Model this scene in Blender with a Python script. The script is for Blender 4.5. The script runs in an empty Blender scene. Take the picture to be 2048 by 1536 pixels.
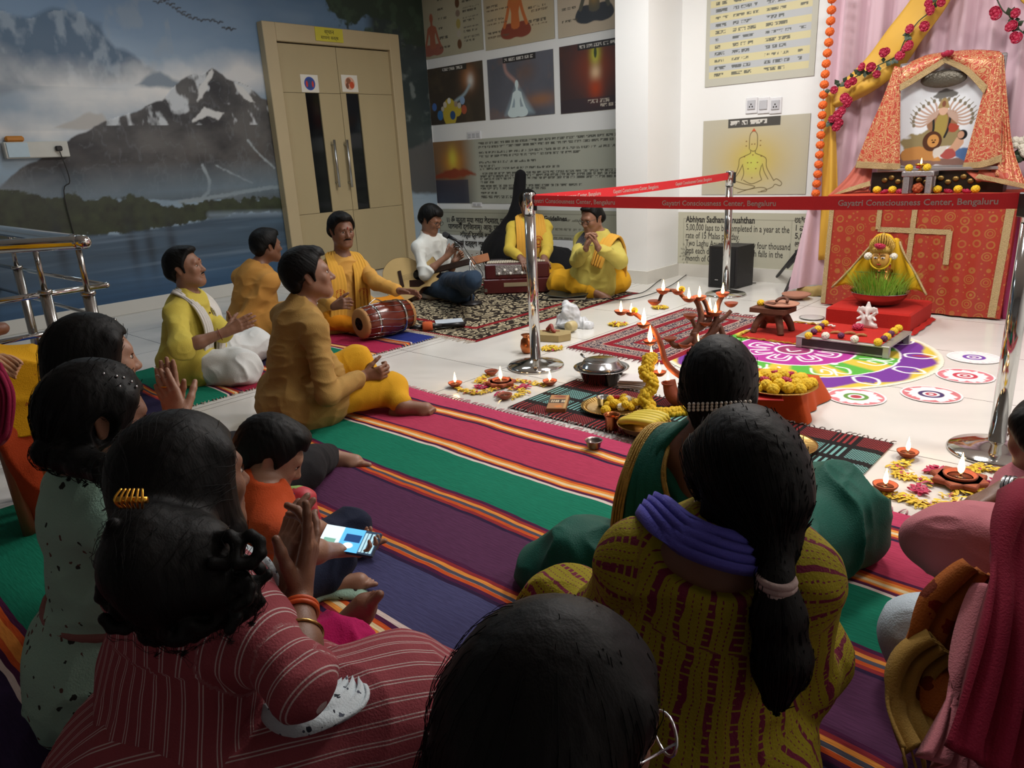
import bpy, math, random
import numpy as np
from mathutils import Vector, Matrix
random.seed(7); rng = np.random.default_rng(7)
S = bpy.context.scene; COL = S.collection
PI = math.pi
# ---------------------------------------------------------------- camera
YAW, PITCH, ROLL, FPX, CH = 0.74702488, 0.30036793, -0.05163973, 1472.36, 1.2
A = np.array
fw = A([-math.sin(YAW)*math.cos(PITCH), math.cos(YAW)*math.cos(PITCH), -math.sin(PITCH)])
_r = A([math.cos(YAW), math.sin(YAW), 0.0]); _u = np.cross(_r, fw)
rt = _r*math.cos(ROLL)+_u*math.sin(ROLL); up = -_r*math.sin(ROLL)+_u*math.cos(ROLL)
CAM = A([0, 0, CH])
cd = bpy.data.cameras.new('camera'); cam = bpy.data.objects.new('camera', cd); COL.objects.link(cam)
cd.sensor_width = 36; cd.lens = FPX*36/2048; cd.clip_start = .02
cam.matrix_world = Matrix([[rt[i], up[i], -fw[i], CAM[i]] for i in range(3)]+[[0, 0, 0, 1]])
S.camera = cam
# ---------------------------------------------------------------- world, view, lights
S.view_settings.view_transform = 'Standard'; S.view_settings.look = 'None'
S.view_settings.gamma = 1; S.view_settings.exposure = -0.33; S.view_settings.use_curve_mapping = False
W = bpy.data.worlds.new('world'); S.world = W; W.use_nodes = True
W.node_tree.nodes['Background'].inputs[0].default_value = (.55, .68, .8, 1)
W.node_tree.nodes['Background'].inputs[1].default_value = .10
def area(name, loc, size, watts, col, rot=(0, 0, 0), sy=None):
    l = bpy.data.lights.new(name, 'AREA'); l.energy = watts; l.color = col; l.size = size
    if sy: l.shape = 'RECTANGLE'; l.size_y = sy
    o = bpy.data.objects.new(name, l); o.location = loc; o.rotation_euler = rot; COL.objects.link(o); return o
LIGHTS = [((-1.2, 3.9, 3.05), 84, (1, .94, .88)), ((-2.9, 4.7, 3.05), 70, (1, .96, .92)), ((.7, 3.6, 3.05), 50, (1, .94, .88)), ((-1.6, 2.5, 3.05), 20, (.97, .98, 1)), ((-4.9, 4.4, 3.05), 17, (.85, .94, 1)), ((-5.6, 2.4, 3.05), 13, (.7, .88, 1))]
for i, (p, w, c) in enumerate(LIGHTS): area('ceiling_lamp_light', p, .55, w, c)
# ---------------------------------------------------------------- pixels to places
def ray(x, y): return fw+rt*(x-1024)/FPX-up*(y-768)/FPX
def pl(x, y, ax, v):
    d = ray(x, y); return CAM+d*((v-CAM[ax])/d[ax])
def fl(x, y, z=0.): return pl(x, y, 2, z)
def dp(x, y, w): return CAM+ray(x, y)*w
def pr(P):
    d = A(P, float)-CAM; w = d@fw; return A([1024+FPX*(d@rt)/w, 768-FPX*(d@up)/w, w])
def K(par, x, y, L, s):
    """the point on the sight line through (x, y) that is L away from par: s=-1 the nearer one, +1 the farther"""
    d = ray(x, y); n = np.linalg.norm(d); d = d/n; q = par-CAM; t = q@d; h2 = q@q-t*t
    r = L*L-h2; return CAM+d*(t+(s*math.sqrt(r) if r > 0 else 0))
def unit(v): v = A(v, float); return v/(np.linalg.norm(v)+1e-12)
def perp(v):
    v = unit(v); a = A([0, 0, 1.]) if abs(v[2]) < .9 else A([1., 0, 0]); a = unit(a-v*(a@v)); return a, np.cross(v, a)
# ---------------------------------------------------------------- materials
_m = {}
def nt(name):
    m = bpy.data.materials.new(name); m.use_nodes = True; t = m.node_tree
    return m, t, t.nodes['Principled BSDF']
def rgb(c):
    if isinstance(c, str):
        c = [int(c[i:i+2], 16)/255 for i in (0, 2, 4)]; c = [x/12.92 if x < .04045 else ((x+.055)/1.055)**2.4 for x in c]
    return (c[0], c[1], c[2], 1)
def nd(t, typ, **k):
    n = t.nodes.new('ShaderNode'+typ)
    for a, b in k.items():
        if isinstance(b, (int, float, tuple, list)) and a[0] == '_': n.inputs[int(a[1:])].default_value = b
        else: setattr(n, a, b)
    return n
def lk(t, a, b): t.links.new(a, b)
def ramp(t, fac, stops, interp='LINEAR'):
    n = t.nodes.new('ShaderNodeValToRGB'); n.color_ramp.interpolation = interp; e = n.color_ramp.elements
    while len(e) < len(stops): e.new(.5)
    for i, (p, c) in enumerate(stops): e[i].position = p; e[i].color = rgb(c)
    lk(t, fac, n.inputs[0]); return n.outputs[0]
def math_(t, op, a, b=None, c=None):
    n = t.nodes.new('ShaderNodeMath'); n.operation = op
    for i, v in enumerate((a, b, c)):
        if v is None: continue
        if isinstance(v, (int, float)): n.inputs[i].default_value = v
        else: lk(t, v, n.inputs[i])
    return n.outputs[0]
def mixc(t, f, a, b, mode='MIX'):
    n = t.nodes.new('ShaderNodeMix'); n.data_type = 'RGBA'; n.blend_type = mode
    for s, v in ((n.inputs[0], f), (n.inputs[6], a), (n.inputs[7], b)):
        if isinstance(v, (int, float)): s.default_value = v
        elif isinstance(v, (str, tuple, list)): s.default_value = rgb(v)
        else: lk(t, v, s)
    return n.outputs[2]
def M(name, col, rough=.5, metal=0., bump=0., bs=60., var=.12, vs=8., em=0., spec=None, stretch=None, sheen=0., trans=0., alpha=1., coord='Object', sss=0.):
    if name in _m: return _m[name]
    m, t, b = nt(name); c = rgb(col)
    tc = nd(t, 'TexCoord').outputs[coord]; mp = nd(t, 'Mapping'); lk(t, tc, mp.inputs[0])
    if stretch: mp.inputs[3].default_value = stretch
    nz = nd(t, 'TexNoise', _2=vs, _3=4.); lk(t, mp.outputs[0], nz.inputs[0])
    f = math_(t, 'MULTIPLY_ADD', nz.outputs[0], 2*var, 1-var)
    v = nd(t, 'Mix', data_type='RGBA', blend_type='MULTIPLY'); v.inputs[0].default_value = 1; v.inputs[6].default_value = c
    g = nd(t, 'CombineColor')
    for i in range(3): lk(t, f, g.inputs[i])
    lk(t, g.outputs[0], v.inputs[7]); lk(t, v.outputs[2], b.inputs['Base Color'])
    b.inputs['Roughness'].default_value = rough; b.inputs['Metallic'].default_value = metal
    if spec is not None: b.inputs['Specular IOR Level'].default_value = spec
    if sheen: b.inputs['Sheen Weight'].default_value = sheen
    if trans: b.inputs['Transmission Weight'].default_value = trans
    if alpha < 1: b.inputs['Alpha'].default_value = alpha
    if sss: b.inputs['Subsurface Weight'].default_value = sss; b.inputs['Subsurface Radius'].default_value = (.02, .008, .004); b.inputs['Subsurface Scale'].default_value = 1
    if em: b.inputs['Emission Color'].default_value = c; b.inputs['Emission Strength'].default_value = em
    if bump:
        n2 = nd(t, 'TexNoise', _2=bs, _3=3.); lk(t, mp.outputs[0], n2.inputs[0])
        bp = nd(t, 'Bump', _0=bump, _1=.01); lk(t, n2.outputs[0], bp.inputs['Height']); lk(t, bp.outputs[0], b.inputs['Normal'])
    _m[name] = m; return m
def VC(name, rough=.6, bump=0., bs=80., em=0.):
    """a material that shows the colours painted into the mesh"""
    if name in _m: return _m[name]
    m, t, b = nt(name); a = nd(t, 'Attribute', attribute_name='Col'); lk(t, a.outputs[0], b.inputs['Base Color'])
    b.inputs['Roughness'].default_value = rough
    if em: lk(t, a.outputs[0], b.inputs['Emission Color']); b.inputs['Emission Strength'].default_value = em
    if bump:
        tc = nd(t, 'TexCoord'); n2 = nd(t, 'TexNoise', _2=bs, _3=3.); lk(t, tc.outputs['Object'], n2.inputs[0])
        bp = nd(t, 'Bump', _0=bump, _1=.01); lk(t, n2.outputs[0], bp.inputs['Height']); lk(t, bp.outputs[0], b.inputs['Normal'])
    _m[name] = m; return m
# ---------------------------------------------------------------- objects
def tag(o, label=None, cat=None, group=None, kind=None):
    if label: o['label'] = label
    if cat: o['category'] = cat
    if group: o['group'] = group
    if kind: o['kind'] = kind
    return o
def empty(name, loc=(0, 0, 0), rz=0., label=None, cat=None, group=None):
    o = bpy.data.objects.new(name, None); COL.objects.link(o); o.location = loc; o.rotation_euler = (0, 0, rz); o.empty_display_size = .1
    return tag(o, label, cat, group)
def put(o, parent):
    COL.objects.link(o)
    if parent is not None:
        o.parent = parent; o.matrix_parent_inverse = Matrix.Identity(4)
    return o
def wpar(o, parent):
    """o's mesh is in world coordinates: keep it there under its parent"""
    o.parent = parent
    pm = Matrix.Translation(parent.location) @ parent.rotation_euler.to_matrix().to_4x4() if parent.parent is None else None
    o.matrix_parent_inverse = pm.inverted() if pm else Matrix.Identity(4)
    return o
def npmesh(name, V, Q, mats, mi=None, smooth=True):
    me = bpy.data.meshes.new(name); n = len(Q); s = Q.shape[1]
    me.vertices.add(len(V)); me.vertices.foreach_set('co', A(V, np.float32).ravel())
    me.loops.add(n*s); me.loops.foreach_set('vertex_index', Q.astype(np.int32).ravel())
    me.polygons.add(n); me.polygons.foreach_set('loop_start', np.arange(0, n*s, s, dtype=np.int32))
    try: me.polygons.foreach_set('loop_total', np.full(n, s, dtype=np.int32))
    except Exception: pass
    me.update(calc_edges=True)
    for m in mats if isinstance(mats, (list, tuple)) else [mats]: me.materials.append(m)
    if mi is not None: me.polygons.foreach_set('material_index', mi.astype(np.int32))
    if smooth: me.polygons.foreach_set('use_smooth', np.ones(n, dtype=bool))
    me.update(); return me
def copy_tree(o, parent=None):
    c = o.copy(); COL.objects.link(c)
    if parent: c.parent = parent
    for ch in o.children: copy_tree(ch, c)
    return c
def Rz(a): return Matrix.Rotation(a, 4, 'Z')
def T(*p): return Matrix.Translation(Vector(p[0] if len(p) == 1 else p))
class MB:
    def __init__(s): s.v = []; s.f = []; s.m = []; s.sm = []
    def add(s, v, f, m=0, smooth=False, mx=None):
        b = len(s.v)
        s.v += [tuple(mx @ Vector(p)) for p in v] if mx is not None else [tuple(p) for p in v]
        for q in f: s.f.append([b+i for i in q]); s.m.append(m); s.sm.append(smooth)
        return s
    def box(s, c, d, m=0, mx=None, bev=0.):
        x, y, z = (k/2 for k in d); cx, cy, cz = c
        if bev > 0:
            b = min(bev, .45*min(d)); v = []; 
            for sx in (-1, 1):
                for sy in (-1, 1):
                    for sz in (-1, 1):
                        v += [(cx+sx*(x-b), cy+sy*(y-b), cz+sz*z), (cx+sx*(x-b), cy+sy*y, cz+sz*(z-b)), (cx+sx*x, cy+sy*(y-b), cz+sz*(z-b))]
            I = lambda a, b_, c_, k: ((a*2+b_)*2+c_)*3+k
            f = []
            for k, (o) in ((0, 2), (1, 1), (2, 0)):
                for sgn in (0, 1):
                    def at(i, j):
                        q = [0, 0, 0]; q[o] = sgn; r = [a for a in range(3) if a != o]; q[r[0]] = i; q[r[1]] = j; return I(*q, k)
                    f.append([at(0, 0), at(1, 0), at(1, 1), at(0, 1)])
            for o in range(3):
                r = [a for a in range(3) if a != o]; ks = {2: 0, 1: 1, 0: 2}
                for i in (0, 1):
                    for j in (0, 1):
                        def cr(e, k):
                            q = [0, 0, 0]; q[o] = e; q[r[0]] = i; q[r[1]] = j; return I(*q, k)
                        f.append([cr(0, ks[r[0]]), cr(1, ks[r[0]]), cr(1, ks[r[1]]), cr(0, ks[r[1]])])
            for a in (0, 1):
                for b_ in (0, 1):
                    for c_ in (0, 1): f.append([I(a, b_, c_, 0), I(a, b_, c_, 1), I(a, b_, c_, 2)])
            return s.add(v, f, m, False, mx)
        v = [(cx+i*x, cy+j*y, cz+k*z) for i in (-1, 1) for j in (-1, 1) for k in (-1, 1)]
        return s.add(v, [(0, 1, 3, 2), (4, 6, 7, 5), (0, 4, 5, 1), (2, 3, 7, 6), (0, 2, 6, 4), (1, 5, 7, 3)], m, False, mx)
    def lathe(s, prof, n=32, m=0, mx=None, smooth=True, cap=True):
        v = []; f = []
        for r, z in prof:
            for i in range(n):
                a = 2*PI*i/n; v.append((r*math.cos(a), r*math.sin(a), z))
        for k in range(len(prof)-1):
            for i in range(n):
                j = (i+1) % n; f.append((k*n+i, k*n+j, (k+1)*n+j, (k+1)*n+i))
        if cap: f += [tuple(range(n-1, -1, -1)), tuple((len(prof)-1)*n+i for i in range(n))]
        return s.add(v, f, m, smooth, mx)
    def tube(s, pts, r, n=8, m=0, closed=False, cap=True, smooth=True):
        P = [A(p, float) for p in pts]; N = len(P); R = list(np.interp(np.linspace(0, 1, N), np.linspace(0, 1, len(r)), r)) if hasattr(r, '__len__') else [r]*N
        v = []; f = []; a = None
        for i in range(N):
            t = unit((P[(i+1) % N] if (i < N-1 or closed) else P[i])-(P[i-1] if (i > 0 or closed) else P[i]))
            if a is None: a, b = perp(t)
            else: a = unit(a-t*(a@t)); b = np.cross(t, a)
            for j in range(n):
                q = 2*PI*j/n; v.append(P[i]+(a*math.cos(q)+b*math.sin(q))*R[i])
        for i in range(N if closed else N-1):
            for j in range(n):
                k = (j+1) % n; i2 = (i+1) % N; f.append((i*n+j, i*n+k, i2*n+k, i2*n+j))
        if cap and not closed: f += [tuple(range(n-1, -1, -1)), tuple((N-1)*n+j for j in range(n))]
        return s.add(v, f, m, smooth)
    def ball(s, c, r, m=0, n=12, mx=None, fn=None):
        r = r if hasattr(r, '__len__') else (r, r, r); v = []; f = []; h = n//2+1
        for i in range(h+1):
            th = PI*i/h
            for j in range(n):
                ph = 2*PI*j/n; d = (math.sin(th)*math.cos(ph), math.sin(th)*math.sin(ph), math.cos(th))
                k = fn(d) if fn else 1; v.append((c[0]+r[0]*d[0]*k, c[1]+r[1]*d[1]*k, c[2]+r[2]*d[2]*k))
        for i in range(h):
            for j in range(n):
                k = (j+1) % n; f.append((i*n+j, (i+1)*n+j, (i+1)*n+k, i*n+k))
        return s.add(v, f, m, True, mx)
    def grid(s, fn, nu, nv, m=0, mx=None, smooth=True, thick=0.):
        v = [fn(i/nu, j/nv) for i in range(nu+1) for j in range(nv+1)]; w = nv+1
        f = [(i*w+j, (i+1)*w+j, (i+1)*w+j+1, i*w+j+1) for i in range(nu) for j in range(nv)]
        return s.add(v, f, m, smooth, mx)
    def prism(s, poly, z0, z1, m=0, mx=None):
        n = len(poly); v = [(x, y, z0) for x, y in poly]+[(x, y, z1) for x, y in poly]
        return s.add(v, [tuple(range(n-1, -1, -1)), tuple(range(n, 2*n))]+[(i, (i+1) % n, n+(i+1) % n, n+i) for i in range(n)], m, False, mx)
    def mesh(s, name, mats):
        me = bpy.data.meshes.new(name); me.from_pydata([tuple(map(float, p)) for p in s.v], [], s.f)
        for m in mats if isinstance(mats, (list, tuple)) else [mats]: me.materials.append(m)
        me.polygons.foreach_set('material_index', s.m); me.polygons.foreach_set('use_smooth', s.sm); me.update(); return me
    def build(s, name, mats, parent=None, label=None, cat=None, group=None, kind=None, loc=None, solid=0., world=False):
        o = bpy.data.objects.new(name, s.mesh(name, mats)); COL.objects.link(o)
        if loc is not None: o.location = loc
        if parent is not None: wpar(o, parent) if world else setattr(o, 'parent', parent)
        if solid: md = o.modifiers.new('solid', 'SOLIDIFY'); md.thickness = solid; md.offset = -1
        return tag(o, label, cat, group, kind)
# ---------------------------------------------------------------- noise
def _h(i, j, k, s):
    n = (i*73856093) ^ (j*19349663) ^ (k*83492791) ^ (s*2654435); n = (n ^ (n >> 13))*1274126177 & 0x7fffffff
    return ((n ^ (n >> 16)) & 0xffff)/65535.
def vn(p, s=0):
    p = np.asarray(p, float); i = np.floor(p).astype(np.int64); f = p-i; f = f*f*(3-2*f); r = 0
    for a in (0, 1):
        for b in (0, 1):
            for c in (0, 1):
                w = (f[..., 0] if a else 1-f[..., 0])*(f[..., 1] if b else 1-f[..., 1])*(f[..., 2] if c else 1-f[..., 2])
                r = r+w*_h(i[..., 0]+a, i[..., 1]+b, i[..., 2]+c, s)
    return r
def fbm(p, o=4, s=0):
    p = np.asarray(p, float); r = 0; w = 0
    for k in range(o): r = r+vn(p*2**k+k*17.3, s)*.5**k; w += .5**k
    return r/w
# ---------------------------------------------------------------- painting on a dense grid (colours of prints, murals and powder drawings)
def seg_d(U, V, P, closed=False):
    P = A(P, float); D = np.full(U.shape, 1e9); n = len(P)
    for i in range(n if closed else n-1):
        a, b = P[i], P[(i+1) % n]; e = b-a; L = e@e+1e-12
        t = np.clip(((U-a[0])*e[0]+(V-a[1])*e[1])/L, 0, 1); D = np.minimum(D, (U-a[0]-t*e[0])**2+(V-a[1]-t*e[1])**2)
    return np.sqrt(D)
def in_poly(U, V, P):
    r = np.zeros(U.shape, bool); n = len(P)
    for i in range(n):
        (x0, y0), (x1, y1) = P[i], P[(i+1) % n]
        if y0 == y1: continue
        c = (V > min(y0, y1)) & (V <= max(y0, y1)); r ^= c & (U < (V-y0)*(x1-x0)/(y1-y0)+x0)
    return r
def smp(P, n=6, closed=False):
    """smooth a traced outline (Catmull-Rom)"""
    P = A(P, float); N = len(P); o = []
    for i in range(N if closed else N-1):
        g = lambda k: P[k % N] if closed else P[max(0, min(N-1, k))]
        p0, p1, p2, p3 = g(i-1), g(i), g(i+1), g(i+2)
        for j in range(n):
            t = j/n; o.append(.5*(2*p1+(p2-p0)*t+(2*p0-5*p1+4*p2-p3)*t*t+(3*p1-p0-3*p2+p3)*t**3))
    if not closed: o.append(P[-1])
    return A(o)
class Paint:
    def __init__(s, w, h, res, base):
        s.nu, s.nv = max(2, int(w/res)), max(2, int(h/res)); u = np.linspace(0, w, s.nu+1); v = np.linspace(0, h, s.nv+1)
        s.w, s.h, s.res = w, h, res; s.U, s.V = np.meshgrid(u, v, indexing='ij'); s.C = np.empty(s.U.shape+(3,)); s.C[:] = rgb(base)[:3]
    def noise(s, sc, o=4, sd=0, st=(1, 1)): return fbm(np.stack([s.U*sc*st[0], s.V*sc*st[1], np.full(s.U.shape, sd*7.7+.5)], -1), o, sd)
    def mask(s, m, col, a=1.):
        m = (m*a)[..., None]; c = col if isinstance(col, np.ndarray) else A(rgb(col)[:3]); s.C = s.C*(1-m)+c*m; return s
    def poly(s, P, col, soft=None, rough=0., sc=20., sm=0, a=1., sd=1):
        P = smp(P, sm, True) if sm else A(P, float); soft = soft or s.res
        d = seg_d(s.U, s.V, P, True); d = np.where(in_poly(s.U, s.V, P), -d, d)
        if rough: d = d+rough*(s.noise(sc, 4, sd)*2-1)
        return s.mask(np.clip(.5-d/soft, 0, 1), col, a)
    def line(s, P, w, col, soft=None, sm=0, closed=False, a=1., rough=0., sc=40.):
        P = smp(P, sm, closed) if sm else P; d = seg_d(s.U, s.V, P, closed and not sm)-w/2
        if rough: d = d+rough*(s.noise(sc, 3, 5)*2-1)
        return s.mask(np.clip(.5-d/(soft or s.res), 0, 1), col, a)
    def ell(s, c, r, col, soft=None, a=1., rot=0.):
        x, y = s.U-c[0], s.V-c[1]; x, y = x*math.cos(rot)+y*math.sin(rot), -x*math.sin(rot)+y*math.cos(rot)
        k = np.sqrt((x/r[0])**2+(y/r[1])**2); d = (k-1)*min(r); return s.mask(np.clip(.5-d/(soft or s.res), 0, 1), col, a)
    def glow(s, c, r, col, a=1.):
        k = np.sqrt(((s.U-c[0])/r[0])**2+((s.V-c[1])/r[1])**2); return s.mask(np.exp(-k*k*1.5), col, a)
    def rect(s, x0, y0, x1, y1, col, a=1.): return s.mask(((s.U >= x0) & (s.U <= x1) & (s.V >= y0) & (s.V <= y1)).astype(float), col, a)
    def mesh(s, name, mat, o, eu, ev, bend=None, keep=None):
        P = A(o)+s.U[..., None]*A(eu)+s.V[..., None]*A(ev)
        if bend is not None: P = P+bend(s.U, s.V)
        n = s.nv+1; i, j = np.meshgrid(np.arange(s.nu), np.arange(s.nv), indexing='ij'); i = i.ravel(); j = j.ravel()
        Q = np.stack([i*n+j, (i+1)*n+j, (i+1)*n+j+1, i*n+j+1], 1); P = P.reshape(-1, 3); C = s.C.reshape(-1, 3)
        if keep is not None:
            k = keep.reshape(-1); Q = Q[k[Q].all(1)]; us, inv = np.unique(Q, return_inverse=True); P = P[us]; C = C[us]; Q = inv.reshape(-1, 4)
        me = npmesh(name, P, Q, mat); a = me.color_attributes.new('Col', 'FLOAT_COLOR', 'POINT')
        a.data.foreach_set('color', np.concatenate([np.clip(C, 0, 1), np.ones((len(C), 1))], 1).astype(np.float32).ravel()); return me
def mobj(name, me, parent=None, world=True, **k):
    o = bpy.data.objects.new(name, me); COL.objects.link(o)
    if parent is not None: wpar(o, parent) if world else setattr(o, 'parent', parent)
    return tag(o, k.get('label'), k.get('cat'), k.get('group'), k.get('kind'))
def text(name, s, size, mat, mx, parent=None, ext=.0006, align='LEFT', sx=1., width=None, bend=None, bold=0.):
    """lettering as a mesh; mx places it (x = reading direction, y = up the letters)"""
    c = bpy.data.curves.new(name, 'FONT'); c.body = s; c.size = size; c.extrude = ext; c.align_x = align; c.resolution_u = 2; c.offset = bold
    o = bpy.data.objects.new(name, c); COL.objects.link(o); dg = bpy.context.evaluated_depsgraph_get(); dg.update()
    me = bpy.data.meshes.new_from_object(o.evaluated_get(dg)); bpy.data.objects.remove(o); bpy.data.curves.remove(c)
    n = len(me.vertices); co = np.empty(n*3, np.float32)
    if n:
        me.vertices.foreach_get('co', co); co = co.reshape(-1, 3)
        if width: sx = width/max(1e-6, np.ptp(co[:, 0]))
        co[:, 0] *= sx
        if bend: co = bend(co)
        else: mm = A(mx); co = co@mm[:3, :3].T+mm[:3, 3]
        me.vertices.foreach_set('co', co.astype(np.float32).ravel())
    me.materials.clear(); me.materials.append(mat); me.update()
    return mobj(name, me, parent)
# ---------------------------------------------------------------- distance fields for bodies, clothes and hair
class Fld:
    def __init__(s, lo, hi, h, fine=()):
        s.ax = []
        for k in range(3):
            x = lo[k]; L = [x]
            while x < hi[k]:
                st = h
                for flo, fhi, fh in fine:
                    if flo[k] <= x <= fhi[k]: st = min(st, fh)
                x += st; L.append(x)
            s.ax.append(A(L))
        s.F = np.ones([len(a) for a in s.ax], np.float32); s.M = np.zeros(s.F.shape, np.uint8); s.h = h; s.cones = []; s.sw = False
    def _loc(s, lo, hi):
        sl = []
        for k in range(3):
            a = max(0, np.searchsorted(s.ax[k], lo[k])-1); b = min(len(s.ax[k]), np.searchsorted(s.ax[k], hi[k])+1); sl.append(slice(a, max(a, b)))
        g = np.meshgrid(*[s.ax[k][sl[k]] for k in range(3)], indexing='ij', sparse=True); return tuple(sl), g
    def op(s, dfn, lo, hi, k, m, mode='u'):
        pad = k+2*s.h; sl, g = s._loc(A(lo)-pad, A(hi)+pad)
        if any(x.stop <= x.start for x in sl): return
        d = dfn(*g).astype(np.float32); f = s.F[sl]
        if mode == 'u':
            hh = np.maximum(k-np.abs(f-d), 0)/max(k, 1e-6); s.M[sl] = np.where(d < f, m, s.M[sl]); s.F[sl] = np.minimum(f, d)-hh*hh*k/4
        elif mode == 's':
            e = -d; hh = np.maximum(k-np.abs(f-e), 0)/max(k, 1e-6); s.F[sl] = np.maximum(f, e)+hh*hh*k/4
            if m: s.M[sl] = np.where(np.abs(e) < .01, m, s.M[sl])
    def cone(s, a, b, ra, rb, k=.02, m=0, sq=None, mode='u'):
        """tapered limb from a to b; sq=(direction, factor) flattens it that way"""
        a, b = A(a, float), A(b, float); e = b-a; L = e@e+1e-9; R = max(ra, rb)
        if sq: n = unit(A(sq[0])-e*((A(sq[0])@e)/L)); q = sq[1]-1
        def f(X, Y, Z):
            x, y, z = X-a[0], Y-a[1], Z-a[2]; t = np.clip((x*e[0]+y*e[1]+z*e[2])/L, 0, 1)
            x, y, z = x-t*e[0], y-t*e[1], z-t*e[2]
            if sq: w = (x*n[0]+y*n[1]+z*n[2])*q; x, y, z = x+w*n[0], y+w*n[1], z+w*n[2]
            return np.sqrt(x*x+y*y+z*z)-(ra+(rb-ra)*t)
        s.cones.append((a, b, ra, rb, s.sw)); s.op(f, np.minimum(a, b)-R, np.maximum(a, b)+R, k, m, mode)
    def ell(s, c, r, k=.02, m=0, R=None, mode='u'):
        c = A(c, float); r = A(r, float); R = np.eye(3) if R is None else A(R); g = max(r)
        def f(X, Y, Z):
            x, y, z = X-c[0], Y-c[1], Z-c[2]; q = [(R[i][0]*x+R[i][1]*y+R[i][2]*z) for i in range(3)]
            k0 = np.sqrt(sum((q[i]/r[i])**2 for i in range(3))); k1 = np.sqrt(sum((q[i]/r[i]**2)**2 for i in range(3)))+1e-9; return k0*(k0-1)/k1
        s.op(f, c-g, c+g, k, m, mode)
    def cutbox(s, c, hs, R, k=.004, m=0):
        """remove an oriented box"""
        c = A(c, float); R = A(R); hs = A(hs); g = np.linalg.norm(hs)
        def f(X, Y, Z):
            x, y, z = X-c[0], Y-c[1], Z-c[2]; q = [np.abs(R[i][0]*x+R[i][1]*y+R[i][2]*z)-hs[i] for i in range(3)]; return np.maximum(np.maximum(q[0], q[1]), q[2])
        s.op(f, c-g, c+g, k, m, 's')
    def floor(s, z):
        f = s.F; s.F = np.maximum(f, (z-s.ax[2])[None, None, :].astype(np.float32))
    def net(s):
        F = s.F; F[0] = F[-1] = 1; F[:, 0] = F[:, -1] = 1; F[:, :, 0] = F[:, :, -1] = 1; I = F < 0; n = I.view(np.uint8)
        c = n[:-1]+n[1:]; c = c[:, :-1]+c[:, 1:]; c = c[:, :, :-1]+c[:, :, 1:]; idx = np.argwhere((c > 0) & (c < 8))
        ID = np.full(c.shape, -1, np.int32); ID[tuple(idx.T)] = np.arange(len(idx)); P = np.zeros((len(idx), 3)); N = np.zeros(len(idx))
        cs = [A([i, j, k]) for i in (0, 1) for j in (0, 1) for k in (0, 1)]; vals = [F[tuple((idx+q).T)] for q in cs]
        for a in range(8):
            for b in range(a+1, 8):
                if np.abs(cs[a]-cs[b]).sum() != 1: continue
                va, vb = vals[a], vals[b]; m = (va < 0) != (vb < 0); t = np.where(m, va/(va-vb+1e-12), 0)
                P += m[:, None]*(cs[a]+t[:, None]*(cs[b]-cs[a])); N += m
        P = P/N[:, None]+idx; W_ = np.stack([np.interp(P[:, k], np.arange(len(s.ax[k])), s.ax[k]) for k in range(3)], 1)
        mt = s.M[tuple(np.clip(np.round(P).astype(int), 0, A(F.shape)-1).T)]
        Q = []
        for ax in range(3):
            o = [k for k in range(3) if k != ax]
            sl0 = [slice(1, -1)]*3; sl1 = list(sl0); sl0[ax] = slice(0, -1); sl1[ax] = slice(1, None)
            a, b = I[tuple(sl0)], I[tuple(sl1)]; e = np.argwhere(a != b); ins = a[tuple(e.T)]; e = e.copy(); e[:, o[0]] += 1; e[:, o[1]] += 1
            def g(d0, d1):
                q = e.copy(); q[:, o[0]] += d0; q[:, o[1]] += d1; return ID[tuple(q.T)]
            q = np.stack([g(-1, -1), g(0, -1), g(0, 0), g(-1, 0)], 1); fl_ = ins if ax != 1 else ~ins; q = np.where(fl_[:, None], q, q[:, ::-1]); Q.append(q)
        Q = np.concatenate(Q); Q = Q[(Q >= 0).all(1)]; return W_, Q, mt
    def mesh(s, name, mats, disp=None, uv=False):
        V, Q, mt = s.net(); mi = mt[Q[:, 0]]; mi = np.minimum(mi, (len(mats) if isinstance(mats, (list, tuple)) else 1)-1)
        me = npmesh(name, V, Q, mats, mi)
        if disp is not None:
            nn = np.empty(len(V)*3, np.float32); me.vertex_normals.foreach_get('vector', nn); nn = nn.reshape(-1, 3)
            V2 = V+nn*disp(V, nn)[:, None]; me.vertices.foreach_set('co', V2.astype(np.float32).ravel()); me.update()
        if uv:
            D = np.full(len(V), 9.); U = np.zeros((len(V), 2))
            for a, b, ra, rb, sw in s.cones:
                e = b-a; L = np.linalg.norm(e)+1e-9; ax = e/L; w = V-a; t = w@ax; r = w-t[:, None]*ax; d = np.linalg.norm(w-np.clip(t, 0, L)[:, None]*ax, axis=1)-max(ra, rb); p, q = perp(ax)
                an = np.arctan2(r@q, r@p); k = d < D; D = np.where(k, d, D); U[k, 1 if sw else 0] = (an*max(ra, rb))[k]; U[k, 0 if sw else 1] = t[k]
            at = me.attributes.new('fab', 'FLOAT_VECTOR', 'POINT'); at.data.foreach_set('vector', np.concatenate([U, np.zeros((len(V), 1))], 1).astype(np.float32).ravel())
        return me
def folds(amp=.006, sc=9., st=(1, 1, 1), sd=0):
    st = A(st, float)
    def f(V, N):
        w = V+.10*(np.stack([vn(V*4.5, sd+i) for i in (1, 2, 3)], 1)-.5); r = lambda p, q: 1-np.abs(2*vn(p, q)-1)
        a = r(w*st*sc, sd)**2.2; b = r(w*st*sc*1.9+9, sd+5)**2; m = .25+1.1*vn(V*6+3, sd+9)
        return amp*m*(1.9*a+.6*b-.8)+amp*.5*(vn(V*4, sd+8)-.5)
    return f
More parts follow.
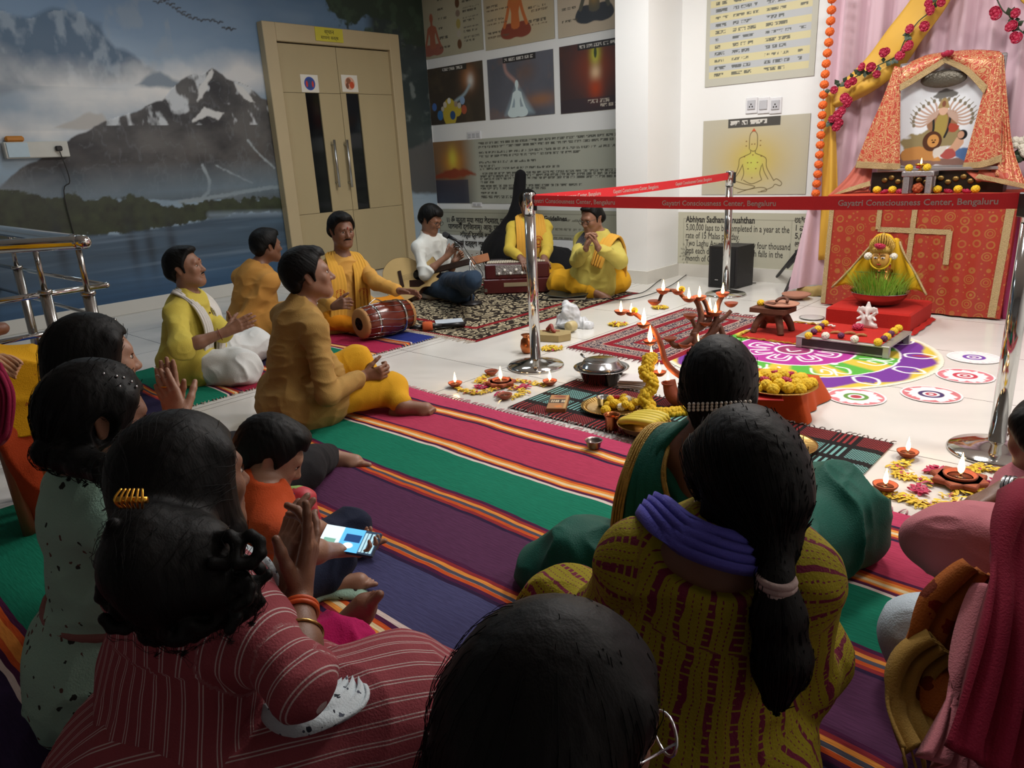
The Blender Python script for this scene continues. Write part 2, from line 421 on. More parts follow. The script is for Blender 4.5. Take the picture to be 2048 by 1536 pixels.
def strands(amp=.003, sc=70., flow=(0, 0, 1), sd=3):
    fz = unit(flow)
    def f(V, N):
        t = V@fz; w = V-t[:, None]*fz*.93; return amp*(vn(w*sc, sd)-.5)*2+amp*1.5*(vn(w*sc*.3+5, sd+1)-.5)
    return f
# ---------------------------------------------------------------- materials of people
def skin(k): return M('skin_'+k, {'a': '97705a', 'b': '87604a', 'c': '76503c', 'd': '6a4634', 'e': 'b08060'}[k], .48, var=.10, vs=30, bump=.12, bs=350, sss=.06)
HAIR = M('hair_black', '080808', .55, bump=.10, bs=300, stretch=(1, 1, .12), var=.3, spec=.18)
GREYH = HAIR
EYEW = M('eye_white', 'cfc7bc', .25, var=.02); IRIS = M('iris_brown', '1c110b', .15); LIP = M('lips', '7c4238', .45); LIPD = M('lips_dark', '5a332b', .5)
BINDI = M('tilak_red', 'a02412', .6); GOLD = M('gold', 'd9a441', .28, 1.); NAIL = M('nail', 'c09080', .3)
def hframe(az, nod=0., roll=0., at=None):
    """head axes (right, forward, up); az: 0 faces the camera, 90 faces the right of the picture, 180 away"""
    c = unit(A([CAM[0]-at[0], CAM[1]-at[1], 0])); r = A([-c[1], c[0], 0.]); r = r if r@rt > 0 else -r
    a = math.radians(az); f = c*math.cos(a)+r*math.sin(a); n = math.radians(nod); z = A([0, 0, 1.])
    f2 = f*math.cos(n)-z*math.sin(n); u = z*math.cos(n)+f*math.sin(n); x = np.cross(f2, u); q = math.radians(roll)
    x, u = x*math.cos(q)+u*math.sin(q), -x*math.sin(q)+u*math.cos(q); return np.stack([x, f2, u])
def head_prims(F, c, R, s=1., m=0, nk=None, face=True, nrk=.056, chin=1., nose=1.):
    g = lambda x, y, z: c+s*(R[0]*x+R[1]*y+R[2]*z)
    F.ell(g(0, -.012, .030), (.076*s, .096*s, .088*s), .02, m, R)
    F.ell(g(0, .022, -.022), (.064*s, .070*s, .082*s), .03, m, R)
    F.cone(g(0, .045, -.075), g(0, .066*chin, -.092), .034*s, .024*s, .035, m)
    for q in (-1, 1):
        F.cone(g(q*.048, .0, -.045), g(q*.020, .062, -.088), .024*s, .020*s, .03, m)
        F.ell(g(q*.038, .066, -.018), (.020*s, .016*s, .020*s), .025, m, R)
        F.cone(g(q*.076, -.006, -.016), g(q*.080, -.016, .018), .010*s, .014*s, .008, m, (R[0]*q+R[1]*.4, 2.4))
    if face:
        F.cone(g(-.030, .077, .026), g(.030, .077, .026), .013*s, .013*s, .02, m)
        for q in (-1, 1): F.ell(g(q*.030, .096, .006), (.017*s, .012*s, .010*s), .014, 0, R, 's')
        F.cone(g(0, .084, .012), g(0, .104*nose, -.026), .0075*s, .0125*s, .014, m); 
        for q in (-1, 1): F.ell(g(q*.012, .094, -.029), (.0085*s, .010*s, .008*s), .008, m, R)
        F.cone(g(-.016, .083, -.052), g(.016, .083, -.052), .0085*s, .0085*s, .012, m)
        F.cone(g(-.014, .081, -.063), g(.014, .081, -.063), .009*s, .009*s, .012, m)
        F.ell(g(0, .093, -.0575), (.024*s, .010*s, .0015*s), .003, 0, R, 's')
    if nk is not None: F.cone(nk, g(0, -.022, -.055), nrk*s, (nrk-.004)*s, .035, m)
def face_bits(c, R, s=1., lid=.5, lip=None, mouth=True):
    """eyes and lips, joined to the body mesh as extra islands"""
    b = MB(); g = lambda x, y, z: c+s*(R[0]*x+R[1]*y+R[2]*z); mx = lambda p: Matrix([[R[0][i]*1., R[1][i], R[2][i], p[i]] for i in range(3)]+[[0, 0, 0, 1]])
    for q in (-1, 1):
        b.ball((0, 0, 0), (.0135*s, .011*s, .0068*s), 1, 14, mx(g(q*.030, .0775, .007)))
        b.ball((0, 0, 0), (.0058*s, .004*s, .0058*s), 2, 12, mx(g(q*.030+.001, .0862, .0065)))
        b.grid(lambda u, v, q=q: tuple(s*k for k in (q*.030+(u-.5)*.034, .0755+.0135*math.cos((u-.5)*2.3)+(1-v)*.003, .007+.0085*math.cos((u-.5)*2.6)-v*.005*(lid*2)+.001)), 10, 2, 0, mx(c))
    for z, h in ((-.0535, .0032), (-.062, .0046)) if mouth else ():
        b.ball((0, 0, 0), (.0225*s, .008*s, h*s), 3, 14, mx(g(0, .0855, z)))
    return b
def palm_prims(F, w, d, n, sd, s=1., curl=.35, spread=.12, thumb=.6, m=0, fan=None, curls=None):
    """w wrist, d along the fingers, n out of the palm, sd towards the thumb: four fingers and a thumb"""
    d = unit(d); sd = unit(sd-d*(sd@d)); n = unit(n-d*(n@d)-sd*(n@sd))
    F.cone(w, w+d*.03*s, .027*s, .028*s, .02, m, (n, 1.5))
    for i, (o, L, k) in enumerate(((.027, .088, .92), (.009, .092, 1.), (-.010, .088, .95), (-.027, .080, .78))):
        kn = w+(d*L+sd*o)*s; F.cone(w+(d*.018+sd*o*.55)*s, kn, .0135*s, .0118*s, .010, m)
        a = (curls[i] if curls else curl); dd = unit(d+sd*(1.2-i)*spread); p = kn; an = a*.7
        for L2, r0, r1 in ((.044, .0100, .0090), (.027, .0090, .0082), (.021, .0082, .0070)):
            q = p+(dd*math.cos(an)+n*math.sin(an))*L2*k*s; F.cone(p, q, r0*s, r1*s, .0035, m); p = q; an += a
    p = w+(d*.022+sd*.022+n*.006)*s; q = unit(d*.75+sd*thumb+n*.35)
    for L2, r0, r1 in ((.042, .0150, .0118), (.032, .0112, .0100), (.025, .0100, .0082)):
        e = p+q*L2*s; F.cone(p, e, r0*s, r1*s, .006, m); p = e; q = unit(q+d*.22+n*.12)
def foot_prims(F, an, d, u, s=1., m=0, side=None):
    """an ankle, d heel-to-toe, u out of the instep"""
    d = unit(d); u = unit(u-d*(u@d)); sd = np.cross(d, u)
    F.cone(an, an-d*.045*s-u*.04*s, .031*s, .029*s, .02, m); F.cone(an-d*.04*s-u*.042*s, an+d*.11*s-u*.048*s, .027*s, .030*s, .03, m, (u, 1.3))
    F.cone(an+d*.015*s, an+d*.115*s-u*.035*s, .030*s, .026*s, .03, m); F.cone(an+d*.10*s-u*.045*s-sd*.02*s, an+d*.10*s-u*.045*s+sd*.022*s, .021*s, .021*s, .02, m, (u, 1.3))
    for i, (o, L, r) in enumerate(((.028, .062, .0125), (.010, .056, .0095), (-.004, .050, .0088), (-.017, .043, .0082), (-.029, .036, .0082))):
        p = an+(d*(.115-.006*i)-u*.047+sd*o)*s; F.cone(p, p+(d*L*.55+u*.004)*s, r*s*1.02, r*s, .004, m); F.cone(p+(d*L*.55+u*.004)*s, p+(d*L-u*.004)*s, r*s, r*s*.92, .003, m)
class Fig:
    """a figure: joints in J, then body(), clothes and hair as children"""
    def __init__(s, name, J, label, az, nod=0., roll=0., sk='b', size=1., fat=1., h=.0055, hh=.003, hs=1.):
        s.J = {k: A(v, float) for k, v in J.items()}; s.size = size; s.fat = fat; s.h = h; s.hh = hh; s.hs = hs*size; s.sk = sk; J = s.J
        s.pel = J['pel']; s.R = hframe(az, nod, roll, J['hd'])
        s.root = empty(name, (float(s.pel[0]), float(s.pel[1]), 0.), 0, label, 'person')
        if 'sL' in J:
            x = unit(J['sR']-J['sL']); u = unit(J['nk']-J['pel']); s.tf = unit(np.cross(u, x)); s.tx = unit(x-u*(x@u)); s.tu = u
            f = s.R[1]
        s.parts = {}
    def box(s, ks, pad=.16):
        P = A([s.J[k] for k in ks if k in s.J]); return P.min(0)-pad, P.max(0)+pad
    def body(s, hands={}, feet={}, face=True, lid=.5, extra=None, legs=True, nose=1., chin=1., mouth=True):
        J = s.J; z = s.size; ks = [k for k in J]; lo, hi = s.box(ks, .13*z); hi = np.maximum(hi, J['hd']+.15*z); lo[2] = max(lo[2], -.02)
        hc = J['hd']; fine = [(hc-.115*z, hc+.13*z, s.hh)] if s.hh < s.h else []
        for k in 'LR':
            if 'w'+k in J and k in hands: 
                hd_ = hands[k]; c = J['w'+k]+unit(hd_[0])*.09*z; fine.append((c-.11*z, c+.11*z, min(s.h, .0042)))
        F = Fld(lo, hi, s.h, fine); t = s.fat*z
        F.cone(J['pel'], J['pel']*.45+J['nk']*.55, .125*t, .12*t, .05, 0, (s.tf, 1.3)); F.cone(J['pel']*.45+J['nk']*.55, J['pel']*.15+J['nk']*.85, .12*t, .115*t, .05, 0, (s.tf, 1.3))
        for k in 'LR':
            if 's'+k not in J: continue
            F.cone(J['nk'], J['s'+k], .045*z, .046*z, .05, 0)
            if 'e'+k in J: F.cone(J['s'+k], J['e'+k], .044*t, .034*t, .02, 0)
            if 'w'+k in J:
                F.cone(J['e'+k], J['e'+k]*.6+J['w'+k]*.4, .034*t, .036*t, .02, 0); F.cone(J['e'+k]*.6+J['w'+k]*.4, J['w'+k], .036*t, .0235*z, .02, 0)
                if k in hands: palm_prims(F, J['w'+k], *hands[k][:3], s=z*hands[k][3].get('k', 1) if len(hands[k]) > 3 else z, **({a: b for a, b in hands[k][3].items() if a != 'k'} if len(hands[k]) > 3 else {}))
            if legs and 'k'+k in J:
                hp = J['pel']+s.tx*(.09*z if k == 'R' else -.09*z); F.cone(hp, J['k'+k], .078*t, .052*t, .03, 0)
                if 'a'+k in J: F.cone(J['k'+k], J['a'+k], .052*t, .031*z, .02, 0)
            if k in feet: foot_prims(F, J['a'+k], *feet[k][:2], s=z)
        head_prims(F, hc, s.R, s.hs, 0, J['nk'], face, chin=chin, nose=nose)
        if extra: extra(F)
        me = F.mesh('body', [skin(s.sk), EYEW, IRIS, LIP if s.sk in 'abe' else LIPD])
        if face:
            b = face_bits(hc, s.R, s.hs, lid, mouth=mouth); m2 = b.mesh('tmp', [skin(s.sk), EYEW, IRIS, LIP]); import bmesh
            bm = bmesh.new(); bm.from_mesh(me); bm.from_mesh(m2); bm.to_mesh(me); bm.free(); bpy.data.meshes.remove(m2)
        s.parts['body'] = mobj('body', me, s.root); return s
    def g(s, x, y, z): return s.J['hd']+s.hs*(s.R[0]*x+s.R[1]*y+s.R[2]*z)
    def top(s, mat, name='kurta', r=.0, sleeve=1.9, hem=.0, collar=True, disp=None, h=None, uv=False, skirt=None, belly=1., extra=None, neck=.0, cuff=.006, shoulder=1., label=None, swap=False, tail=.3):
        """sleeve: 0..1 along the upper arm, 1..2 along the forearm"""
        J = s.J; z = s.size; t = s.fat*z; h = h or s.h; ks = ['pel', 'nk', 'sL', 'sR', 'eL', 'eR', 'wL', 'wR']; lo, hi = s.box(ks, .24*z); lo[2] = max(lo[2], -.02); F = Fld(lo, hi, h); tf = s.tf
        if skirt: 
            for q in skirt: lo = np.minimum(lo, A(q[0])-.2); hi = np.maximum(hi, A(q[0])+.2)
            lo[2] = max(lo[2], -.02); F = Fld(lo, hi, h)
        p, n = J['pel'], J['nk']; mid = p*.55+n*.45; ch = p*.2+n*.8
        F.cone(p+A([0, 0, -.05*z]), mid, (.172+r)*t, (.138*belly+r)*t, .05, 0, (tf, 1.25)); F.cone(mid, ch, (.138*belly+r)*t, (.138+r)*t, .06, 0, (tf, 1.3))
        for k in 'LR' if tail else '':
            if 'k'+k in J: hp = p+s.tx*(.085*z if k == 'R' else -.085*z)+A([0, 0, .0]); F.cone(hp, hp+(J['k'+k]-hp)*tail, (.128+r)*t, (.112+r)*t, .05, 0)
        for k in 'LR':
            if 's'+k not in J: continue
            F.sw = swap; sh = J['s'+k]; F.cone(n+s.tu*.0*z, sh, .050*z, (.050+r*.6)*shoulder*t, .05, 0); F.cone(ch, sh-s.tu*.02*z, .09*t, .052*t, .05, 0); F.sw = swap
            if 'e'+k in J and sleeve > 0:
                q = min(1, sleeve); e = sh+(J['e'+k]-sh)*q; F.cone(sh, e, (.056+r*.5)*shoulder*t, (.050+r*.4)*t, .03, 0)
                if sleeve > 1 and 'w'+k in J: q = sleeve-1; w = J['e'+k]+(J['w'+k]-J['e'+k])*q; F.cone(J['e'+k], w, (.050+r*.4)*t, (.036+cuff+r*.3)*z, .02, 0)
            F.sw = False
        if collar: F.cone(n+s.tu*.0*z, n+s.tu*.035*z-tf*.004, .062*z, .058*z, .02, 0)
        if skirt:
            for a, b, ra, rb, sq in skirt: F.cone(a, b, ra, rb, .06, 0, sq)
        if extra: extra(F)
        c2 = n+s.tu*(.075*z)+unit(s.J['hd']-n)*.0; F.ell(c2+tf*(.012+neck)*z, (.056*z+neck*.5, .056*z+neck*.5, .055*z+neck*.6), .008, 0, None, 's')
        F.floor(.004); me = F.mesh(name, mat, disp or folds(.006*z, 9/z), uv); o = mobj(name, me, s.root, label=label); s.parts[name] = o; return o
    def legs(s, mat, name='trousers', r=.0, to=1.9, disp=None, uv=False, extra=None, h=None, drape=None, label=None):
        J = s.J; z = s.size; t = s.fat*z; ks = ['pel', 'kL', 'kR', 'aL', 'aR']; lo, hi = s.box(ks, .2*z); lo[2] = max(lo[2], -.02); F = Fld(lo, hi, h or s.h); p = J['pel']
        F.cone(p-s.tx*.06*z, p+s.tx*.06*z, (.105+r)*t, (.105+r)*t, .05, 0)
        for k in 'LR':
            if 'k'+k not in J: continue
            hp = p+s.tx*(.085*z if k == 'R' else -.085*z); kn = J['k'+k]; F.cone(hp, kn, (.088+r)*t, (.070+r)*t, .04, 0)
            if to > 1 and 'a'+k in J: F.cone(kn, kn+(J['a'+k]-kn)*(to-1), (.070+r)*t, (.050+r*.8)*z, .035, 0)
        if drape:
            for a, b, ra, rb, sq in drape: F.cone(a, b, ra, rb, .06, 0, sq)
        if extra: extra(F)
        F.floor(.004); me = F.mesh(name, mat, disp or folds(.007*z, 8/z, sd=4), uv); o = mobj(name, me, s.root, label=label); s.parts[name] = o; return o
    def hair(s, style='short', mat=None, vol=.0, fn=None, disp=None, h=None, fringe=.0, back=0., label=None, ears=False):
        J = s.J; z = s.hs; g = s.g; R = s.R; c = J['hd']; e = .3 if fn else .17; F = Fld(c-e*z*(1 if not fn else 1.6), c+e*z, h or max(.0028, s.hh)) if not fn else Fld(*fn(None), h or .004)
        v = (.014+vol)
        F.ell(g(0, -.014, .034), ((.076+v)*z, (.096+v)*z, (.088+v)*z), .01, 0, R)
        if style == 'short':
            F.cutbox(g(0, .10, -.045+fringe), (.2*z, .088*z, .10*z), s._tilt(-28), .012)
            F.cutbox(g(0, .10, -.09), (.2*z, .16*z, .085*z), s._tilt(0), .01)
            for q in (-1, 1): F.cone(g(q*.074, .014, .02), g(q*.071, .020, -.016), .011*z, .006*z, .01, 0)
            F.cone(g(0, -.078, -.01), g(0, -.072, -.055-back), .040*z, .026*z, .03, 0, (R[1], 1.6))
            F.cone(g(-.04, -.07, -.01), g(.04, -.07, -.01), .04*z, .04*z, .03, 0)
            F.ell(g(0, .055, .105), (.05*z, .03*z, (.016+vol*.5)*z), .03, 0, R)
        else:
            F.cutbox(g(0, .12, -.06+fringe), (.2*z, .083*z, .115*z), s._tilt(-12), .015)
            F.cutbox(g(0, .06, -.13), (.2*z, .2*z, .085*z), R, .01)
            for q in (-1, 1): F.cone(g(q*.066, .035, .06), g(q*.080, -.02, -.03), .022*z, .020*z, .03, 0)
            F.cone(g(0, -.07, 0), g(0, -.075, -.07), .055*z, .04*z, .03, 0, (R[1], 1.4))
        if fn: fn(F)
        if ears or style == 'short':
            for q in (-1, 1): F.ell(g(q*.094, -.004, -.006), (.024*z, .024*z, .034*z), .008, 0, R, 's')
        me = F.mesh('hair', mat or HAIR, disp or strands(.0011, 150, R[2]*.6-R[1]*.5)); o = mobj('hair', me, s.root, label=label); s.F_h = F; s.parts['hair'] = o; return o
    def _tilt(s, deg):
        a = math.radians(deg); R = s.R; f = R[1]*math.cos(a)+R[2]*math.sin(a); u = -R[1]*math.sin(a)+R[2]*math.cos(a); return np.stack([R[0], f, u])
    def flow_to(s, G, n, L=.3, r=.0008, sel=None, wave=0.):
        G = A(G); z0 = G[2]
        def f(P): d = G-P; m = (np.linalg.norm(d, axis=1) > .045) & (P[:, 2] > z0-.02); return np.where(m[:, None], d/(np.linalg.norm(d, axis=1, keepdims=True)+1e-6), A([[.0, 0, -1.]]))
        return s.strand_hair(n, f, L, r, .0006, sel=sel, wave=wave)
    def brow(s, w=1., mat=None):
        for q in (-1, 1):
            b = MB(); P = [s.g(q*x, y, zz) for x, y, zz in ((.012, .0905, .0225), (.022, .0905, .027), (.034, .0855, .0285), (.045, .077, .024))]; b.tube(smp(P, 4), [.0022*w*s.hs]*3+[.003*w*s.hs]*6+[.0014*w*s.hs]*4, 6, 0); b.build('eyebrow', mat or HAIR, s.root, world=True)
    def tache(s, w=1., beard=0.):
        b = MB(); P = [s.g(x, y, zz) for x, y, zz in ((-.030, .082, -.054), (-.016, .0925, -.046), (0, .0955, -.0425), (.016, .0925, -.046), (.030, .082, -.054))]; b.tube(smp(P, 4), [max(.001, (.0055*w)*(1-abs(i-8)/9.)**.5)*s.hs for i in range(17)], 8); b.build('moustache', HAIR, s.root, world=True)
    def strand_hair(s, n, flow, length=.25, r=.0007, off=.001, name='hair_strands', parent=None, sel=None, wave=0., mat=None):
        """loose hairs laid over the hair surface along flow(p)"""
        F = s.F_h; G = np.gradient(F.F, *F.ax) if len(set(F.F.shape)) else None; V = np.empty(len(s.parts['hair'].data.vertices)*3, np.float32); s.parts['hair'].data.vertices.foreach_get('co', V); V = V.reshape(-1, 3).astype(float)
        if sel is not None: V = V[sel(V)]
        P = V[rng.integers(0, len(V), n)]+rng.normal(0, .003, (n, 3)); st = .012; steps = int(length/st); X = [P.copy()]; h0 = A([a[0] for a in F.ax])
        def ix(P): return tuple(np.clip(np.searchsorted(F.ax[k], P[:, k]), 1, len(F.ax[k])-2) for k in range(3))
        ph = rng.uniform(0, 6, (n, 1))
        for i in range(steps):
            t = flow(P); I = ix(P); g_ = np.stack([G[k][I] for k in range(3)], 1); g_ /= np.linalg.norm(g_, axis=1, keepdims=True)+1e-6; f = F.F[I]
            t = t-g_*(t*g_).sum(1, keepdims=True)*.9; t /= np.linalg.norm(t, axis=1, keepdims=True)+1e-6; near = np.abs(f) < .05
            P = P+t*st-g_*((f-off)*near*.7)[:, None]
            if wave: P = P+wave*np.cross(t, g_)*np.sin(ph+i*.7)
            X.append(P.copy())
        b = MB(); 
        for k in range(n):
            L = max(3, int(steps*rng.uniform(.5, 1))); b.tube([x[k] for x in X[:L]], [r*(1-.6*j/L) for j in range(L)], 3, 0, cap=False)
        return b.build(name, mat or HAIR, parent or s.parts['hair'], world=True)
def ikpose(pel, d):
    """d: joint -> (parent, x, y, bone, sign) or ('z', x, y, height) or ('w', x, y, depth)"""
    J = {'pel': A(pel, float)}
    for k, v in d.items():
        if v[0] == 'z': J[k] = fl(v[1], v[2], v[3])
        elif v[0] == 'w': J[k] = dp(v[1], v[2], v[3])
        elif v[0] == 'p': J[k] = A(v[1:4], float)
        else: J[k] = K(J[v[0]], *v[1:])
    return J
# ================================================================ the room
XL, YB = -7.04, 6.42
WALLM = M('wall_paint_white', 'e9ebea', .55, var=.02, vs=2, bump=.05, bs=120)
def tilemat():
    m, t, b = nt('floor_tiles'); tc = nd(t, 'TexCoord').outputs['Object']; sp = nd(t, 'SeparateXYZ'); lk(t, tc, sp.inputs[0])
    def line(o, off, pitch, w):
        f = math_(t, 'FRACT', math_(t, 'DIVIDE', math_(t, 'SUBTRACT', o, off), pitch)); d = math_(t, 'ABSOLUTE', math_(t, 'SUBTRACT', f, .5)); return math_(t, 'GREATER_THAN', d, .5-w/pitch/2)
    g = math_(t, 'MAXIMUM', line(sp.outputs[0], -3.70, .8175, .005), line(sp.outputs[1], 3.01, .85, .005))
    st = math_(t, 'LESS_THAN', math_(t, 'ABSOLUTE', math_(t, 'ADD', sp.outputs[0], 3.765)), .003); g = math_(t, 'MAXIMUM', g, st)
    nz = nd(t, 'TexNoise', _2=1.3, _3=6., _8=1.2); lk(t, tc, nz.inputs[0]); c = ramp(t, nz.outputs[0], [(.35, 'd0d0cb'), (.6, 'dad8d3'), (.8, 'c8c7c2')])
    c = mixc(t, g, c, '5f5c58'); lk(t, c, b.inputs['Base Color']); b.inputs['Roughness'].default_value = .17; b.inputs['Specular IOR Level'].default_value = .45
    return m
b = MB(); b.box((-2.5, 2.2, -.05), (9.2, 8.8, .1)); b.build('floor', tilemat(), kind='structure')
b = MB(); b.box((-2.5, 2.2, 3.22), (9.2, 8.8, .1)); b.build('ceiling', M('ceiling_white', 'd8d8d4', .8, var=.02), kind='structure')
b = MB(); b.box((XL-.06, 2.2, 1.6), (.1, 8.6, 3.2)); b.build('wall_left', WALLM, kind='structure')
b = MB(); b.box((-2.5, YB+.05, 1.6), (9.2, .1, 3.2)); b.build('wall_back', WALLM, kind='structure')
b = MB(); b.box((1.95, 2.2, 1.6), (.1, 8.6, 3.2)); b.build('wall_right', WALLM, kind='structure')
b = MB(); b.box((-2.5, -2.1, 1.6), (9.2, .1, 3.2)); b.build('wall_front', M('wall_front_paint', '8d9092', .7, var=.03), kind='structure')
CX0, CX1, CY = -3.99, -3.655, 5.86
b = MB(); b.box(((CX0+CX1)/2, (CY+YB)/2, 1.6), (CX1-CX0, YB-CY, 3.2)); b.build('wall_column', WALLM, kind='structure')
SK = M('skirting_marble', 'cfcdc5', .25, var=.04)
b = MB(); b.box((XL+.012, 2.2, .06), (.024, 8.5, .12), bev=.004); b.build('baseboard_left', SK, kind='structure')
b = MB(); b.box(((XL+CX0)/2, YB-.008, .06), (CX0-XL, .016, .12)); b.build('baseboard_back', SK, kind='structure')
b = MB(); b.box(((CX1+1.9)/2, YB-.008, .06), (1.9-CX1, .016, .12)); b.build('baseboard_altar', SK, kind='structure')
b = MB(); b.box(((CX0+CX1)/2, CY-.008, .06), (CX1-CX0+.03, .016, .12)); b.box((CX1+.008, (CY+YB)/2, .06), (.016, YB-CY, .12)); b.build('baseboard_column', SK, kind='structure')
# ---------------------------------------------------------------- the mountain mural on the left wall
def mw(x, y): p = pl(x, y, 0, XL); return (p[1]+.4, p[2]-.12)
def ML(*P): return [mw(*p) for p in P]
def mural():
    P = Paint(6.8, 3.08, .0095, '6d8296'); V = P.V; n1 = P.noise(1.1, 5, 1, (.55, 1.4)); n2 = P.noise(5, 5, 2); n3 = P.noise(2.2, 5, 3, (.5, 1.6))
    k = np.clip((V-1.2)/1.9, 0, 1)[..., None]; P.C = A(rgb('93a9ba')[:3])*(1-k)+A(rgb('4a7098')[:3])*k
    P.mask(np.clip((n1-.5)*4, 0, 1)*.4, 'b4c2cc')
    # far snow range, upper left
    P.poly(ML((-120, 60), (0, 20), (60, 38), (110, 20), (160, 22), (205, 45), (230, 95), (270, 110), (310, 140), (350, 158), (200, 175), (-120, 200)), '3a5872', .04, .07, 4, a=.9); P.mask(np.clip((P.noise(8, 5, 7, (1, .6))-.54)*9, 0, 1)*in_poly(P.U, V, ML((-120, 60), (0, 20), (60, 38), (110, 20), (160, 22), (205, 45), (230, 95), (270, 110), (310, 140), (350, 158), (200, 175), (-120, 200))), 'a5b2bd', .55)
    P.mask(np.clip((P.noise(6, 5, 6, (1, .7))-.56)*9, 0, 1)*(V > mw(100, 165)[1])*(P.U < mw(330, 0)[0]), '8b98a3', .5)
    for pts, w, a in ((ML((-60, 130), (60, 190), (150, 205)), .3, .5), (ML((90, 172), (150, 180), (230, 185), (300, 178), (355, 182)), .26, .95), (ML((150, 190), (250, 195), (330, 180)), .16, .8), (ML((-60, 262), (60, 262), (130, 260), (200, 256)), .22, .95), (ML((380, 168), (470, 150), (560, 150)), .25, .8)):
        d = seg_d(P.U, V, pts)+.16*(n2-.5)*1.2+.1*(n3-.5); P.mask(np.clip(1-d/w, 0, 1)**1.1, 'e4e1dc', a)
    P.mask(np.clip((n3-.45)*3, 0, 1)*((V > mw(50, 262)[1]) & (V < mw(50, 170)[1])), '8796a2', .45)
    P.poly(ML((110, 255), (150, 240), (180, 222), (205, 226), (225, 250), (200, 258)), 'b7b3ad', .02, .03, 8)
    P.poly(ML((270, 170), (300, 150), (320, 140), (345, 160), (400, 180)), '7b8995', .03, .03, 8)
    # main mountain
    mt = ML((-40, 400), (40, 340), (100, 300), (150, 272), (200, 244), (240, 232), (290, 214), (325, 203), (340, 180), (362, 160), (385, 150), (405, 148), (424, 134), (444, 150), (452, 160), (480, 166), (500, 175), (522, 192), (545, 205), (580, 235), (640, 260), (700, 300), (760, 330), (760, 400))
    sh = fbm(np.stack([P.U*3+V*2, V*5-P.U*2, V*0+3.], -1), 5, 4); body = A(rgb('16191f')[:3])*(1-np.clip(sh*2.2-.6, 0, 1)[..., None])+A(rgb('5c5a58')[:3])*np.clip(sh*2.2-.6, 0, 1)[..., None]
    P.poly(mt, body, .012, .035, 6, a=1)
    inm = in_poly(P.U, V, mt)
    P.mask(np.clip((P.noise(9, 4, 8, (1, .6))-.57)*12, 0, 1)*inm*(V > mw(420, 250)[1]), 'd8dde0', .8); P.mask(np.clip((np.abs(P.noise(7, 4, 18, (1.4, .8))-.5)*-30+1), 0, 1)*inm, '7a8086', .25)
    P.mask(np.clip((P.noise(4, 4, 9, (1, 1))-.55)*4, 0, 1)*inm*(V < mw(300, 280)[1]), '4c403a', .5)
    for q in (((424, 134), (412, 150), (400, 178), (394, 200), (404, 196), (414, 168), (428, 146)), ((408, 214), (430, 222), (446, 226), (436, 238), (414, 234), (386, 242), (396, 228)), ((470, 168), (486, 176), (510, 205), (500, 204), (480, 186))): P.poly(ML(*q), 'd3d3d0', .012, .035, 12)
    for q, w in ((((404, 330), (418, 360), (415, 385), (396, 402)), .03), (((495, 280), (520, 310), (548, 335)), .018), (((430, 330), (470, 350), (505, 366)), .014), (((360, 404), (440, 392), (520, 378), (575, 372), (640, 372)), .035)): P.line(ML(*q), w, '9aa3a5', .012, 4, rough=.01)
    hz = np.clip(1-np.abs(V-mw(200, 392)[1])/.26, 0, 1)*(P.U < mw(620, 0)[0]); P.mask(hz*.75, '6f8390'); P.mask(np.clip(1-np.abs(V-mw(30, 385)[1])/.12, 0, 1)*np.clip(1.4-P.U*.5, 0, 1)*.7, 'a8adb0')
    # trees along the shore
    tr = ML((-160, 372), (0, 378), (60, 390), (120, 396), (150, 382), (165, 398), (240, 398), (260, 390), (300, 402), (350, 412), (460, 398), (560, 396), (760, 385), (760, 430), (500, 425), (420, 438), (280, 462), (100, 480), (-160, 500))
    tn = P.noise(16, 4, 11)[..., None]; P.poly(tr, A(rgb('151a17')[:3])*(1-tn)+A(rgb('3f4a30')[:3])*tn, .012, .05, 22)
    # lake
    lk_ = ML((-160, 492), (100, 474), (250, 468), (400, 442), (470, 428), (560, 424), (780, 420), (780, 760), (-160, 760))
    ln = P.noise(2.5, 5, 12, (.25, 5))[..., None]; deep = np.clip((mw(200, 560)[1]-V)/.5+.35, 0, 1)[..., None]
    lc = (A(rgb('44586a')[:3])*(1-deep)+A(rgb('1f4a70')[:3])*deep)*(.45+1.1*ln); P.poly(lk_, lc, .02, .02, 8)
    for x in (265, 300, 345, 120): P.glow(mw(x, 490), (.05, .3), '1c2730', .7)
    P.mask(np.clip((P.noise(4, 4, 14, (.2, 6))-.6)*5, 0, 1)*(V < mw(400, 432)[1]), '7b8ea0', .5); P.line(ML((420, 430), (560, 426)), .05, '8496a6', .05, a=.7)
    # right of the door: dark tree, rock, shore
    U = P.U; rx = mw(812, 300)[0]-.55
    P.mask(np.clip((U-rx-.1)/.15, 0, 1)*np.clip((V-mw(840, 390)[1])/.1, 0, 1), '29332f', .95); g = P.noise(11, 5, 15); P.mask(np.clip((g-.52)*7, 0, 1)*(U > rx+.1)*(V > mw(840, 380)[1]), '4f5a56', .5)
    P.mask(np.clip((g-.62)*9, 0, 1)*(U > rx+.2)*(V > mw(840, 260)[1]), '8d9694', .5); P.poly(ML((805, 300), (870, 280), (880, 385), (815, 385)), '5a5c5c', .04, .06, 6)
    P.poly(ML((645, 0), (690, -20), (860, -20), (870, 110), (810, 90), (780, 40), (740, 45), (720, 35), (695, 48), (680, 38), (655, 15)), '2e3d33', .02, .16, 9); P.mask(np.clip((g-.55)*8, 0, 1)*(V > mw(740, 70)[1])*(U > mw(650, 0)[0]), '3c5040', .8)
    for x, y in ((315, 6), (328, 2), (340, 10), (352, 18), (362, 26), (372, 32), (385, 38), (402, 42), (420, 42), (436, 46), (452, 58), (462, 60)):
        P.line(ML((x-8, y-3), (x-3, y-3), (x, y+1), (x+4, y-3), (x+9, y-2)), .012, '1d232a', .006)
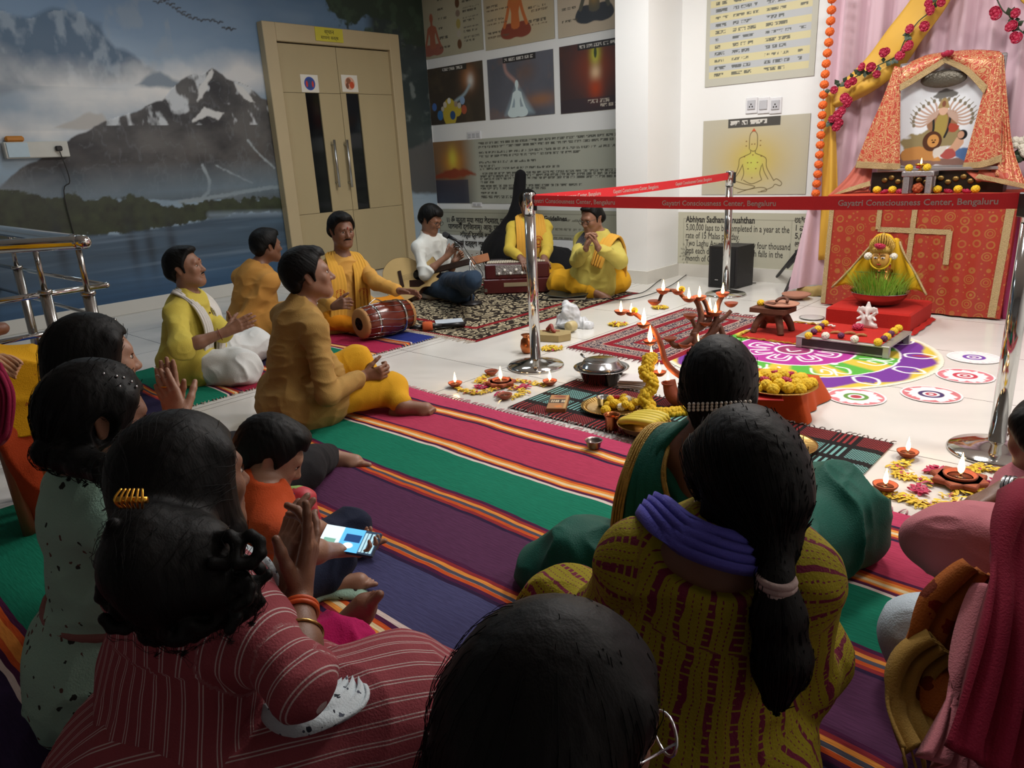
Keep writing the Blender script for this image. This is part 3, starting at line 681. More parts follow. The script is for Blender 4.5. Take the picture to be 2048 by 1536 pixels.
    me = P.mesh('wall_mural', VC('mural_print', .42), (XL, -.4, .12), (0, 1, 0), (0, 0, 1)); o = mobj('wall_mural', me, kind='structure'); o.location.x = .003
mural()
# ---------------------------------------------------------------- door
def door():
    WD = M('door_wood', 'b3a27c', .42, var=.08, vs=3, stretch=(1, 1, .25)); WF = M('door_frame_wood', 'bba985', .45, var=.06, vs=3); DK = M('gap_dark', '1c1a18', .8); GL = M('dark_glass', '0d1114', .08, spec=.6); ST = M('brushed_steel', 'b8b8b6', .3, 1.)
    y0 = (pl(512, 45, 0, XL)[1]+pl(575, 498, 0, XL)[1])/2; y1 = (pl(787, 71, 0, XL)[1]+pl(825, 525, 0, XL)[1])/2; zt = (pl(512, 45, 0, XL)[2]+pl(787, 71, 0, XL)[2])/2; X = XL
    r = empty('door_1', (X, (y0+y1)/2, 0)); tag(r, kind='structure'); k = lambda bb, n, m: bb.build(n, m, r, world=True); fwid = .14; yc = (y0+y1)/2
    b = MB(); b.box((X+.05, y0+fwid/2, zt/2), (.1, fwid, zt), bev=.006); b.box((X+.05, y1-fwid/2, zt/2), (.1, fwid, zt), bev=.006); b.box((X+.05, yc, zt-fwid*.6), (.1, y1-y0-2*fwid, fwid*1.2), bev=.006); k(b, 'door_frame', WF)
    lw = (y1-y0-2*fwid)/2; zl = zt-fwid*1.2
    for sgn, px in ((-1, ((1460, 447), (1530, 447), (1540, 1022), (1600, 1015))), (1, ((1655, 450), (1720, 450), (1725, 1003), (1780, 1000)))):
        c = yc+sgn*lw/2; b = MB(); q = [pl(a/2.4, d/2.4, 0, X+.06) for a, d in px]; ga = (q[0][1]+q[2][1])/2; gb = (q[1][1]+q[3][1])/2; gt = (q[0][2]+q[1][2])/2; gl = (q[2][2]+q[3][2])/2
        a0, a1 = c-lw/2+.003, c+lw/2-.003; z3 = zl-.012
        for (ya, yb, za, zb) in ((a0, a1, .01, gl-.003), (a0, a1, gt+.003, z3), (a0, ga, gl+.001, gt-.001), (gb, a1, gl+.001, gt-.001)): b.box((X+.035, (ya+yb)/2, (za+zb)/2), (.05, yb-ya, zb-za))
        lf = k(b, 'door_leaf', WD); b = MB(); b.box((X+.03, (ga+gb)/2, (gl+gt)/2), (.03, gb-ga, gt-gl)); o = b.build('glass_strip', GL, lf)
        hy = c-sgn*(lw/2-.075) if True else 0; p0 = pl(1608/2.4 if sgn < 0 else 1665/2.4, 685/2.4, 0, X+.12); p1 = pl(1625/2.4 if sgn < 0 else 1690/2.4, 885/2.4, 0, X+.12); hy = (p0[1]+p1[1])/2
        b = MB(); b.tube([(X+.12, hy, p0[2]+.03), (X+.12, hy, p1[2]-.03)], .014, 12)
        for zz in (p0[2]-.02, p1[2]+.02): b.tube([(X+.055, hy, zz), (X+.12, hy, zz)], .009, 8)
        b.build('door_handle', ST, lf)
        s = pl(1487/2.4 if sgn < 0 else 1679/2.4, 401/2.4, 0, X+.062); P = Paint(.21, .17, .003, 'e2ddd0'); P.ell((.105, .085), (.065, .065), '2f4aa0' if sgn < 0 else 'd9a58a')
        if sgn < 0: P.ell((.105, .085), (.05, .05), '31477f'); P.ell((.07, .08), (.012, .03), 'c43a34'); P.ell((.14, .08), (.012, .03), 'c43a34')
        else: P.ell((.09, .11), (.03, .03), '8d5a40'); P.ell((.13, .07), (.03, .035), 'c9502c'); P.ell((.07, .06), (.02, .03), '7a4a36')
        mobj('door_sticker', P.mesh('door_sticker', VC('print', .5), (X+.0625, s[1]-.105, s[2]-.085), (0, 1, 0), (0, 0, 1)), lf, world=False)
    b = MB(); b.box((X+.012, yc, zt/2), (.02, 2*lw+.02, zl)); k(b, 'door_gap', DK)
    s = pl(658, 70, 0, X+.1); b = MB(); b.box((X+.104, s[1], s[2]), (.006, .34, .13)); sg = b.build('door_sign', M('sign_yellow', 'c9bd3c', .5), r, world=True)
    mx = Matrix([[0, 0, 1, X+.1075], [1, 0, 0, s[1]], [0, 1, 0, s[2]+.008], [0, 0, 0, 1]]); dk = M('ink_dark', '26221c', .6)
    text('lettering', 'स्थान', .055, dk, mx, sg, align='CENTER'); mx[2][3] -= .052; text('lettering', 'साधना कक्ष', .045, dk, mx, sg, align='CENTER')
door()
# ---------------------------------------------------------------- boards and posters on the back wall
INK = M('ink', '2c2a28', .6); INKW = M('ink_white', 'e4e2da', .6); PR = VC('print', .5)
def bx4(tl, tr, bl, br, y=YB):
    q = [pl(x, yy, 1, y) for x, yy in (tl, tr, bl, br)]; return (q[0][0]+q[2][0])/2, (q[1][0]+q[3][0])/2, (q[2][2]+q[3][2])/2, (q[0][2]+q[1][2])/2
def words(P, x0, x1, y, h, col, sd=0, a=.85, dens=.62):
    r = random.Random(sd*977+int(y*999)); x = x0
    while x < x1:
        w = r.uniform(1.2, 4.5)*h
        if x+w > x1: break
        m = (P.U > x) & (P.U < x+w) & (np.abs(P.V-y) < h*.5); n = fbm(np.stack([P.U/h*2.2, P.V/h*2.0, P.U*0+sd], -1), 2, sd); P.mask(m*(n > .42), col, a); P.mask(m*(np.abs(P.V-y-h*.42) < h*.12), col, a); x += w+h*.7
def lotus(P, cx, cy, s, col, skincol=None, soft=None):
    sc = skincol or col; p = lambda L: [(cx+x*s*.7, cy+y*s) for x, y in L]
    P.poly(p([(-.50, .06), (-.40, .17), (-.2, .20), (0, .17), (.2, .20), (.40, .17), (.50, .06), (.42, -.02), (.2, -.05), (0, -.03), (-.2, -.05), (-.42, -.02)]), col, soft, sm=3)
    P.poly(p([(-.13, .12), (-.12, .35), (-.19, .50), (-.17, .56), (-.05, .60), (.05, .60), (.17, .56), (.19, .50), (.12, .35), (.13, .12)]), sc, soft, sm=3)
    for q in (-1, 1): P.line(p([(q*.17, .53), (q*.25, .34), (q*.36, .16)]), .065*s, sc, soft, 4)
    P.line(p([(0, .56), (0, .68)]), .07*s, sc, soft); P.ell((cx, cy+.75*s), (.06*s, .10*s), sc, soft)
def poster(name, rc, P, label, grp=None, th=.006, cat='poster'):
    x0, x1, z0, z1 = rc; r = empty(name, ((x0+x1)/2, YB, z0), 0, label, cat, grp)
    b = MB(); b.box(((x0+x1)/2, YB-th/2-.001, (z0+z1)/2), (x1-x0, th, z1-z0)); b.build('board', M('board_edge', '8d8a80', .5), r, world=True)
    mobj('print', P.mesh('print', PR, (x0, YB-th-.0016, z0), (1, 0, 0), (0, 0, 1)), r); return r
def cosmic(P, c1, c2, c3, sd):
    n = P.noise(3, 5, sd)[..., None]; P.C = A(rgb(c1)[:3])*(1-n)+A(rgb(c2)[:3])*n; P.mask(np.clip((P.noise(5, 4, sd+3)-.58)*5, 0, 1), c3, .6)
def banner(P, w, col='2e2c2e', tx='c9c6bf', h=.05):
    P.rect(P.w/2-w/2, P.h-h-.012, P.w/2+w/2, P.h, col); words(P, P.w/2-w/2+.02, P.w/2+w/2-.01, P.h-h/2-.008, h*.55, tx, 3)
# top row
rcs = [bx4((843, 0), (965, -15), (849, 120), (965, 100)), bx4((968, -15), (1107, -35), (971, 98), (1111, 81)), bx4((1114, -35), (1222, -50), (1118, 78), (1224, 57))]
rcs[2] = (rcs[2][0], CX0-.02, rcs[2][2], rcs[2][3])
for i, (x0, x1, z0, z1) in enumerate(rcs):
    z1 = min(3.1, z0+1.0); cx = pl(1190, 60, 1, YB)[0]-x0; P = Paint(x1-x0, z1-z0, .007, ('aaa68f', 'b3ab93', 'bcb09b')[i]); P.glow((P.w*.5, P.h*.5), (P.w*.5, P.h*.5), ('b9b39b', 'd6b98c', 'c9b7a0')[i], .8); w, h = P.w, P.h
    if i == 0:
        lotus(P, .16, .05, .50, '9c6153', 'a8664f'); 
        for k in range(9): P.ell((w*.62, .1+k*.105), (.035, .035 if k % 2 else .05), ('6b4a33', 'b5aea0', 'a89a58', '8c7a6c')[k % 4])
        for k in range(9): words(P, .28, .45, .1+k*.1, .022, '4d4a42', k); words(P, w*.7, w-.03, .12+k*.1, .022, '4d4a42', k+20); words(P, w*.7, w-.03, .155+k*.1, .016, '6d695e', k+40)
    elif i == 1:
        lotus(P, w*.46, .10, .62, '8a4434', 'c7703c'); P.glow((w*.46, .55), (.07, .1), 'd9b650', .9)
        for k in range(7): words(P, .04, .30, .16+k*.13, .022, '4d463c', k); words(P, .04, .36, .12+k*.13, .016, '6b5a48', k+9); words(P, w-.34, w-.04, .2+k*.13, .022, '4d463c', k+30); words(P, w-.3, w-.04, .165+k*.13, .016, '6b5a48', k+50)
    else:
        lotus(P, cx, .12, .66, '3a3f46', '59594f'); P.glow((cx, .38), (.07, .12), 'd6a44a', .9)
        for k in range(8): words(P, .05, .28, .14+k*.11, .022, '4d4a42', k)
    poster('chart_poster', (x0, x1, z0, z1), P, ('beige chart with a seated figure and a column of symbols, top left by the mural', 'beige chart with an orange glowing meditating figure, top row middle', 'beige chart with a dark blue meditating figure, top row beside the column')[i])
# middle row
rcs = [bx4((854, 139), (965, 121), (862, 251), (972, 240)), bx4((975, 120), (1106, 98), (981, 238), (1111, 229)), bx4((1119, 95), (1224, 76), (1123, 229), (1224, 217))]
rcs[2] = (rcs[2][0], CX0-.02, rcs[2][2], rcs[2][3])
for i, (x0, x1, z0, z1) in enumerate(rcs):
    cx = pl(1192, 150, 1, YB)[0]-x0; P = Paint(x1-x0, z1-z0, .005, '3a3630'); w, h = P.w, P.h
    if i == 0:
        cosmic(P, '33302a', '4a4036', '5d5340', 21); P.glow((w*.75, h*.75), (.13, .15), 'b0774c', .9); P.glow((w*.78, h*.7), (.06, .08), 'd8dcd8', .9); P.line([(w*.76, h*.62), (w*.66, h*.48), (w*.5, h*.38), (w*.45, h*.3)], .03, '9db4bf', .03, 5); P.ell((w*.38, .12), (.12, .16), 'b9a63a'); P.ell((w*.52, .14), (.07, .07), 'b9a63a')
        for cx, cy, r, c in ((.2, .16, .05, '3c6fa5'), (.43, .14, .045, '2f4f7d'), (.1, .32, .04, '4a6fb0'), (.62, .38, .04, '8aa6c8'), (.64, .22, .045, 'a8553c'), (.3, .34, .03, 'c9c2b0'), (.38, .40, .03, 'cfd3cf'), (.5, .33, .03, '9c8a7a'), (.56, .3, .03, 'b8b4a8'), (.25, .27, .025, 'b8b4a8')): P.ell((w*cx, h*cy), (r, r*1.1), c)
        banner(P, w*.45, '3a3833')
    elif i == 1:
        cosmic(P, '4b5059', '6e6f7a', '8a6a58', 31); P.glow((w*.8, h*.25), (.25, .08), '9a6a45', .8); P.glow((w*.6, h*.72), (.15, .12), '6f5a52', .8); P.line([(w*.27, h*.9), (w*.3, h*.75), (w*.42, h*.6), (w*.47, h*.5)], .03, 'b58f86', .04, 5)
        P.poly([(w*.45, h*.55), (w*.25, .03), (w*.70, .03)], 'a9c4cf', .06, a=.6); lotus(P, w*.45, .02, .42, 'cfe0e2'); banner(P, w*.5)
    else:
        cosmic(P, '3a3032', '4a3a3a', '5a3a30', 41); P.glow((cx, h*.65), (.3, .25), '8a3c22', .9); P.glow((cx, h*.82), (.07, .12), 'c4c94a', .95); P.ell((cx, h*.84), (.018, .05), '3c4a30'); P.glow((cx, h*.55), (.07, .09), 'e8c9a0', .95); P.glow((cx, h*.33), (.10, .12), 'b0441e', .95); P.rect(0, 0, w, h*.2, '33313a', .5); words(P, cx-.1, cx+.25, .09, .035, 'c9bfb0', 4); words(P, w*.48, w*.95, .05, .03, 'c9bfb0', 5); banner(P, w*.55)
    poster('picture_poster', (x0, x1, z0, z1), P, ('dark poster of a galaxy spilling planets onto a yellow shape', 'grey violet poster of a white meditating silhouette in a beam', 'dark red poster of a glowing orange kneeling figure beside the column')[i])
# long text board with a sunset
x0, x1, z0, z1 = bx4((859, 288), (1224, 257), (868, 404), (1226, 410)); z1 = (z1+pl(1224, 257, 1, YB)[2])/2; x1 = CX0-.01; P = Paint(x1-x0, z1-z0, .006, 'a7aa9d'); w, h = P.w, P.h; sw = pl(955, 340, 1, YB)[0]-x0
k = np.clip((sw-P.U)/.25, 0, 1)[..., None]; vv = (P.V/h)[..., None]; sun = A(rgb('3c3f48')[:3])*(1-vv)+A(rgb('8a6a4a')[:3])*vv; P.C = P.C*(1-k)+sun*k; P.glow((sw*.5, h*.66), (.24, .2), 'c9862f', .9); P.glow((sw*.5, h*.72), (.09, .14), 'd6c94a', .95); P.poly([(.05, h*.42), (.25, h*.52), (sw*.5, h*.55), (sw*.8, h*.54), (sw*.95, h*.46), (sw*.5, h*.4)], '8a3f28', .03, .03, 12); P.rect(0, 0, sw*.8, h*.38, '35394a', .8)
for j, (ln, a, e) in enumerate(((.93, 0, 1), (.87, 0, .97), (.79, 0, 1), (.73, .0, .66), (.64, 0, .42), (.58, 0, .12), (.54, .0, .56), (.46, .02, 1), (.42, 0, 1), (.38, 0, 1), (.33, .0, .12), (.27, 0, .7), (.23, 0, .45), (.16, 0, .12), (.10, 0, .4))): words(P, sw+.04+a*(w-sw), sw+.04+(w-sw-.08)*e, h*ln, .026, '43453f', j)
poster('text_board', (x0, x1, z0, z1), P, 'long grey board of printed lines with a sunset picture at its left end')
# guidelines board
x0 = (pl(868, 418, 1, YB)[0]+pl(877, 500, 1, YB)[0])/2; x1 = CX0-.01; z1 = pl(900, 418, 1, YB)[2]; z0 = .30; P = Paint(x1-x0, z1-z0, .008, 'a9a998'); w, h = P.w, P.h
P.line([(.03, .04), (.03, h-.04), (w-.03, h-.04), (w-.03, .04), (.03, .04)], .006, '7d7c6c'); X0 = pl(1090, 445, 1, YB)[0]-x0
for j in range(6): words(P, X0+.03, min(w-.06, X0+.75-.05*(j % 3)), h*.66-j*.1, .026, '6d6d60', j)
gb = poster('guideline_board', (x0, x1, z0, z1), P, 'grey guideline board with bold black script low on the wall behind the musicians')
def wt(s, x, y, x2, mat, par, hh, yy=YB-.0086, bold=0., y2=None):
    """lettering on the back wall from pixel (x, y) to pixel x2"""
    p = pl(x, y, 1, yy); q = pl(x2, y if y2 is None else y2, 1, yy); mx = Matrix([[1, 0, 0, p[0]], [0, 0, -1, yy], [0, 1, 0, p[2]], [0, 0, 0, 1]]); return text('lettering', s, hh, mat, mx, par, width=q[0]-p[0], bold=bold)
wt('।। ॐ स्तुता मया वरदा वेदमाता, प्रचोदयन्ताम्', 893, 444, 1052, INK, gb, .085, bold=.0022)
wt('पावमानी द्विजानाम्। आयुः प्राणं प्रजां पशुं', 897, 457, 1046, INK, gb, .085, bold=.0022)
wt('कीर्तिं द्रविणं ब्रह्मवर्चसम्', 921, 474, 1020, INK, gb, .085, bold=.0022)
wt('मह्यं दत्त्वा व्रजत ब्रह्मलोकम्', 912, 490, 1030, INK, gb, .085, bold=.0022)
wt('Ashwamegha Yajnen Guidelines'[12:], 1062, 440, 1134, INK, gb, .07, bold=.002)
# wall between: small switch plates on the back wall
def plate(px, py, w, h, label, y=YB, knobs=2, grp=None):
    p = pl(px, py, 1, y); r = empty('switch_plate', (p[0], y, p[2]), 0, label, 'switch', grp); b = MB(); b.box((p[0], y-.006, p[2]), (w, .012, h), bev=.003); b.build('plate', M('plastic_white', 'dcdde0', .35), r, world=True)
    for i in range(knobs): b = MB(); b.box((p[0]+(i-(knobs-1)/2)*w/(knobs+.3), y-.014, p[2]), (w/(knobs+1.2), .006, h*.55), bev=.002); b.build('switch', M('plastic_grey', 'b9bbc0', .35), r, world=True)
    return r
plate(949, 271, .22, .09, 'white switch plate on the wall under the galaxy poster', knobs=3); plate(955, 409, .16, .05, 'white switch plate just above the guideline board', knobs=2)
# boards right of the column
x0, x1, z0, z1 = bx4((1414, 0), (1641, -25), (1411, 175), (1628, 151)); z1 = z0+1.35; z1 = min(z1, 3.1); P = Paint(x1-x0, z1-z0, .005, 'b9b9ac'); w, h = P.w, P.h; n = 22
for j in range(n):
    y = .09+j*(h-.1)/n; ph = (h-.1)/n; P.rect(.04, y-ph/2, w-.05, y+ph/2, 'cdc69c' if j % 2 == 0 else 'b4b9bc')
    words(P, .055, .08, y, .02, '5a5a50', j); words(P, .09, .21, y, .024, '4f5350', j+5, dens=.9); words(P, .25, .48, y, .024, '4f5350', j+30); words(P, .54, .76, y, .024, '4f5350', j+60); words(P, .82, w-.08, y, .024, '4f5350', j+90)
poster('table_board', (x0, x1, z0, z1), P, 'tall chart board of striped rows of small text above the sockets')
rc = bx4((1408, 243), (1622, 226), (1404, 390), (1612, 387)); P = Paint(rc[1]-rc[0], rc[3]-rc[2], .003, 'b9b6a6'); w, h = P.w, P.h; P.glow((w*.5, h*.45), (w*.42, h*.48), 'c2a94e', .95); P.glow((w*.5, h*.42), (w*.12, h*.18), 'bfc45a', .9); P.poly([(w*.25, h-.075), (w*.74, h-.075), (w*.74, h), (w*.25, h)], '4a4844'); words(P, w*.27, w*.73, h-.036, .036, 'd5d3cc', 3)
dk = '5a4a28'; s = h
def YL(L, wd=.006, c=dk, cl=False): P.line([(w*.5+x*h, y*h) for x, y in L], wd, c, .004, 5, closed=cl)
YL([(-.055, .60), (-.057, .70), (-.05, .78), (-.02, .82), (.02, .82), (.05, .78), (.057, .70), (.055, .62), (.03, .575), (-.01, .57), (-.045, .59)]); YL([(-.035, .57), (-.04, .54), (-.14, .50), (-.19, .47), (-.20, .38), (-.24, .27), (-.30, .20)]); YL([(.035, .57), (.04, .54), (.14, .50), (.19, .46), (.20, .36), (.27, .24), (.31, .18)])
YL([(-.14, .40), (-.19, .30), (-.25, .22)]); YL([(.14, .40), (.17, .30), (.23, .20)]); YL([(-.14, .38), (-.12, .28), (-.15, .19)]); YL([(.13, .38), (.11, .28), (.14, .20)]); YL([(-.30, .20), (-.33, .15), (-.26, .10), (-.1, .06), (.1, .09), (.2, .08), (.21, .04), (.1, .03)]); YL([(-.12, .19), (0, .14), (.14, .19)]); YL([(-.28, .19), (-.1, .14), (.05, .1), (-.1, .05), (-.2, .02)]); YL([(.31, .18), (.35, .2), (.42, .15), (.4, .11), (.33, .13), (.29, .09), (.14, .04)]); YL([(-.33, .2), (-.4, .22), (-.36, .15), (-.31, .14)])
P.poly([(w*.5, h*.865), (w*.5-.02, h*.825), (w*.5+.02, h*.825)], 'c4532e')
for x, y in ((0, .52), (-.07, .42), (.07, .42), (-.02, .42), (-.06, .34), (.05, .34), (0, .22), (.12, .5), (-.12, .5), (-.02, .66), (.02, .66), (-.1, .7), (.1, .7), (-.1, .64), (.1, .64)): P.ell((w*.5+x*h, y*h), (.007, .005), '7a5a30')
poster('yoga_poster', rc, P, 'yellow poster with a line drawing of a cross-legged figure')
ra = bx4((1355, 424), (1613, 427), (1351, 527), (1585, 542)); xa, za, zb = ra[0], pl(1355, 527, 1, YB)[2], pl(1355, 424, 1, YB)[2]; zb = (zb+pl(1600, 427, 1, YB)[2])/2; xb = xa+1.75
P = Paint(xb-xa, zb-za, .006, 'b6b5a2'); w, h = P.w, P.h; P.line([(.08, .05), (.08, h-.06), (w-.03, h-.06)], .005, '8a8978'); X0 = pl(1583, 470, 1, YB)[0]-xa; P.line([(X0, .05), (X0, h-.06)], .004, '8a8978'); 
for k in range(30): a = k*2.4; P.ell((.11+.03*math.cos(a)*k/12, .10+.05*math.sin(a)*k/14), (.012, .006), '77776a', rot=a)
ab = poster('announcement_board', (xa, xb, za, zb), P, 'beige board of bold English writing low behind the black speaker')
for s, x, y, x2, y2 in (('Abhiyan Sadhana Anushthan', 1372, 444, 1510, 445), ('5,00,000 Japs to be completed in a year at the', 1372, 460, 1578, 464), ('rate of 15 Malas per day.', 1371, 476, 1478, 478), ('Two Laghu Anusthans of twenty four thousand', 1371, 491, 1580, 496), ('Japs each during Navratri which falls in the', 1371, 506, 1566, 513), ('month of Chaitra & Ashwin', 1371, 521, 1494, 526)): wt(s, x, y, x2, INK, ab, .082 if s[0] == 'A' else .085, bold=.0022 if s[0] == 'A' else .0, y2=y2)
for j, s in enumerate(('ಅಭಿಯಾನ', '1 ವರ್ಷ', '5,00', 'ಆಶ್ವ', 'ಜಪ', 'ಮಾ')): wt(s, 1589, 445+j*16, 1589+(40 if j < 2 else 24), INK, ab, .07, bold=.001)
for i, px in enumerate((1504, 1528, 1552)):
    p = pl(px, 211, 1, YB); r = empty('wall_socket', (p[0], YB, p[2]), 0, ('left wall socket of three above the yoga poster', 'middle plain switch between two wall sockets above the yoga poster', 'right wall socket of three above the yoga poster')[i], 'socket'); b = MB(); b.box((p[0], YB-.006, p[2]), (.105, .012, .13), bev=.004); b.build('plate', M('plastic_white', 'dcdde0', .35), r, world=True)
    b = MB(); b.box((p[0], YB-.016, p[2]+.005), (.07, .01, .075), bev=.003); b.build('switch' if i == 1 else 'socket_face', M('plastic_grey', 'b9bbc0', .35), r, world=True)
    if i != 1: b = MB(); [b.ball((p[0]+q*.012, YB-.022, p[2]-.01+.02*(q == 0)), .006, 0, 8) for q in (-1, 0, 1)]; b.build('socket_hole', INK, r, world=True)
# ---------------------------------------------------------------- stair railing and the box on the left wall
CHR = M('chrome_steel', 'c8c8c6', .09, 1., var=.03); CHR2 = M('steel_satin', 'a9a7a3', .22, 1.)
def railing():
    r = empty('stair_railing', (-6.4, 1.7, 0), 0, 'chrome stair railing at the left edge before the lake mural', 'railing'); z = .95
    c = fl(168, 484, z); a = fl(-60, 497, z); d = fl(-60, 452, z); a = c+(a-c)*1.6; d = c+(d-c)*1.3
    b = MB(); b.tube(smp([d, c+(d-c)*.12, c+(d-c)*.03+A([0, 0, 0]), c, c+(a-c)*.03, c+(a-c)*.12, a], 5), .028, 14); b.build('handrail', CHR, r, world=True)
    for px, py, zt in ((157, 500, .92), (70, 500, .92), (18, 470, .92)):
        t = fl(px, py, zt); t = fl(px, py, zt); g = A([t[0], t[1], 0.]); b = MB(); b.tube([g, g+A([0, 0, .74])], .024, 12); b.tube([g+A([0, 0, .735]), g+A([0, 0, .75])], .029, 12); b.tube([g+A([0, 0, .75]), t], .012, 10); b.lathe([(.06, 0), (.06, .008), (.03, .02)], 20, mx=T(g[0], g[1], .001)); b.build('post', CHR2, r, world=True)
    e1 = fl(213, 570, .66); e0 = fl(-80, 614, .66); e2 = fl(-60, 520, .66)
    b = MB(); b.tube([e1+(e0-e1)*1.0, e1], .015, 10); b.tube([e1, e1+(e2-e1)*1.0], .012, 10); b.ball(e1, .016); b.build('middle_rail', CHR, r, world=True)
    e1 = fl(228, 641, .38); e0 = fl(-80, 700, .38); e2 = fl(-60, 560, .38)
    b = MB(); b.tube([e0, e1], .015, 10); b.tube([e1, e2], .012, 10); b.ball(e1, .016); b.build('lower_rail', CHR, r, world=True)
railing()
p = pl(70, 300, 0, XL); r = empty('switch_box', (XL, p[1], p[2]), 0, 'white surface switch box on the mural with a black plug', 'switch box')
b = MB(); b.box((XL+.035, p[1], p[2]), (.07, .46, .125), bev=.006); b.build('box', M('plastic_cream', 'c9c7bd', .4), r, world=True); b = MB(); b.box((XL+.073, p[1]-.14, p[2]), (.008, .15, .11), bev=.002); b.build('cover', M('plastic_blue_white', 'b9cdd6', .4), r, world=True)
b = MB(); b.box((XL+.085, p[1]+.15, p[2]+.005), (.03, .05, .04), bev=.008); b.build('plug', INK, r, world=True)
b = MB(); b.box((XL+.04, p[1]-.14, p[2]+.085), (.05, .13, .044), bev=.012); b.build('packet', M('packet_orange', 'c07a24', .5), None, 'small orange packet resting on the wall switch box', 'packet')
b = MB(); q = pl(130, 395, 0, XL+.03); b.tube(smp([(XL+.09, p[1]+.15, p[2]-.02), (XL+.05, p[1]+.19, p[2]-.25), (XL+.02, q[1], q[2]), (XL+.02, q[1]+.03, .3), (XL+.03, q[1], .02)], 6), .004, 6); b.build('power_cord', INK, None, 'thin black cord hanging from the wall switch box', 'cord')
# ================================================================ people on the floor, far to near
def over(x, y, xy):
    d = ray(x, y); t = (d[0]*(xy[0]-CAM[0])+d[1]*(xy[1]-CAM[1]))/(d[0]**2+d[1]**2); return CAM+d*t
def pose(pel, nk, hd, baz, s=1., sh=.155, drop=.062, lean=.02, hl=.03, tilt=0., **j):
    """pel: a place; nk, hd: pixels (the sign says leaning nearer or farther); baz: where the chest faces"""
    pel = A(pel, float); R = hframe(baz, 0, 0, pel); J = {'pel': pel}; J['nk'] = over(nk[0], nk[1], pel+R[1]*lean*s); J['hd'] = over(hd[0], hd[1], J['nk']+R[1]*hl*s); u = unit(J['nk']-J['pel']); x = unit(R[0]-u*(R[0]@u)); x = unit(x*math.cos(tilt)+u*math.sin(tilt)); J['sR'] = J['nk']+x*sh*s-u*drop*s; J['sL'] = J['nk']-x*sh*s-u*drop*s
    for k, v in j.items():
        if v[0] == 'z': J[k] = fl(v[1], v[2], v[3])
        elif v[0] == 'w': J[k] = dp(v[1], v[2], v[3])
        elif v[0] == 'p': J[k] = A(v[1:4], float)
        elif v[0] == 'l': J[k] = J[v[1]]+R[0]*v[2]*s+R[1]*v[3]*s+A([0, 0, v[4]*s])   # local offset: right, forward, up
        else: J[k] = K(J[v[0]], v[1], v[2], v[3]*s, v[4])
    return J
def report(n, J):
    d = lambda a, b: round(float(np.linalg.norm(J[a]-J[b])), 2) if a in J and b in J else None
    print('POSE', n, 'trunk', d('pel', 'nk'), 'neck', d('nk', 'hd'), 'arms', [(d('s'+k, 'e'+k), d('e'+k, 'w'+k)) for k in 'LR'], 'legs', [(d('pel', 'k'+k), d('k'+k, 'a'+k)) for k in 'LR'], {k: [round(float(x), 2) for x in v] for k, v in J.items()})
def floorp(x, y, z, back=.0):
    p = fl(x, y); h = unit(A([p[0], p[1], 0.])); return A([p[0]+h[0]*back, p[1]+h[1]*back, z])
def cloth(name, col, **k):
    a = dict(rough=.85, bump=.25, bs=260, var=.10, vs=6, sheen=.03, spec=.22); a.update(k); return M(name, col, **a)
PEOPLE = {}
def scarf(fg, pts, w, t, mat, name='scarf', label=None, n=3, amp=.006, flat=None, sd=0, fringe=0):
    """a strip of cloth laid along pts; w may vary; flat = direction out of the cloth at every point"""
    C = smp(pts, 8); N = len(C); Wd = np.interp(np.linspace(0, 1, N), np.linspace(0, 1, len(w)), w) if hasattr(w, '__len__') else np.full(N, w)
    FL = np.stack([np.interp(np.linspace(0, 1, N), np.linspace(0, 1, len(flat)), A(flat)[:, k]) for k in range(3)], 1); b = MB(); m = 14; rows = []
    for i in range(N):
        tg = unit(C[min(N-1, i+1)]-C[max(0, i-1)]); nn = unit(FL[i]-tg*(FL[i]@tg)); sd_ = np.cross(tg, nn); row = []
        for j in range(m+1):
            v = j/m-.5; f = amp*math.sin(j*2.1+sd+i*.13)+amp*.7*math.sin(j*4.3+i*.21); row.append(C[i]+sd_*v*Wd[i]+nn*(f+t*.5*(1-(2*v)**2)))
        rows.append(row)
    b.grid(lambda u, v: rows[int(round(u*(N-1)))][int(round(v*m))], N-1, m); o = b.build(name, mat, fg.root, world=True, label=label, solid=t); fg.parts[name] = o
    if fringe:
        f = MB()
        for e in (0, N-1):
            for j in range(0, m+1):
                p = rows[e][j]; d = unit(rows[e][j]-rows[1 if e == 0 else N-2][j])*.5+A([0, 0, -.6]); f.tube([p, p+d*fringe*.5+A([.003, 0, 0]), p+d*fringe], [.0022, .0026, .001], 5)
        f.build('fringe', mat, o)
    return o
def band(fg, joint, toward, off, rad, r, mat, name='bracelet', label=None, n=1):
    a, b_ = fg.J[joint], fg.J[toward]; d = unit(b_-a); p, q = perp(d); b = MB()
    for k in range(n): c = a+d*(off+k*.009); b.tube([c+(p*math.cos(t)+q*math.sin(t))*rad for t in np.linspace(0, 2*PI, 25)[:-1]], r, 8, closed=True)
    return b.build(name, mat, fg.root, world=True, label=label)
def buttons(fg, p0, p1, n, mat):
    for t in np.linspace(0, 1, n): b = MB(); b.ball(A(p0)*(1-t)+A(p1)*t, .006, 0, 8); b.build('button', mat, fg.root, world=True)
Mus = cloth('kurta_mustard', 'a6844a', vs=4); Yel = cloth('kurta_yellow', 'c6b650'); Org = cloth('kurta_saffron', 'bd8a44'); Org2 = cloth('kurta_orange', 'c8984a'); Wht = cloth('dhoti_white', 'cfd3d2'); Tro = cloth('trousers_marigold', 'cb981e'); Ylg = cloth('kurta_pale_yellow', 'b9ac55'); Scf = cloth('scarf_white', 'd2d0ca', bump=.4); Jean = cloth('jeans_blue', '26384c'); Wsh = cloth('shirt_white', 'cfd4d0')
Sho = cloth('shawl_saffron', 'd2a040'); Prt = M('print_red', 'b0491f', .8)
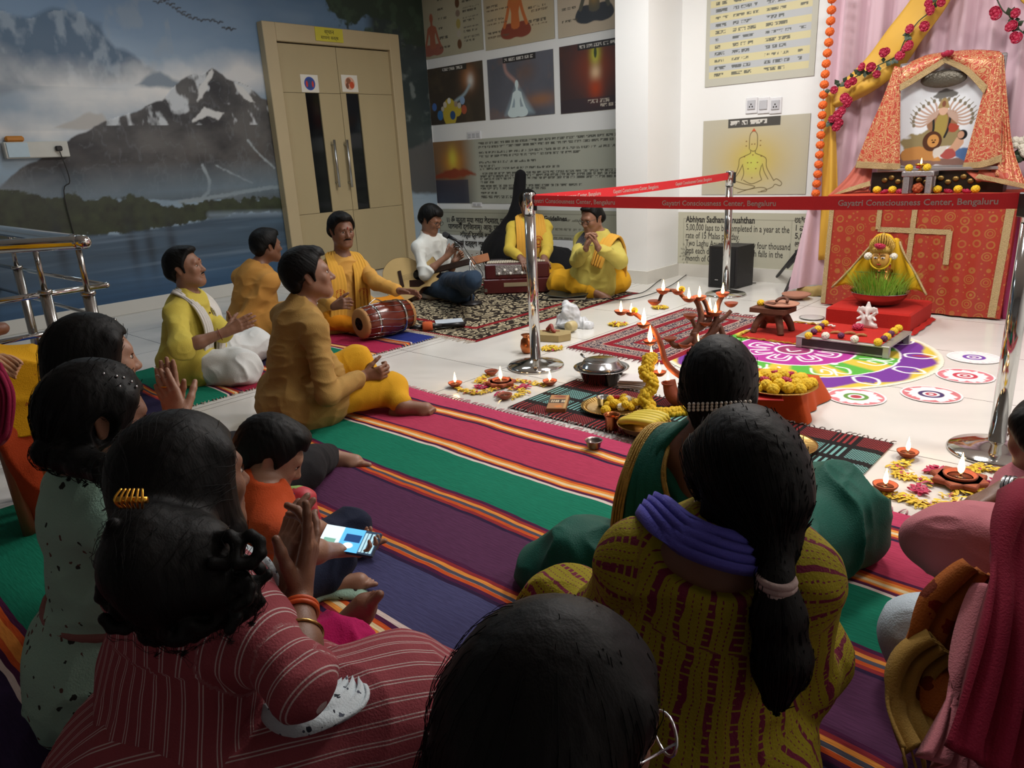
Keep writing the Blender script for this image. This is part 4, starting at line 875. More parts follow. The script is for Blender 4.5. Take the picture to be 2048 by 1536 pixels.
# ---- man in a mustard kurta, in profile
J = pose(floorp(592, 852, .13, .04), (601, 617), (618, 552), 112, 1., eR=('sR', 655, 790, .30, -1), wR=('eR', 728, 752, .26, 1), eL=('sL', 668, 745, .29, 1), wL=('eL', 700, 732, .22, 1), kR=('z', 783, 778, .11), aR=('z', 803, 812, .055), kL=('z', 712, 722, .24), aL=('z', 770, 790, .05))
report('mustard', J)
g = Fig('person', J, 'man in a mustard kurta sitting in profile on the big rug, holding small cymbals', 92, -6, 0, 'b', 1.0, 1.0, .0055, .0028)
dR = unit(fl(762, 742, .18)-J['wR']); g.body({'R': (dp(764, 745, pr(J['wR'])[2])-J['wR'], A([.2, .2, .8]), rt*-.3+up*.2-fw*.2+A([0, 0, .6]), dict(curl=1.0, k=.95)), 'L': (dp(736, 727, pr(J['wL'])[2])-J['wL'], A([0, 0, 1.]), A([0, 0, 1.])-rt*.4, dict(curl=.9, k=.92))}, {'R': (dp(850, 806, pr(J['aR'])[2]-.02)-J['aR'], up*.6-fw*.6)}, nose=1.03)
g.top(Mus, sleeve=1.82, collar=True, disp=folds(.007, 10, (1, 1, 1.8)), skirt=[(J['pel']+A([0, 0, -.05]), J['pel']+A([0, 0, -.05])+unit(A([.6, .5, 0]))*.1, .165, .14, (A([0, 0, 1.]), 1.3))])
g.legs(Tro, to=1.78, r=.006); g.hair('short', vol=.010, back=.03, fringe=.012); g.brow(); band(g, 'wL', 'eL', .02, .033, .005, M('watch_black', '121212', .3), 'wristwatch')
b = MB()
for q in (0, 1): c = dp(738+q*12, 739+q*5, pr(J['wR'])[2]+.01); b.lathe([(.004, .012), (.02, .010), (.034, 0), (.036, -.002), (.03, -.001), (.018, .006)], 20, mx=T(*c) @ Matrix.Rotation(1.1*(1-2*q), 4, 'X'))
b.build('hand_cymbal', M('brass_dark', '8a6a34', .3, 1.), None, 'small dark brass hand cymbals held by the man in the mustard kurta', 'cymbal')
P1 = g
# ---- man in a bright yellow kurta with a white scarf
J = pose(floorp(385, 765, .13, .02), (378, 600), (371, 537), 62, .97, eR=('sR', 362, 698, .29, -1), wR=('eR', 452, 664, .25, 1), eL=('sL', 445, 665, .27, -1), wL=('eL', 462, 650, .24, 1), kR=('z', 482, 735, .10), aR=('z', 430, 745, .06), kL=('z', 508, 690, .12), aL=('z', 470, 720, .06))
report('yellow', J)
g = Fig('person', J, 'man in a bright yellow kurta, white scarf and white dhoti clapping beside the railing', 66, -8, 0, 'b', .97, 1.02, .006, .003)
g.body({'R': (dp(500, 640, pr(J['wR'])[2]+.02)-J['wR'], fw*.9, up, dict(curl=.12, spread=.05)), 'L': (dp(504, 637, pr(J['wR'])[2]+.06)-J['wL'], -fw, up, dict(curl=.12, spread=.05))})
g.top(Yel, sleeve=1.05, r=.012, cuff=.02, disp=folds(.009, 8, (1, 1, 1.5)), belly=1.05); g.legs(Wht, 'dhoti', to=2., r=.02, disp=folds(.012, 9), drape=[(J['kR'], J['aR'], .10, .09, None), (J['kL'], J['aL'], .10, .08, None), (J['aR'], J['aL'], .09, .09, None)])
g.hair('short', vol=.002, fringe=.02); g.brow(); g.tache(.8); tf, tx, tu = g.tf, g.tx, g.tu; n_ = J['nk']
for q, e in ((-1, .44), (1, .30)): scarf(g, [n_-tf*.055+tu*.035+tx*q*.0, n_-tf*.02+tx*q*.075+tu*.045, n_+tf*.085+tx*q*.085-tu*.02, n_+tf*.145+tx*q*.08-tu*.14, n_+tf*.15+tx*q*.085-tu*e], (.05, .07, .085, .09, .10), .012, Scf, flat=[-tf+tu*.5, tu, tf+tu*.5, tf, tf], sd=q)
buttons(g, n_+tf*.125-tu*.06, n_+tf*.155-tu*.28, 5, M('button_brown', '5a3418', .4)); band(g, 'wR', 'eR', .035, .034, .0022, M('thread_red', '6a2a18', .7), 'wrist_thread')
b = MB(); b.ball(g.g(0, .097, .038), (.0035, .003, .007), 0, 8); b.build('tilak', BINDI, g.root, world=True)
# ---- man in saffron seen from behind
J = pose(floorp(512, 672, .13, -.06), (512, 540), (534, 493), 128, .98, eR=('sR', 486, 640, .29, -1), wR=('eR', 540, 640, .25, 1), eL=('sL', 560, 630, .29, 1), wL=('eL', 560, 640, .22, 1), kR=('z', 590, 640, .12), aR=('z', 560, 655, .05), kL=('z', 610, 615, .12), aL=('z', 580, 640, .05))
report('saffronback', J)
g = Fig('person', J, 'man in a saffron kurta with his back turned, left of the drummer', 112, 2, 0, 'c', .98, 1.08, .007, .004)
g.body({'R': (rt*.8+up*.1, up, -fw, dict(curl=.6))}); g.top(Org, sleeve=1.9, disp=folds(.008, 9), belly=1.12); g.legs(Org); g.hair('short', vol=.006, back=.0)
# ---- drummer
J = pose(floorp(690, 668, .13, .12), (684, 521), (684, 462), 22, 1., eR=('sR', 640, 590, .29, -1), wR=('eR', 668, 612, .24, -1), eL=('sL', 752, 566, .29, -1), wL=('eL', 799, 582, .25, -1), kR=('z', 662, 640, .12), aR=('z', 720, 655, .06), kL=('z', 792, 610, .12), aL=('z', 740, 650, .06))
report('drummer', J)
g = Fig('person', J, 'moustached man in a saffron kurta and printed shawl playing the barrel drum before the door', 24, 6, 0, 'c', 1., 1., .006, .0035)
g.body({'L': (dp(838, 584, pr(J['wL'])[2]-.02)-J['wL'], A([0, 0, -1.]), -fw+up*.3, dict(curl=.3, spread=.18)), 'R': (dp(690, 606, pr(J['wR'])[2]-.05)-J['wR'], rt, up, dict(curl=1.1))})
g.top(Org2, sleeve=1.85, disp=folds(.007, 9, (1, 1, 1.4))); g.legs(cloth('trousers_orange', 'c77f12')); g.hair('short', vol=.006, fringe=.014); g.brow(1.3); g.tache(1.25); n_, tf, tx, tu = J['nk'], g.tf, g.tx, g.tu
for q in (-1, 1):
    o = scarf(g, [n_-tf*.055+tu*.04, n_+tx*q*.08+tu*.045, n_+tf*.09+tx*q*.095-tu*.03, n_+tf*.15+tx*q*.09-tu*.16, n_+tf*.16+tx*q*.10-tu*.40], (.06, .09, .11, .12, .13), .008, Sho, 'shawl', flat=[-tf+tu*.5, tu, tf+tu*.6, tf, tf], sd=q)
    b = MB(); c = n_+tf*.168+tx*q*.088-tu*.22
    for rr in (.042, .032): b.tube([c+(tx*math.cos(a)+tu*math.sin(a))*rr for a in np.linspace(0, 2*PI, 21)[:-1]], .0022, 5, closed=True)
    b.tube([c+tx*.012*math.sin(a*2)+tu*.018*math.cos(a) for a in np.linspace(0, 2*PI, 17)[:-1]], .003, 5, closed=True)
    for k in (0, 1): e = n_+tf*.105+tx*q*.09-tu*(.055+.02*k); b.tube([e-tx*.045, e+tf*.006, e+tx*.045], .002, 5)
    b.build('printed_emblem', Prt, o)
b = MB(); b.ball(g.g(0, .099, .036), (.003, .003, .012), 0, 8); b.build('tilak', BINDI, g.root, world=True); DRUMMER = g
# ---- guitar player
J = pose(floorp(872, 600, .12, .15), (856, 474), (862, 440), 48, .95, eR=('sR', 848, 550, .28, -1), wR=('eR', 893, 513, .24, -1), eL=('sL', 900, 545, .27, -1), wL=('eL', 908, 522, .22, -1), kR=('z', 912, 588, .10), aR=('z', 940, 595, .05), kL=('z', 945, 560, .3), aL=('z', 925, 590, .05))
report('guitar', J)
g = Fig('person', J, 'young man with glasses, white shirt and jeans playing a guitar', 52, 24, 0, 'b', .95, .95, .006, .0038)
g.body({'R': (dp(910, 492, pr(J['wR'])[2]-.02)-J['wR'], fw+up*.2, up, dict(curl=.75)), 'L': (dp(914, 517, pr(J['wL'])[2])-J['wL'], -fw, up, dict(curl=1.1, k=.9))})
g.top(Wsh, 'shirt', sleeve=1.25, tail=0, disp=folds(.008, 9)); g.legs(Jean, 'jeans', to=1.95); g.hair('short', vol=.014); g.brow(1.2); 
def specs(g, r=.021, lab=None, mat=None):
    b = MB()
    for q in (-1, 1): b.tube([g.g(q*.031+r*math.cos(a)*1.15, .107-.002*abs(math.cos(a)), .005+r*.85*math.sin(a)) for a in np.linspace(0, 2*PI, 21)[:-1]], .0016*g.hs*1.2, 6, closed=True); b.tube([g.g(q*.055, .104, .012), g.g(q*.083, .05, .016), g.g(q*.088, -.01, .012)], .0015, 6)
    b.tube([g.g(-.008, .108, .008), g.g(0, .110, .011), g.g(.008, .108, .008)], .0016, 6); return b.build('spectacles', mat or M('frame_black', '141414', .3), g.root, world=True, label=lab)
specs(g); b = MB(); c = dp(917, 489, pr(J['wR'])[2]-.03); R3 = Matrix([[rt[i]*.9+up[i]*.3, up[i]*.9-rt[i]*.3, -fw[i], c[i]] for i in range(3)]+[[0, 0, 0, 1]]); b.box((0, 0, 0), (.075, .15, .009), mx=R3 @ Matrix.Rotation(-1.0, 4, 'X') @ Matrix.Rotation(.5, 4, 'Y'), bev=.004); b.build('mobile_phone', M('phone_black', '101113', .15), None, 'black mobile phone held up by the guitar player', 'phone'); GUIT = g
# ---- harmonium player
J = pose(floorp(1062, 592, .12, .66), (1058, 442), (1057, 408), 8, 1., eR=('sR', 1018, 500, .28, -1), wR=('eR', 1040, 514, .24, -1), eL=('sL', 1095, 497, .28, -1), wL=('eL', 1088, 513, .22, -1), kR=('z', 1005, 545, .12), aR=('z', 1050, 570, .05), kL=('z', 1112, 545, .12), aL=('z', 1080, 570, .05))
report('harm', J)
g = Fig('person', J, 'man behind the harmonium, his face hidden by the chrome post', 8, 8, 0, 'c', 1., 1., .007, .0042)
g.body({'R': (A([0, 0, -.5])-fw*.5+rt*.3, A([0, 0, -1.]), rt, dict(curl=.5)), 'L': (dp(1091, 525, pr(J['wL'])[2]-.06)-J['wL'], A([0, 0, -1.]), -rt, dict(curl=.5, spread=.15))})
g.top(cloth('kurta_lemon', 'c6ae44'), sleeve=1.85, disp=folds(.008, 8)); g.legs(Tro); g.hair('short'); g.brow(); n_, tf, tx, tu = J['nk'], g.tf, g.tx, g.tu
for q in (-1, 1): scarf(g, [n_-tf*.055+tu*.04, n_+tx*q*.08+tu*.045, n_+tf*.09+tx*q*.08-tu*.03, n_+tf*.15+tx*q*.075-tu*.16, n_+tf*.16+tx*q*.075-tu*.36], (.06, .09, .12, .14, .15), .008, Sho, 'shawl', flat=[-tf+tu*.5, tu, tf+tu*.6, tf, tf], sd=q)
b = MB(); c = n_+tf*.175-tx*.06-tu*.17; [b.tube([c+(tx*math.cos(a)*rr*.8+tu*math.sin(a)*rr) for a in np.linspace(0, 2*PI, 21)[:-1]], .004, 5, closed=True) for rr in (.05, .025)]; b.build('printed_emblem', Prt, g.root, world=True)
# ---- man with hands at his mouth
J = pose(floorp(1184, 592, .13, .04), (1197, 474), (1184, 438), -30, 1.02, eR=('sR', 1154, 522, .29, -1), wR=('eR', 1172, 497, .22, -1), eL=('sL', 1240, 522, .29, -1), wL=('eL', 1196, 496, .25, -1), kR=('z', 1118, 564, .11), aR=('z', 1190, 585, .05), kL=('z', 1238, 562, .11), aL=('z', 1160, 580, .05))
report('flute', J)
g = Fig('person', J, 'man in a pale yellow kurta holding both hands at his mouth beside the column', -42, 14, 0, 'b', 1.02, 1.06, .0065, .0038)
g.body({'R': (dp(1180, 458, pr(J['wR'])[2]+.0)-J['wR'], rt+fw*.2, -fw, dict(curl=.9)), 'L': (dp(1184, 462, pr(J['wL'])[2]-.0)-J['wL'], -rt+fw*.2, -fw, dict(curl=.9))}, {'R': (dp(1214, 588, pr(J['aR'])[2]-.06)-J['aR'], A([0, 0, 1.])-fw*.4)})
g.top(Ylg, sleeve=1.8, r=.004, tail=.12, disp=folds(.009, 8), belly=1.08); g.legs(Tro, r=.018, to=1.9, disp=folds(.012, 8)); g.hair('short', vol=-.004, fringe=.024); g.brow(); specs(g, .019)
n_, tf, tx, tu = J['nk'], g.tf, g.tx, g.tu; scarf(g, [n_+tf*.15-tx*.10-tu*.22, n_+tf*.12-tx*.12-tu*.06, n_-tx*.13+tu*.035, n_-tf*.10-tx*.15-tu*.05, n_-tf*.15-tx*.19-tu*.25, n_-tf*.15-tx*.20-tu*.42], (.10, .12, .15, .17, .16, .12), .009, Sho, 'shawl', flat=[tf, tf+tu*.5, tu, -tf+tu*.3-tx*.4, -tf-tx*.6, -tf-tx*.6], sd=1)
scarf(g, [n_+tx*.03-tf*.06+tu*.05, n_+tx*.07+tf*.06+tu*.02, n_+tx*.10+tf*.14-tu*.12, n_+tx*.1+tf*.16-tu*.25], (.06, .08, .09, .08), .008, cloth('scarf_grey', '4a4a52'), 'scarf', flat=[-tf, tu+tf, tf, tf])
b = MB(); b.tube([n_+(tx*math.cos(a)*.072+tf*(.05+math.sin(a)*.075))+tu*(.03-.09*max(0, math.sin(a))) for a in np.linspace(0, 2*PI, 33)[:-1]], .0035, 6, closed=True); b.lathe([(.001, 0), (.018, .002), (.018, .006), (.001, .008)], 16, mx=T(*(n_+tf*.165-tu*.12-tx*.0))); b.build('necklace', M('silver', 'b9bcc0', .25, 1.), g.root, world=True)
# ---------------------------------------------------------------- printed cloths
def fab(name, base, fn, rough=.85):
    m, t, b = nt(name); at = nd(t, 'Attribute', attribute_name='fab'); sp = nd(t, 'SeparateXYZ'); lk(t, at.outputs['Vector'], sp.inputs[0]); tc = nd(t, 'TexCoord').outputs['Object']
    c = fn(t, sp.outputs[0], sp.outputs[1], tc, at.outputs['Vector']); nz = nd(t, 'TexNoise', _2=5., _3=3.); lk(t, tc, nz.inputs[0]); f = math_(t, 'MULTIPLY_ADD', nz.outputs[0], .3, .85)
    g = nd(t, 'CombineColor'); [lk(t, f, g.inputs[i]) for i in range(3)]; c = mixc(t, 1., c, g.outputs[0], 'MULTIPLY'); lk(t, c, b.inputs['Base Color']); b.inputs['Roughness'].default_value = rough; b.inputs['Specular IOR Level'].default_value = .2
    n2 = nd(t, 'TexNoise', _2=240., _3=2.); lk(t, tc, n2.inputs[0]); bp = nd(t, 'Bump', _0=.25, _1=.01); lk(t, n2.outputs[0], bp.inputs['Height']); lk(t, bp.outputs[0], b.inputs['Normal']); _m[name] = m; return m
def stripes(t, u, base, col, per, w, two=.17):
    f = math_(t, 'FRACT', math_(t, 'DIVIDE', u, per)); r = None
    for c in (.5-two/2, .5+two/2): d = math_(t, 'LESS_THAN', math_(t, 'ABSOLUTE', math_(t, 'SUBTRACT', f, c)), w); r = d if r is None else math_(t, 'MAXIMUM', r, d)
    return mixc(t, r, base, col)
STR = fab('dress_pink_striped', 'a04c55', lambda t, u, v, o, a: stripes(t, u, '8c4249', 'b9a5a2', .034, .035, .2))
STV = fab('skirt_pink_striped', 'a04c55', lambda t, u, v, o, a: stripes(t, v, '8c4249', 'b9a5a2', .034, .035, .2))
def olive(t, u, v, o, a):
    nz = nd(t, 'TexNoise', _2=18., _3=3.); lk(t, a, nz.inputs[0]); x = math_(t, 'MULTIPLY_ADD', nz.outputs[0], .03, u); f = math_(t, 'ABSOLUTE', math_(t, 'SUBTRACT', math_(t, 'FRACT', math_(t, 'DIVIDE', x, .062)), .5))
    n2 = nd(t, 'TexNoise', _2=7., _3=2.); mp = nd(t, 'Mapping'); mp.inputs[3].default_value = (1, .35, 1); lk(t, a, mp.inputs[0]); lk(t, mp.outputs[0], n2.inputs[0])
    wd = math_(t, 'MULTIPLY_ADD', n2.outputs[0], .42, -.10); m = math_(t, 'LESS_THAN', f, wd); dots = math_(t, 'FRACT', math_(t, 'DIVIDE', v, .013)); dm = math_(t, 'GREATER_THAN', dots, .28); n3 = nd(t, 'TexNoise', _2=30., _3=1.); lk(t, a, n3.inputs[0]); dm = math_(t, 'MAXIMUM', dm, math_(t, 'GREATER_THAN', n3.outputs[0], .52))
    d2 = math_(t, 'MULTIPLY', math_(t, 'LESS_THAN', math_(t, 'ABSOLUTE', math_(t, 'SUBTRACT', f, .36)), .022), math_(t, 'GREATER_THAN', math_(t, 'FRACT', math_(t, 'DIVIDE', v, .008)), .5))
    return mixc(t, math_(t, 'MAXIMUM', math_(t, 'MULTIPLY', m, dm), d2), '8a7e1c', '6a2038')
OLV = fab('kurta_olive_print', '8a7e1c', olive)
def sprig(base, c1, c2, sc, r=.16, p=.5):
    def f(t, u, v, o, a):
        nz = nd(t, 'TexNoise', _2=40., _3=2.); lk(t, o, nz.inputs[0]); w = nd(t, 'VectorMath', operation='SCALE'); lk(t, nz.outputs['Color'], w.inputs[0]); w.inputs[3].default_value = .03; ad = nd(t, 'VectorMath', operation='ADD'); lk(t, o, ad.inputs[0]); lk(t, w.outputs[0], ad.inputs[1])
        vo = nd(t, 'TexVoronoi', _2=sc); lk(t, ad.outputs[0], vo.inputs['Vector']); sc_ = nd(t, 'SeparateColor'); lk(t, vo.outputs['Color'], sc_.inputs[0])
        m = math_(t, 'MULTIPLY', math_(t, 'LESS_THAN', vo.outputs['Distance'], r), math_(t, 'LESS_THAN', sc_.outputs[0], p)); k = mixc(t, math_(t, 'GREATER_THAN', sc_.outputs[1], .5), c1, c2); return mixc(t, m, base, k)
    return f
MINT = fab('dress_mint_print', '8faf9c', sprig('93b3a2', '2a2c28', '5d4038', 42, .24, .45)); FLW = fab('cloth_white_sprigs', 'c9cfd2', sprig('b9c3c8', '2c3038', '4a505c', 55, .26, .5)); WFL = fab('trousers_white_floral', 'b7c3cc', sprig('b2bfc9', 'a8564a', '7a5c3c', 17, .30, .5))
OFL = fab('kurta_orange_floral', 'a05a2c', sprig('a35a26', '7c2018', '6a2a16', 22, .42, .7)); PNK = cloth('kurta_pink', 'b86f78'); MAG = cloth('shawl_magenta', '7c0e2c', vs=3); GRN = cloth('saree_green', '085446', rough=.62, vs=3); GOLDB = M('zari_gold', 'a5843c', .45, .5, bump=.4, bs=300, var=.3, vs=60); VIO = cloth('scarf_violet', '5552ac'); OCH = cloth('shawl_ochre', '9c7a3a'); TER = cloth('kurta_rust', 'b0431c'); TEE = cloth('shirt_orange', 'b8481c'); NAV = cloth('trousers_navy', '141d33'); BLK = cloth('leggings_black', '1d1d20'); HPK = cloth('leggings_hot_pink', 'b0125a'); SEA = cloth('kurta_orange_bright', 'd86a18'); COR = cloth('coral_cloth', 'c9543c'); YSR = fab('saree_yellow', 'cf9a14', sprig('cf9a14', '8a4a1c', 'a5641c', 14, .16, .5))
BR = M('bangle_gold', 'c9a060', .25, 1.); ELA = M('elastic_orange', 'c8501c', .5); SIL = M('silver', 'b9bcc0', .25, 1.)
# ---- woman in a green saree before the offerings
J = pose(A([-.74, 1.60, .13]), (1424, 872), (1437, 772), 172, .95, sh=.15, eL=('sL', 1262, 985, .27, 1), wL=('eL', 1300, 960, .22, 1), eR=('sR', 1560, 960, .27, 1), wR=('eR', 1500, 900, .22, 1), kL=('z', 1165, 1120, .10), aL=('z', 1330, 1090, .06), kR=('z', 1655, 1040, .13), aR=('z', 1480, 1060, .06))
report('green', J)
g = Fig('person', J, 'woman in a green saree before the offerings, pearl clip in her hair', 176, 12, 0, 'd', .95, 1., .006, .004)
g.body(face=False); n_, tf, tx, tu = J['nk'], g.tf, g.tx, g.tu
def lowback(F): F.ell(n_-tf*.09-tu*.03-tx*.02, (.125, .07, .11), .01, 0, np.stack([tx, tf, tu]), 's')
g.top(GRN, 'blouse', sleeve=.75, tail=0, disp=folds(.004, 9), extra=lowback, collar=False)
g.legs(GRN, 'saree', to=2., r=.02, disp=folds(.014, 8, (1, 1, 1), 3), drape=[(J['kL'], fl(1095, 1140, .05), .11, .07, None), (fl(1095, 1140, .05), fl(1150, 1180, .04), .07, .05, None), (J['kR'], fl(1700, 1060, .10), .14, .11, None), (J['kR'], fl(1640, 1110, .06), .13, .08, None), (J['aL'], J['aR'], .10, .10, None), (J['pel'], J['kR'], .15, .14, None)])
scarf(g, [n_+tf*.13-tx*.05-tu*.05, n_+tf*.03-tx*.11+tu*.015, n_-tf*.075-tx*.155-tu*.06, n_-tf*.12-tx*.17-tu*.20, n_-tf*.14-tx*.17-tu*.38], (.07, .07, .09, .15, .2), .006, GRN, 'pallu', flat=[tf, tu, -tf+tu*.4, -tf, -tf], amp=.005)
for off, w in ((-.085, .030), (.075, .010)): scarf(g, [n_+tf*.135-tx*(.05-off*.4)-tu*.045, n_+tf*.03-tx*(.11-off*.5)+tu*.022, n_-tf*.082-tx*(.155-off*.6)-tu*.06, n_-tf*.128-tx*(.16-off)-tu*.20, n_-tf*.148-tx*(.17-off*1.1)-tu*.38], w, .005, GOLDB, 'gold_border', flat=[tf, tu, -tf+tu*.4, -tf, -tf], amp=.002)
def bun(F):
    if F is None: return J['hd']-.2, J['hd']+.2
    F.ell(g.g(0, -.03, .0), (.080*g.hs, .094*g.hs, .10*g.hs), .03, 0, g.R); F.cone(g.g(0, -.06, -.06), g.g(0, -.06, -.15), .05*g.hs, .035*g.hs, .04, 0)
g.hair('long', fn=bun, h=.0045, disp=strands(.001, 200, (0, 0, 1))); g.flow_to(g.g(0, -.08, -.10), 400, .2); b = MB()
for r_ in range(3):
    for k in range(14): a = (k-6.5)*.082; b.ball(g.g(.012+a*.8*.1*8*.11+(k-6.5)*.0052, -.128-.004*math.cos(a)+abs(k-6.5)*.0012, -.052+r_*.0075+k*.0012), .0042, 0, 8)
b.build('pearl_clip', M('pearl', 'c9c4bb', .2, .3), g.root, world=True)
# ---- woman in an olive and maroon printed kurta
J = pose(A([-.565, 1.035, .13]), (1436, 1078), (1490, 960), 176, 1., sh=.138, tilt=.16, drop=.045, eL=('sL', 1190, 1270, .28, 1), wL=('eL', 1290, 1190, .24, 1), eR=('sR', 1600, 1350, .28, 1), wR=('eR', 1600, 1250, .24, 1), kL=('z', 1130, 1230, .2), aL=('z', 1350, 1180, .06), kR=('z', 1600, 1300, .2), aR=('z', 1450, 1220, .06))
report('olive', J)
g = Fig('person', J, 'woman in an olive and maroon printed kurta with a violet scarf and low ponytail', -152, 14, 4, 'c', 1., 1.02, .006, .0035)
g.body(face=True, mouth=True); n_, tf, tx, tu = J['nk'], g.tf, g.tx, g.tu
def backneck(F): F.ell(n_-tf*.09-tu*.0, (.115, .06, .052), .012, 0, np.stack([tx, tf, tu]), 's')
g.top(OLV, sleeve=1.3, uv=True, r=.008, tail=0, collar=False, disp=folds(.009, 8, (1, 1, 1.2), 2), extra=backneck, belly=1.05, skirt=[(J['pel']+A([0, 0, -.03]), J['pel']+tx*.10+A([0, 0, -.05]), .18, .16, None), (J['pel'], J['kL'], .14, .11, None), (J['pel'], J['kR'], .14, .10, None)])
scarf(g, [n_+tf*.14-tx*.12-tu*.06, n_-tx*.115+tu*.035, n_-tf*.085-tx*.05+tu*.035, n_-tf*.085+tx*.05+tu*.025, n_+tx*.12+tu*.02, n_+tf*.13+tx*.12-tu*.05], (.04, .055, .07, .065, .05, .04), .012, VIO, flat=[tf, tu-tx, -tf+tu*.5, -tf+tu*.5, tu+tx, tf], amp=.004)
dN = pr(J['nk'])[2]; q_top = dp(1548, 1085, dN-.10)
def pony(F):
    if F is None: lo = np.minimum(J['hd'], dp(1560, 1420, dN-.15))-.17; return lo, J['hd']+.18
    q = [g.g(.0, -.09, -.02), dp(1548, 1080, dN-.10), dp(1553, 1165, dN-.13), dp(1560, 1230, dN-.13), dp(1567, 1320, dN-.12), dp(1558, 1385, dN-.11)]; rr = (.055, .034, .022, .036, .040, .024)
    F.ell(g.g(0, -.035, .0), (.088*g.hs, .102*g.hs, .10*g.hs), .03, 0, g.R)
    for i in range(5): F.cone(q[i], q[i+1], rr[i], rr[i+1], .03, 0, (fw, 1.3))
HPONY = g.hair('long', fn=pony, h=.0045, ears=True, disp=strands(.0008, 170, (0, 0, 1))); 
g.flow_to(q_top, 900, .34, .0009); b = MB(); c = dp(1553, 1168, dN-.13); [b.tube([c+A([0, 0, k*.009-.009])+(rt*math.cos(a)+unit(np.cross(A([0, 0, 1.]), rt))*math.sin(a))*.026 for a in np.linspace(0, 2*PI, 21)[:-1]], .0062, 8, closed=True) for k in range(3)]; b.build('hair_tie', M('tie_pale_pink', 'a08a86', .7, bump=.4), g.root, world=True)
b = MB(); b.tube([g.g(-.083, -.012, -.040+.012*math.cos(a)) + g.R[1]*.010*math.sin(a) for a in np.linspace(0, 2*PI, 17)[:-1]], .0022, 6, closed=True); b.ball(g.g(-.084, -.004, -.032), .004, 0, 8); b.build('earring', SIL, g.root, world=True)
# ---- woman nearest the camera, only the back of the head and glasses
hc = dp(1130, 1440, .80); J = {'pel': hc+A([-.03, -.10, 0]), 'nk': hc-A([.01, .035, .165]), 'hd': hc}; J['pel'][2] = .13; R_ = hframe(165, 0, 0, hc); J['sR'] = J['nk']+R_[0]*.15-A([0, 0, .06]); J['sL'] = J['nk']-R_[0]*.15-A([0, 0, .06]); J['eR'] = J['sR']+A([0, 0, -.22])+R_[1]*.14; J['eL'] = J['sL']+A([0, 0, -.22])+R_[1]*.14; J['wR'] = J['eR']+R_[1]*.2-R_[0]*.1; J['wL'] = J['eL']+R_[1]*.2+R_[0]*.1
J['kR'] = A([*(J['pel']+R_[0]*.3+R_[1]*.26)[:2], .1]); J['kL'] = A([*(J['pel']-R_[0]*.3+R_[1]*.26)[:2], .1]); J['aR'] = A([*(J['pel']-R_[0]*.05+R_[1]*.32)[:2], .05]); J['aL'] = A([*(J['pel']+R_[0]*.05+R_[1]*.36)[:2], .05]); report('near', J)
g = Fig('person', J, 'woman nearest the camera, dark hair and spectacles, seen from behind at the bottom edge', 108, 14, 0, 'c', 1., 1., .007, .004)
g.body(face=True); g.top(cloth('kurta_dark_violet', '35204c'), sleeve=1.2); g.legs(cloth('trousers_dark', '22202a')); n_, tf, tx, tu = J['nk'], g.tf, g.tx, g.tu
def loose(F):
    if F is None: return J['hd']-A([.22, .22, .34]), J['hd']+.19
    F.ell(g.g(0, -.03, .012), (.100, .104, .114), .03, 0, g.R)
    for q, w in ((-.06, .07), (0, .075), (.06, .065)): F.cone(g.g(q, -.05, -.03), g.g(q*1.5-.02, -.075, -.24), w, w*.75, .05, 0)
    F.cone(g.g(-.10, .0, -.03), g.g(-.15, -.02, -.24), .04, .03, .05, 0)
g.hair('long', fn=loose, h=.005, disp=strands(.0008, 150, (0, 0, 1))); g.strand_hair(500, lambda P: np.tile(A([[-.05, -.03, -1.]]), (len(P), 1))+.35*(P-J['hd'])/.1*A([1, 1, 0]), .22, .0006, .002)
specs(g, .023, None, SIL); scarf(g, [n_-tf*.07-tx*.12, n_-tf*.095+tu*.0, n_-tf*.08+tx*.12], (.06, .07, .06), .01, cloth('scarf_purple', '5b2f96'), flat=[-tf, -tf, -tf])
# ---- child with the phone
hc = dp(541, 912, 1.92); J = {'pel': dp(512, 1148, 2.0), 'hd': hc}; J['pel'][2] = .10; J['nk'] = K(J['hd'], 512, 992, .135, -1)*.5+.5*(J['pel']+unit(J['hd']-J['pel'])*.30); R_ = hframe(95, 0, 0, hc)
J['sR'] = J['nk']+R_[0]*.115-A([0, 0, .045]); J['sL'] = J['nk']-R_[0]*.11-A([0, 0, .035])
for k, v in dict(eR=('sR', 600, 1105, .18, -1), wR=('eR', 678, 1100, .15, 1), eL=('sL', 606, 1056, .17, 1), wL=('eL', 668, 1064, .12, 1)).items(): J[k] = K(J[v[0]], *v[1:])
J['kR'] = fl(668, 1122, .09); J['aR'] = fl(660, 1168, .045); J['kL'] = fl(700, 1055, .09); J['aL'] = fl(690, 1100, .045); report('child', J)
g = Fig('person', J, 'small child in an orange shirt bent over a glowing phone in the lap', 84, 34, 0, 'a', .70, 1.05, .005, .003, hs=1.17)
g.body({'R': (dp(716, 1104, pr(J['wR'])[2])-J['wR'], A([0, 0, 1.]), fw, dict(curl=.7, k=.95)), 'L': (dp(694, 1072, pr(J['wL'])[2])-J['wL'], A([0, 0, 1.]), -fw, dict(curl=.6))}, {'R': (dp(700, 1156, pr(J['aR'])[2])-J['aR'], -fw*.4+A([0, 0, .8])), 'L': (dp(726, 1078, pr(J['aL'])[2])-J['aL'], A([0, 0, 1.]))}, lid=1.)
g.top(TEE, 'shirt', sleeve=.85, tail=0, r=.006, disp=folds(.006, 12), cuff=.01); g.legs(NAV, to=1.8, r=.006); g.hair('short', vol=.004, back=.01, fringe=-.012); g.brow(.7)
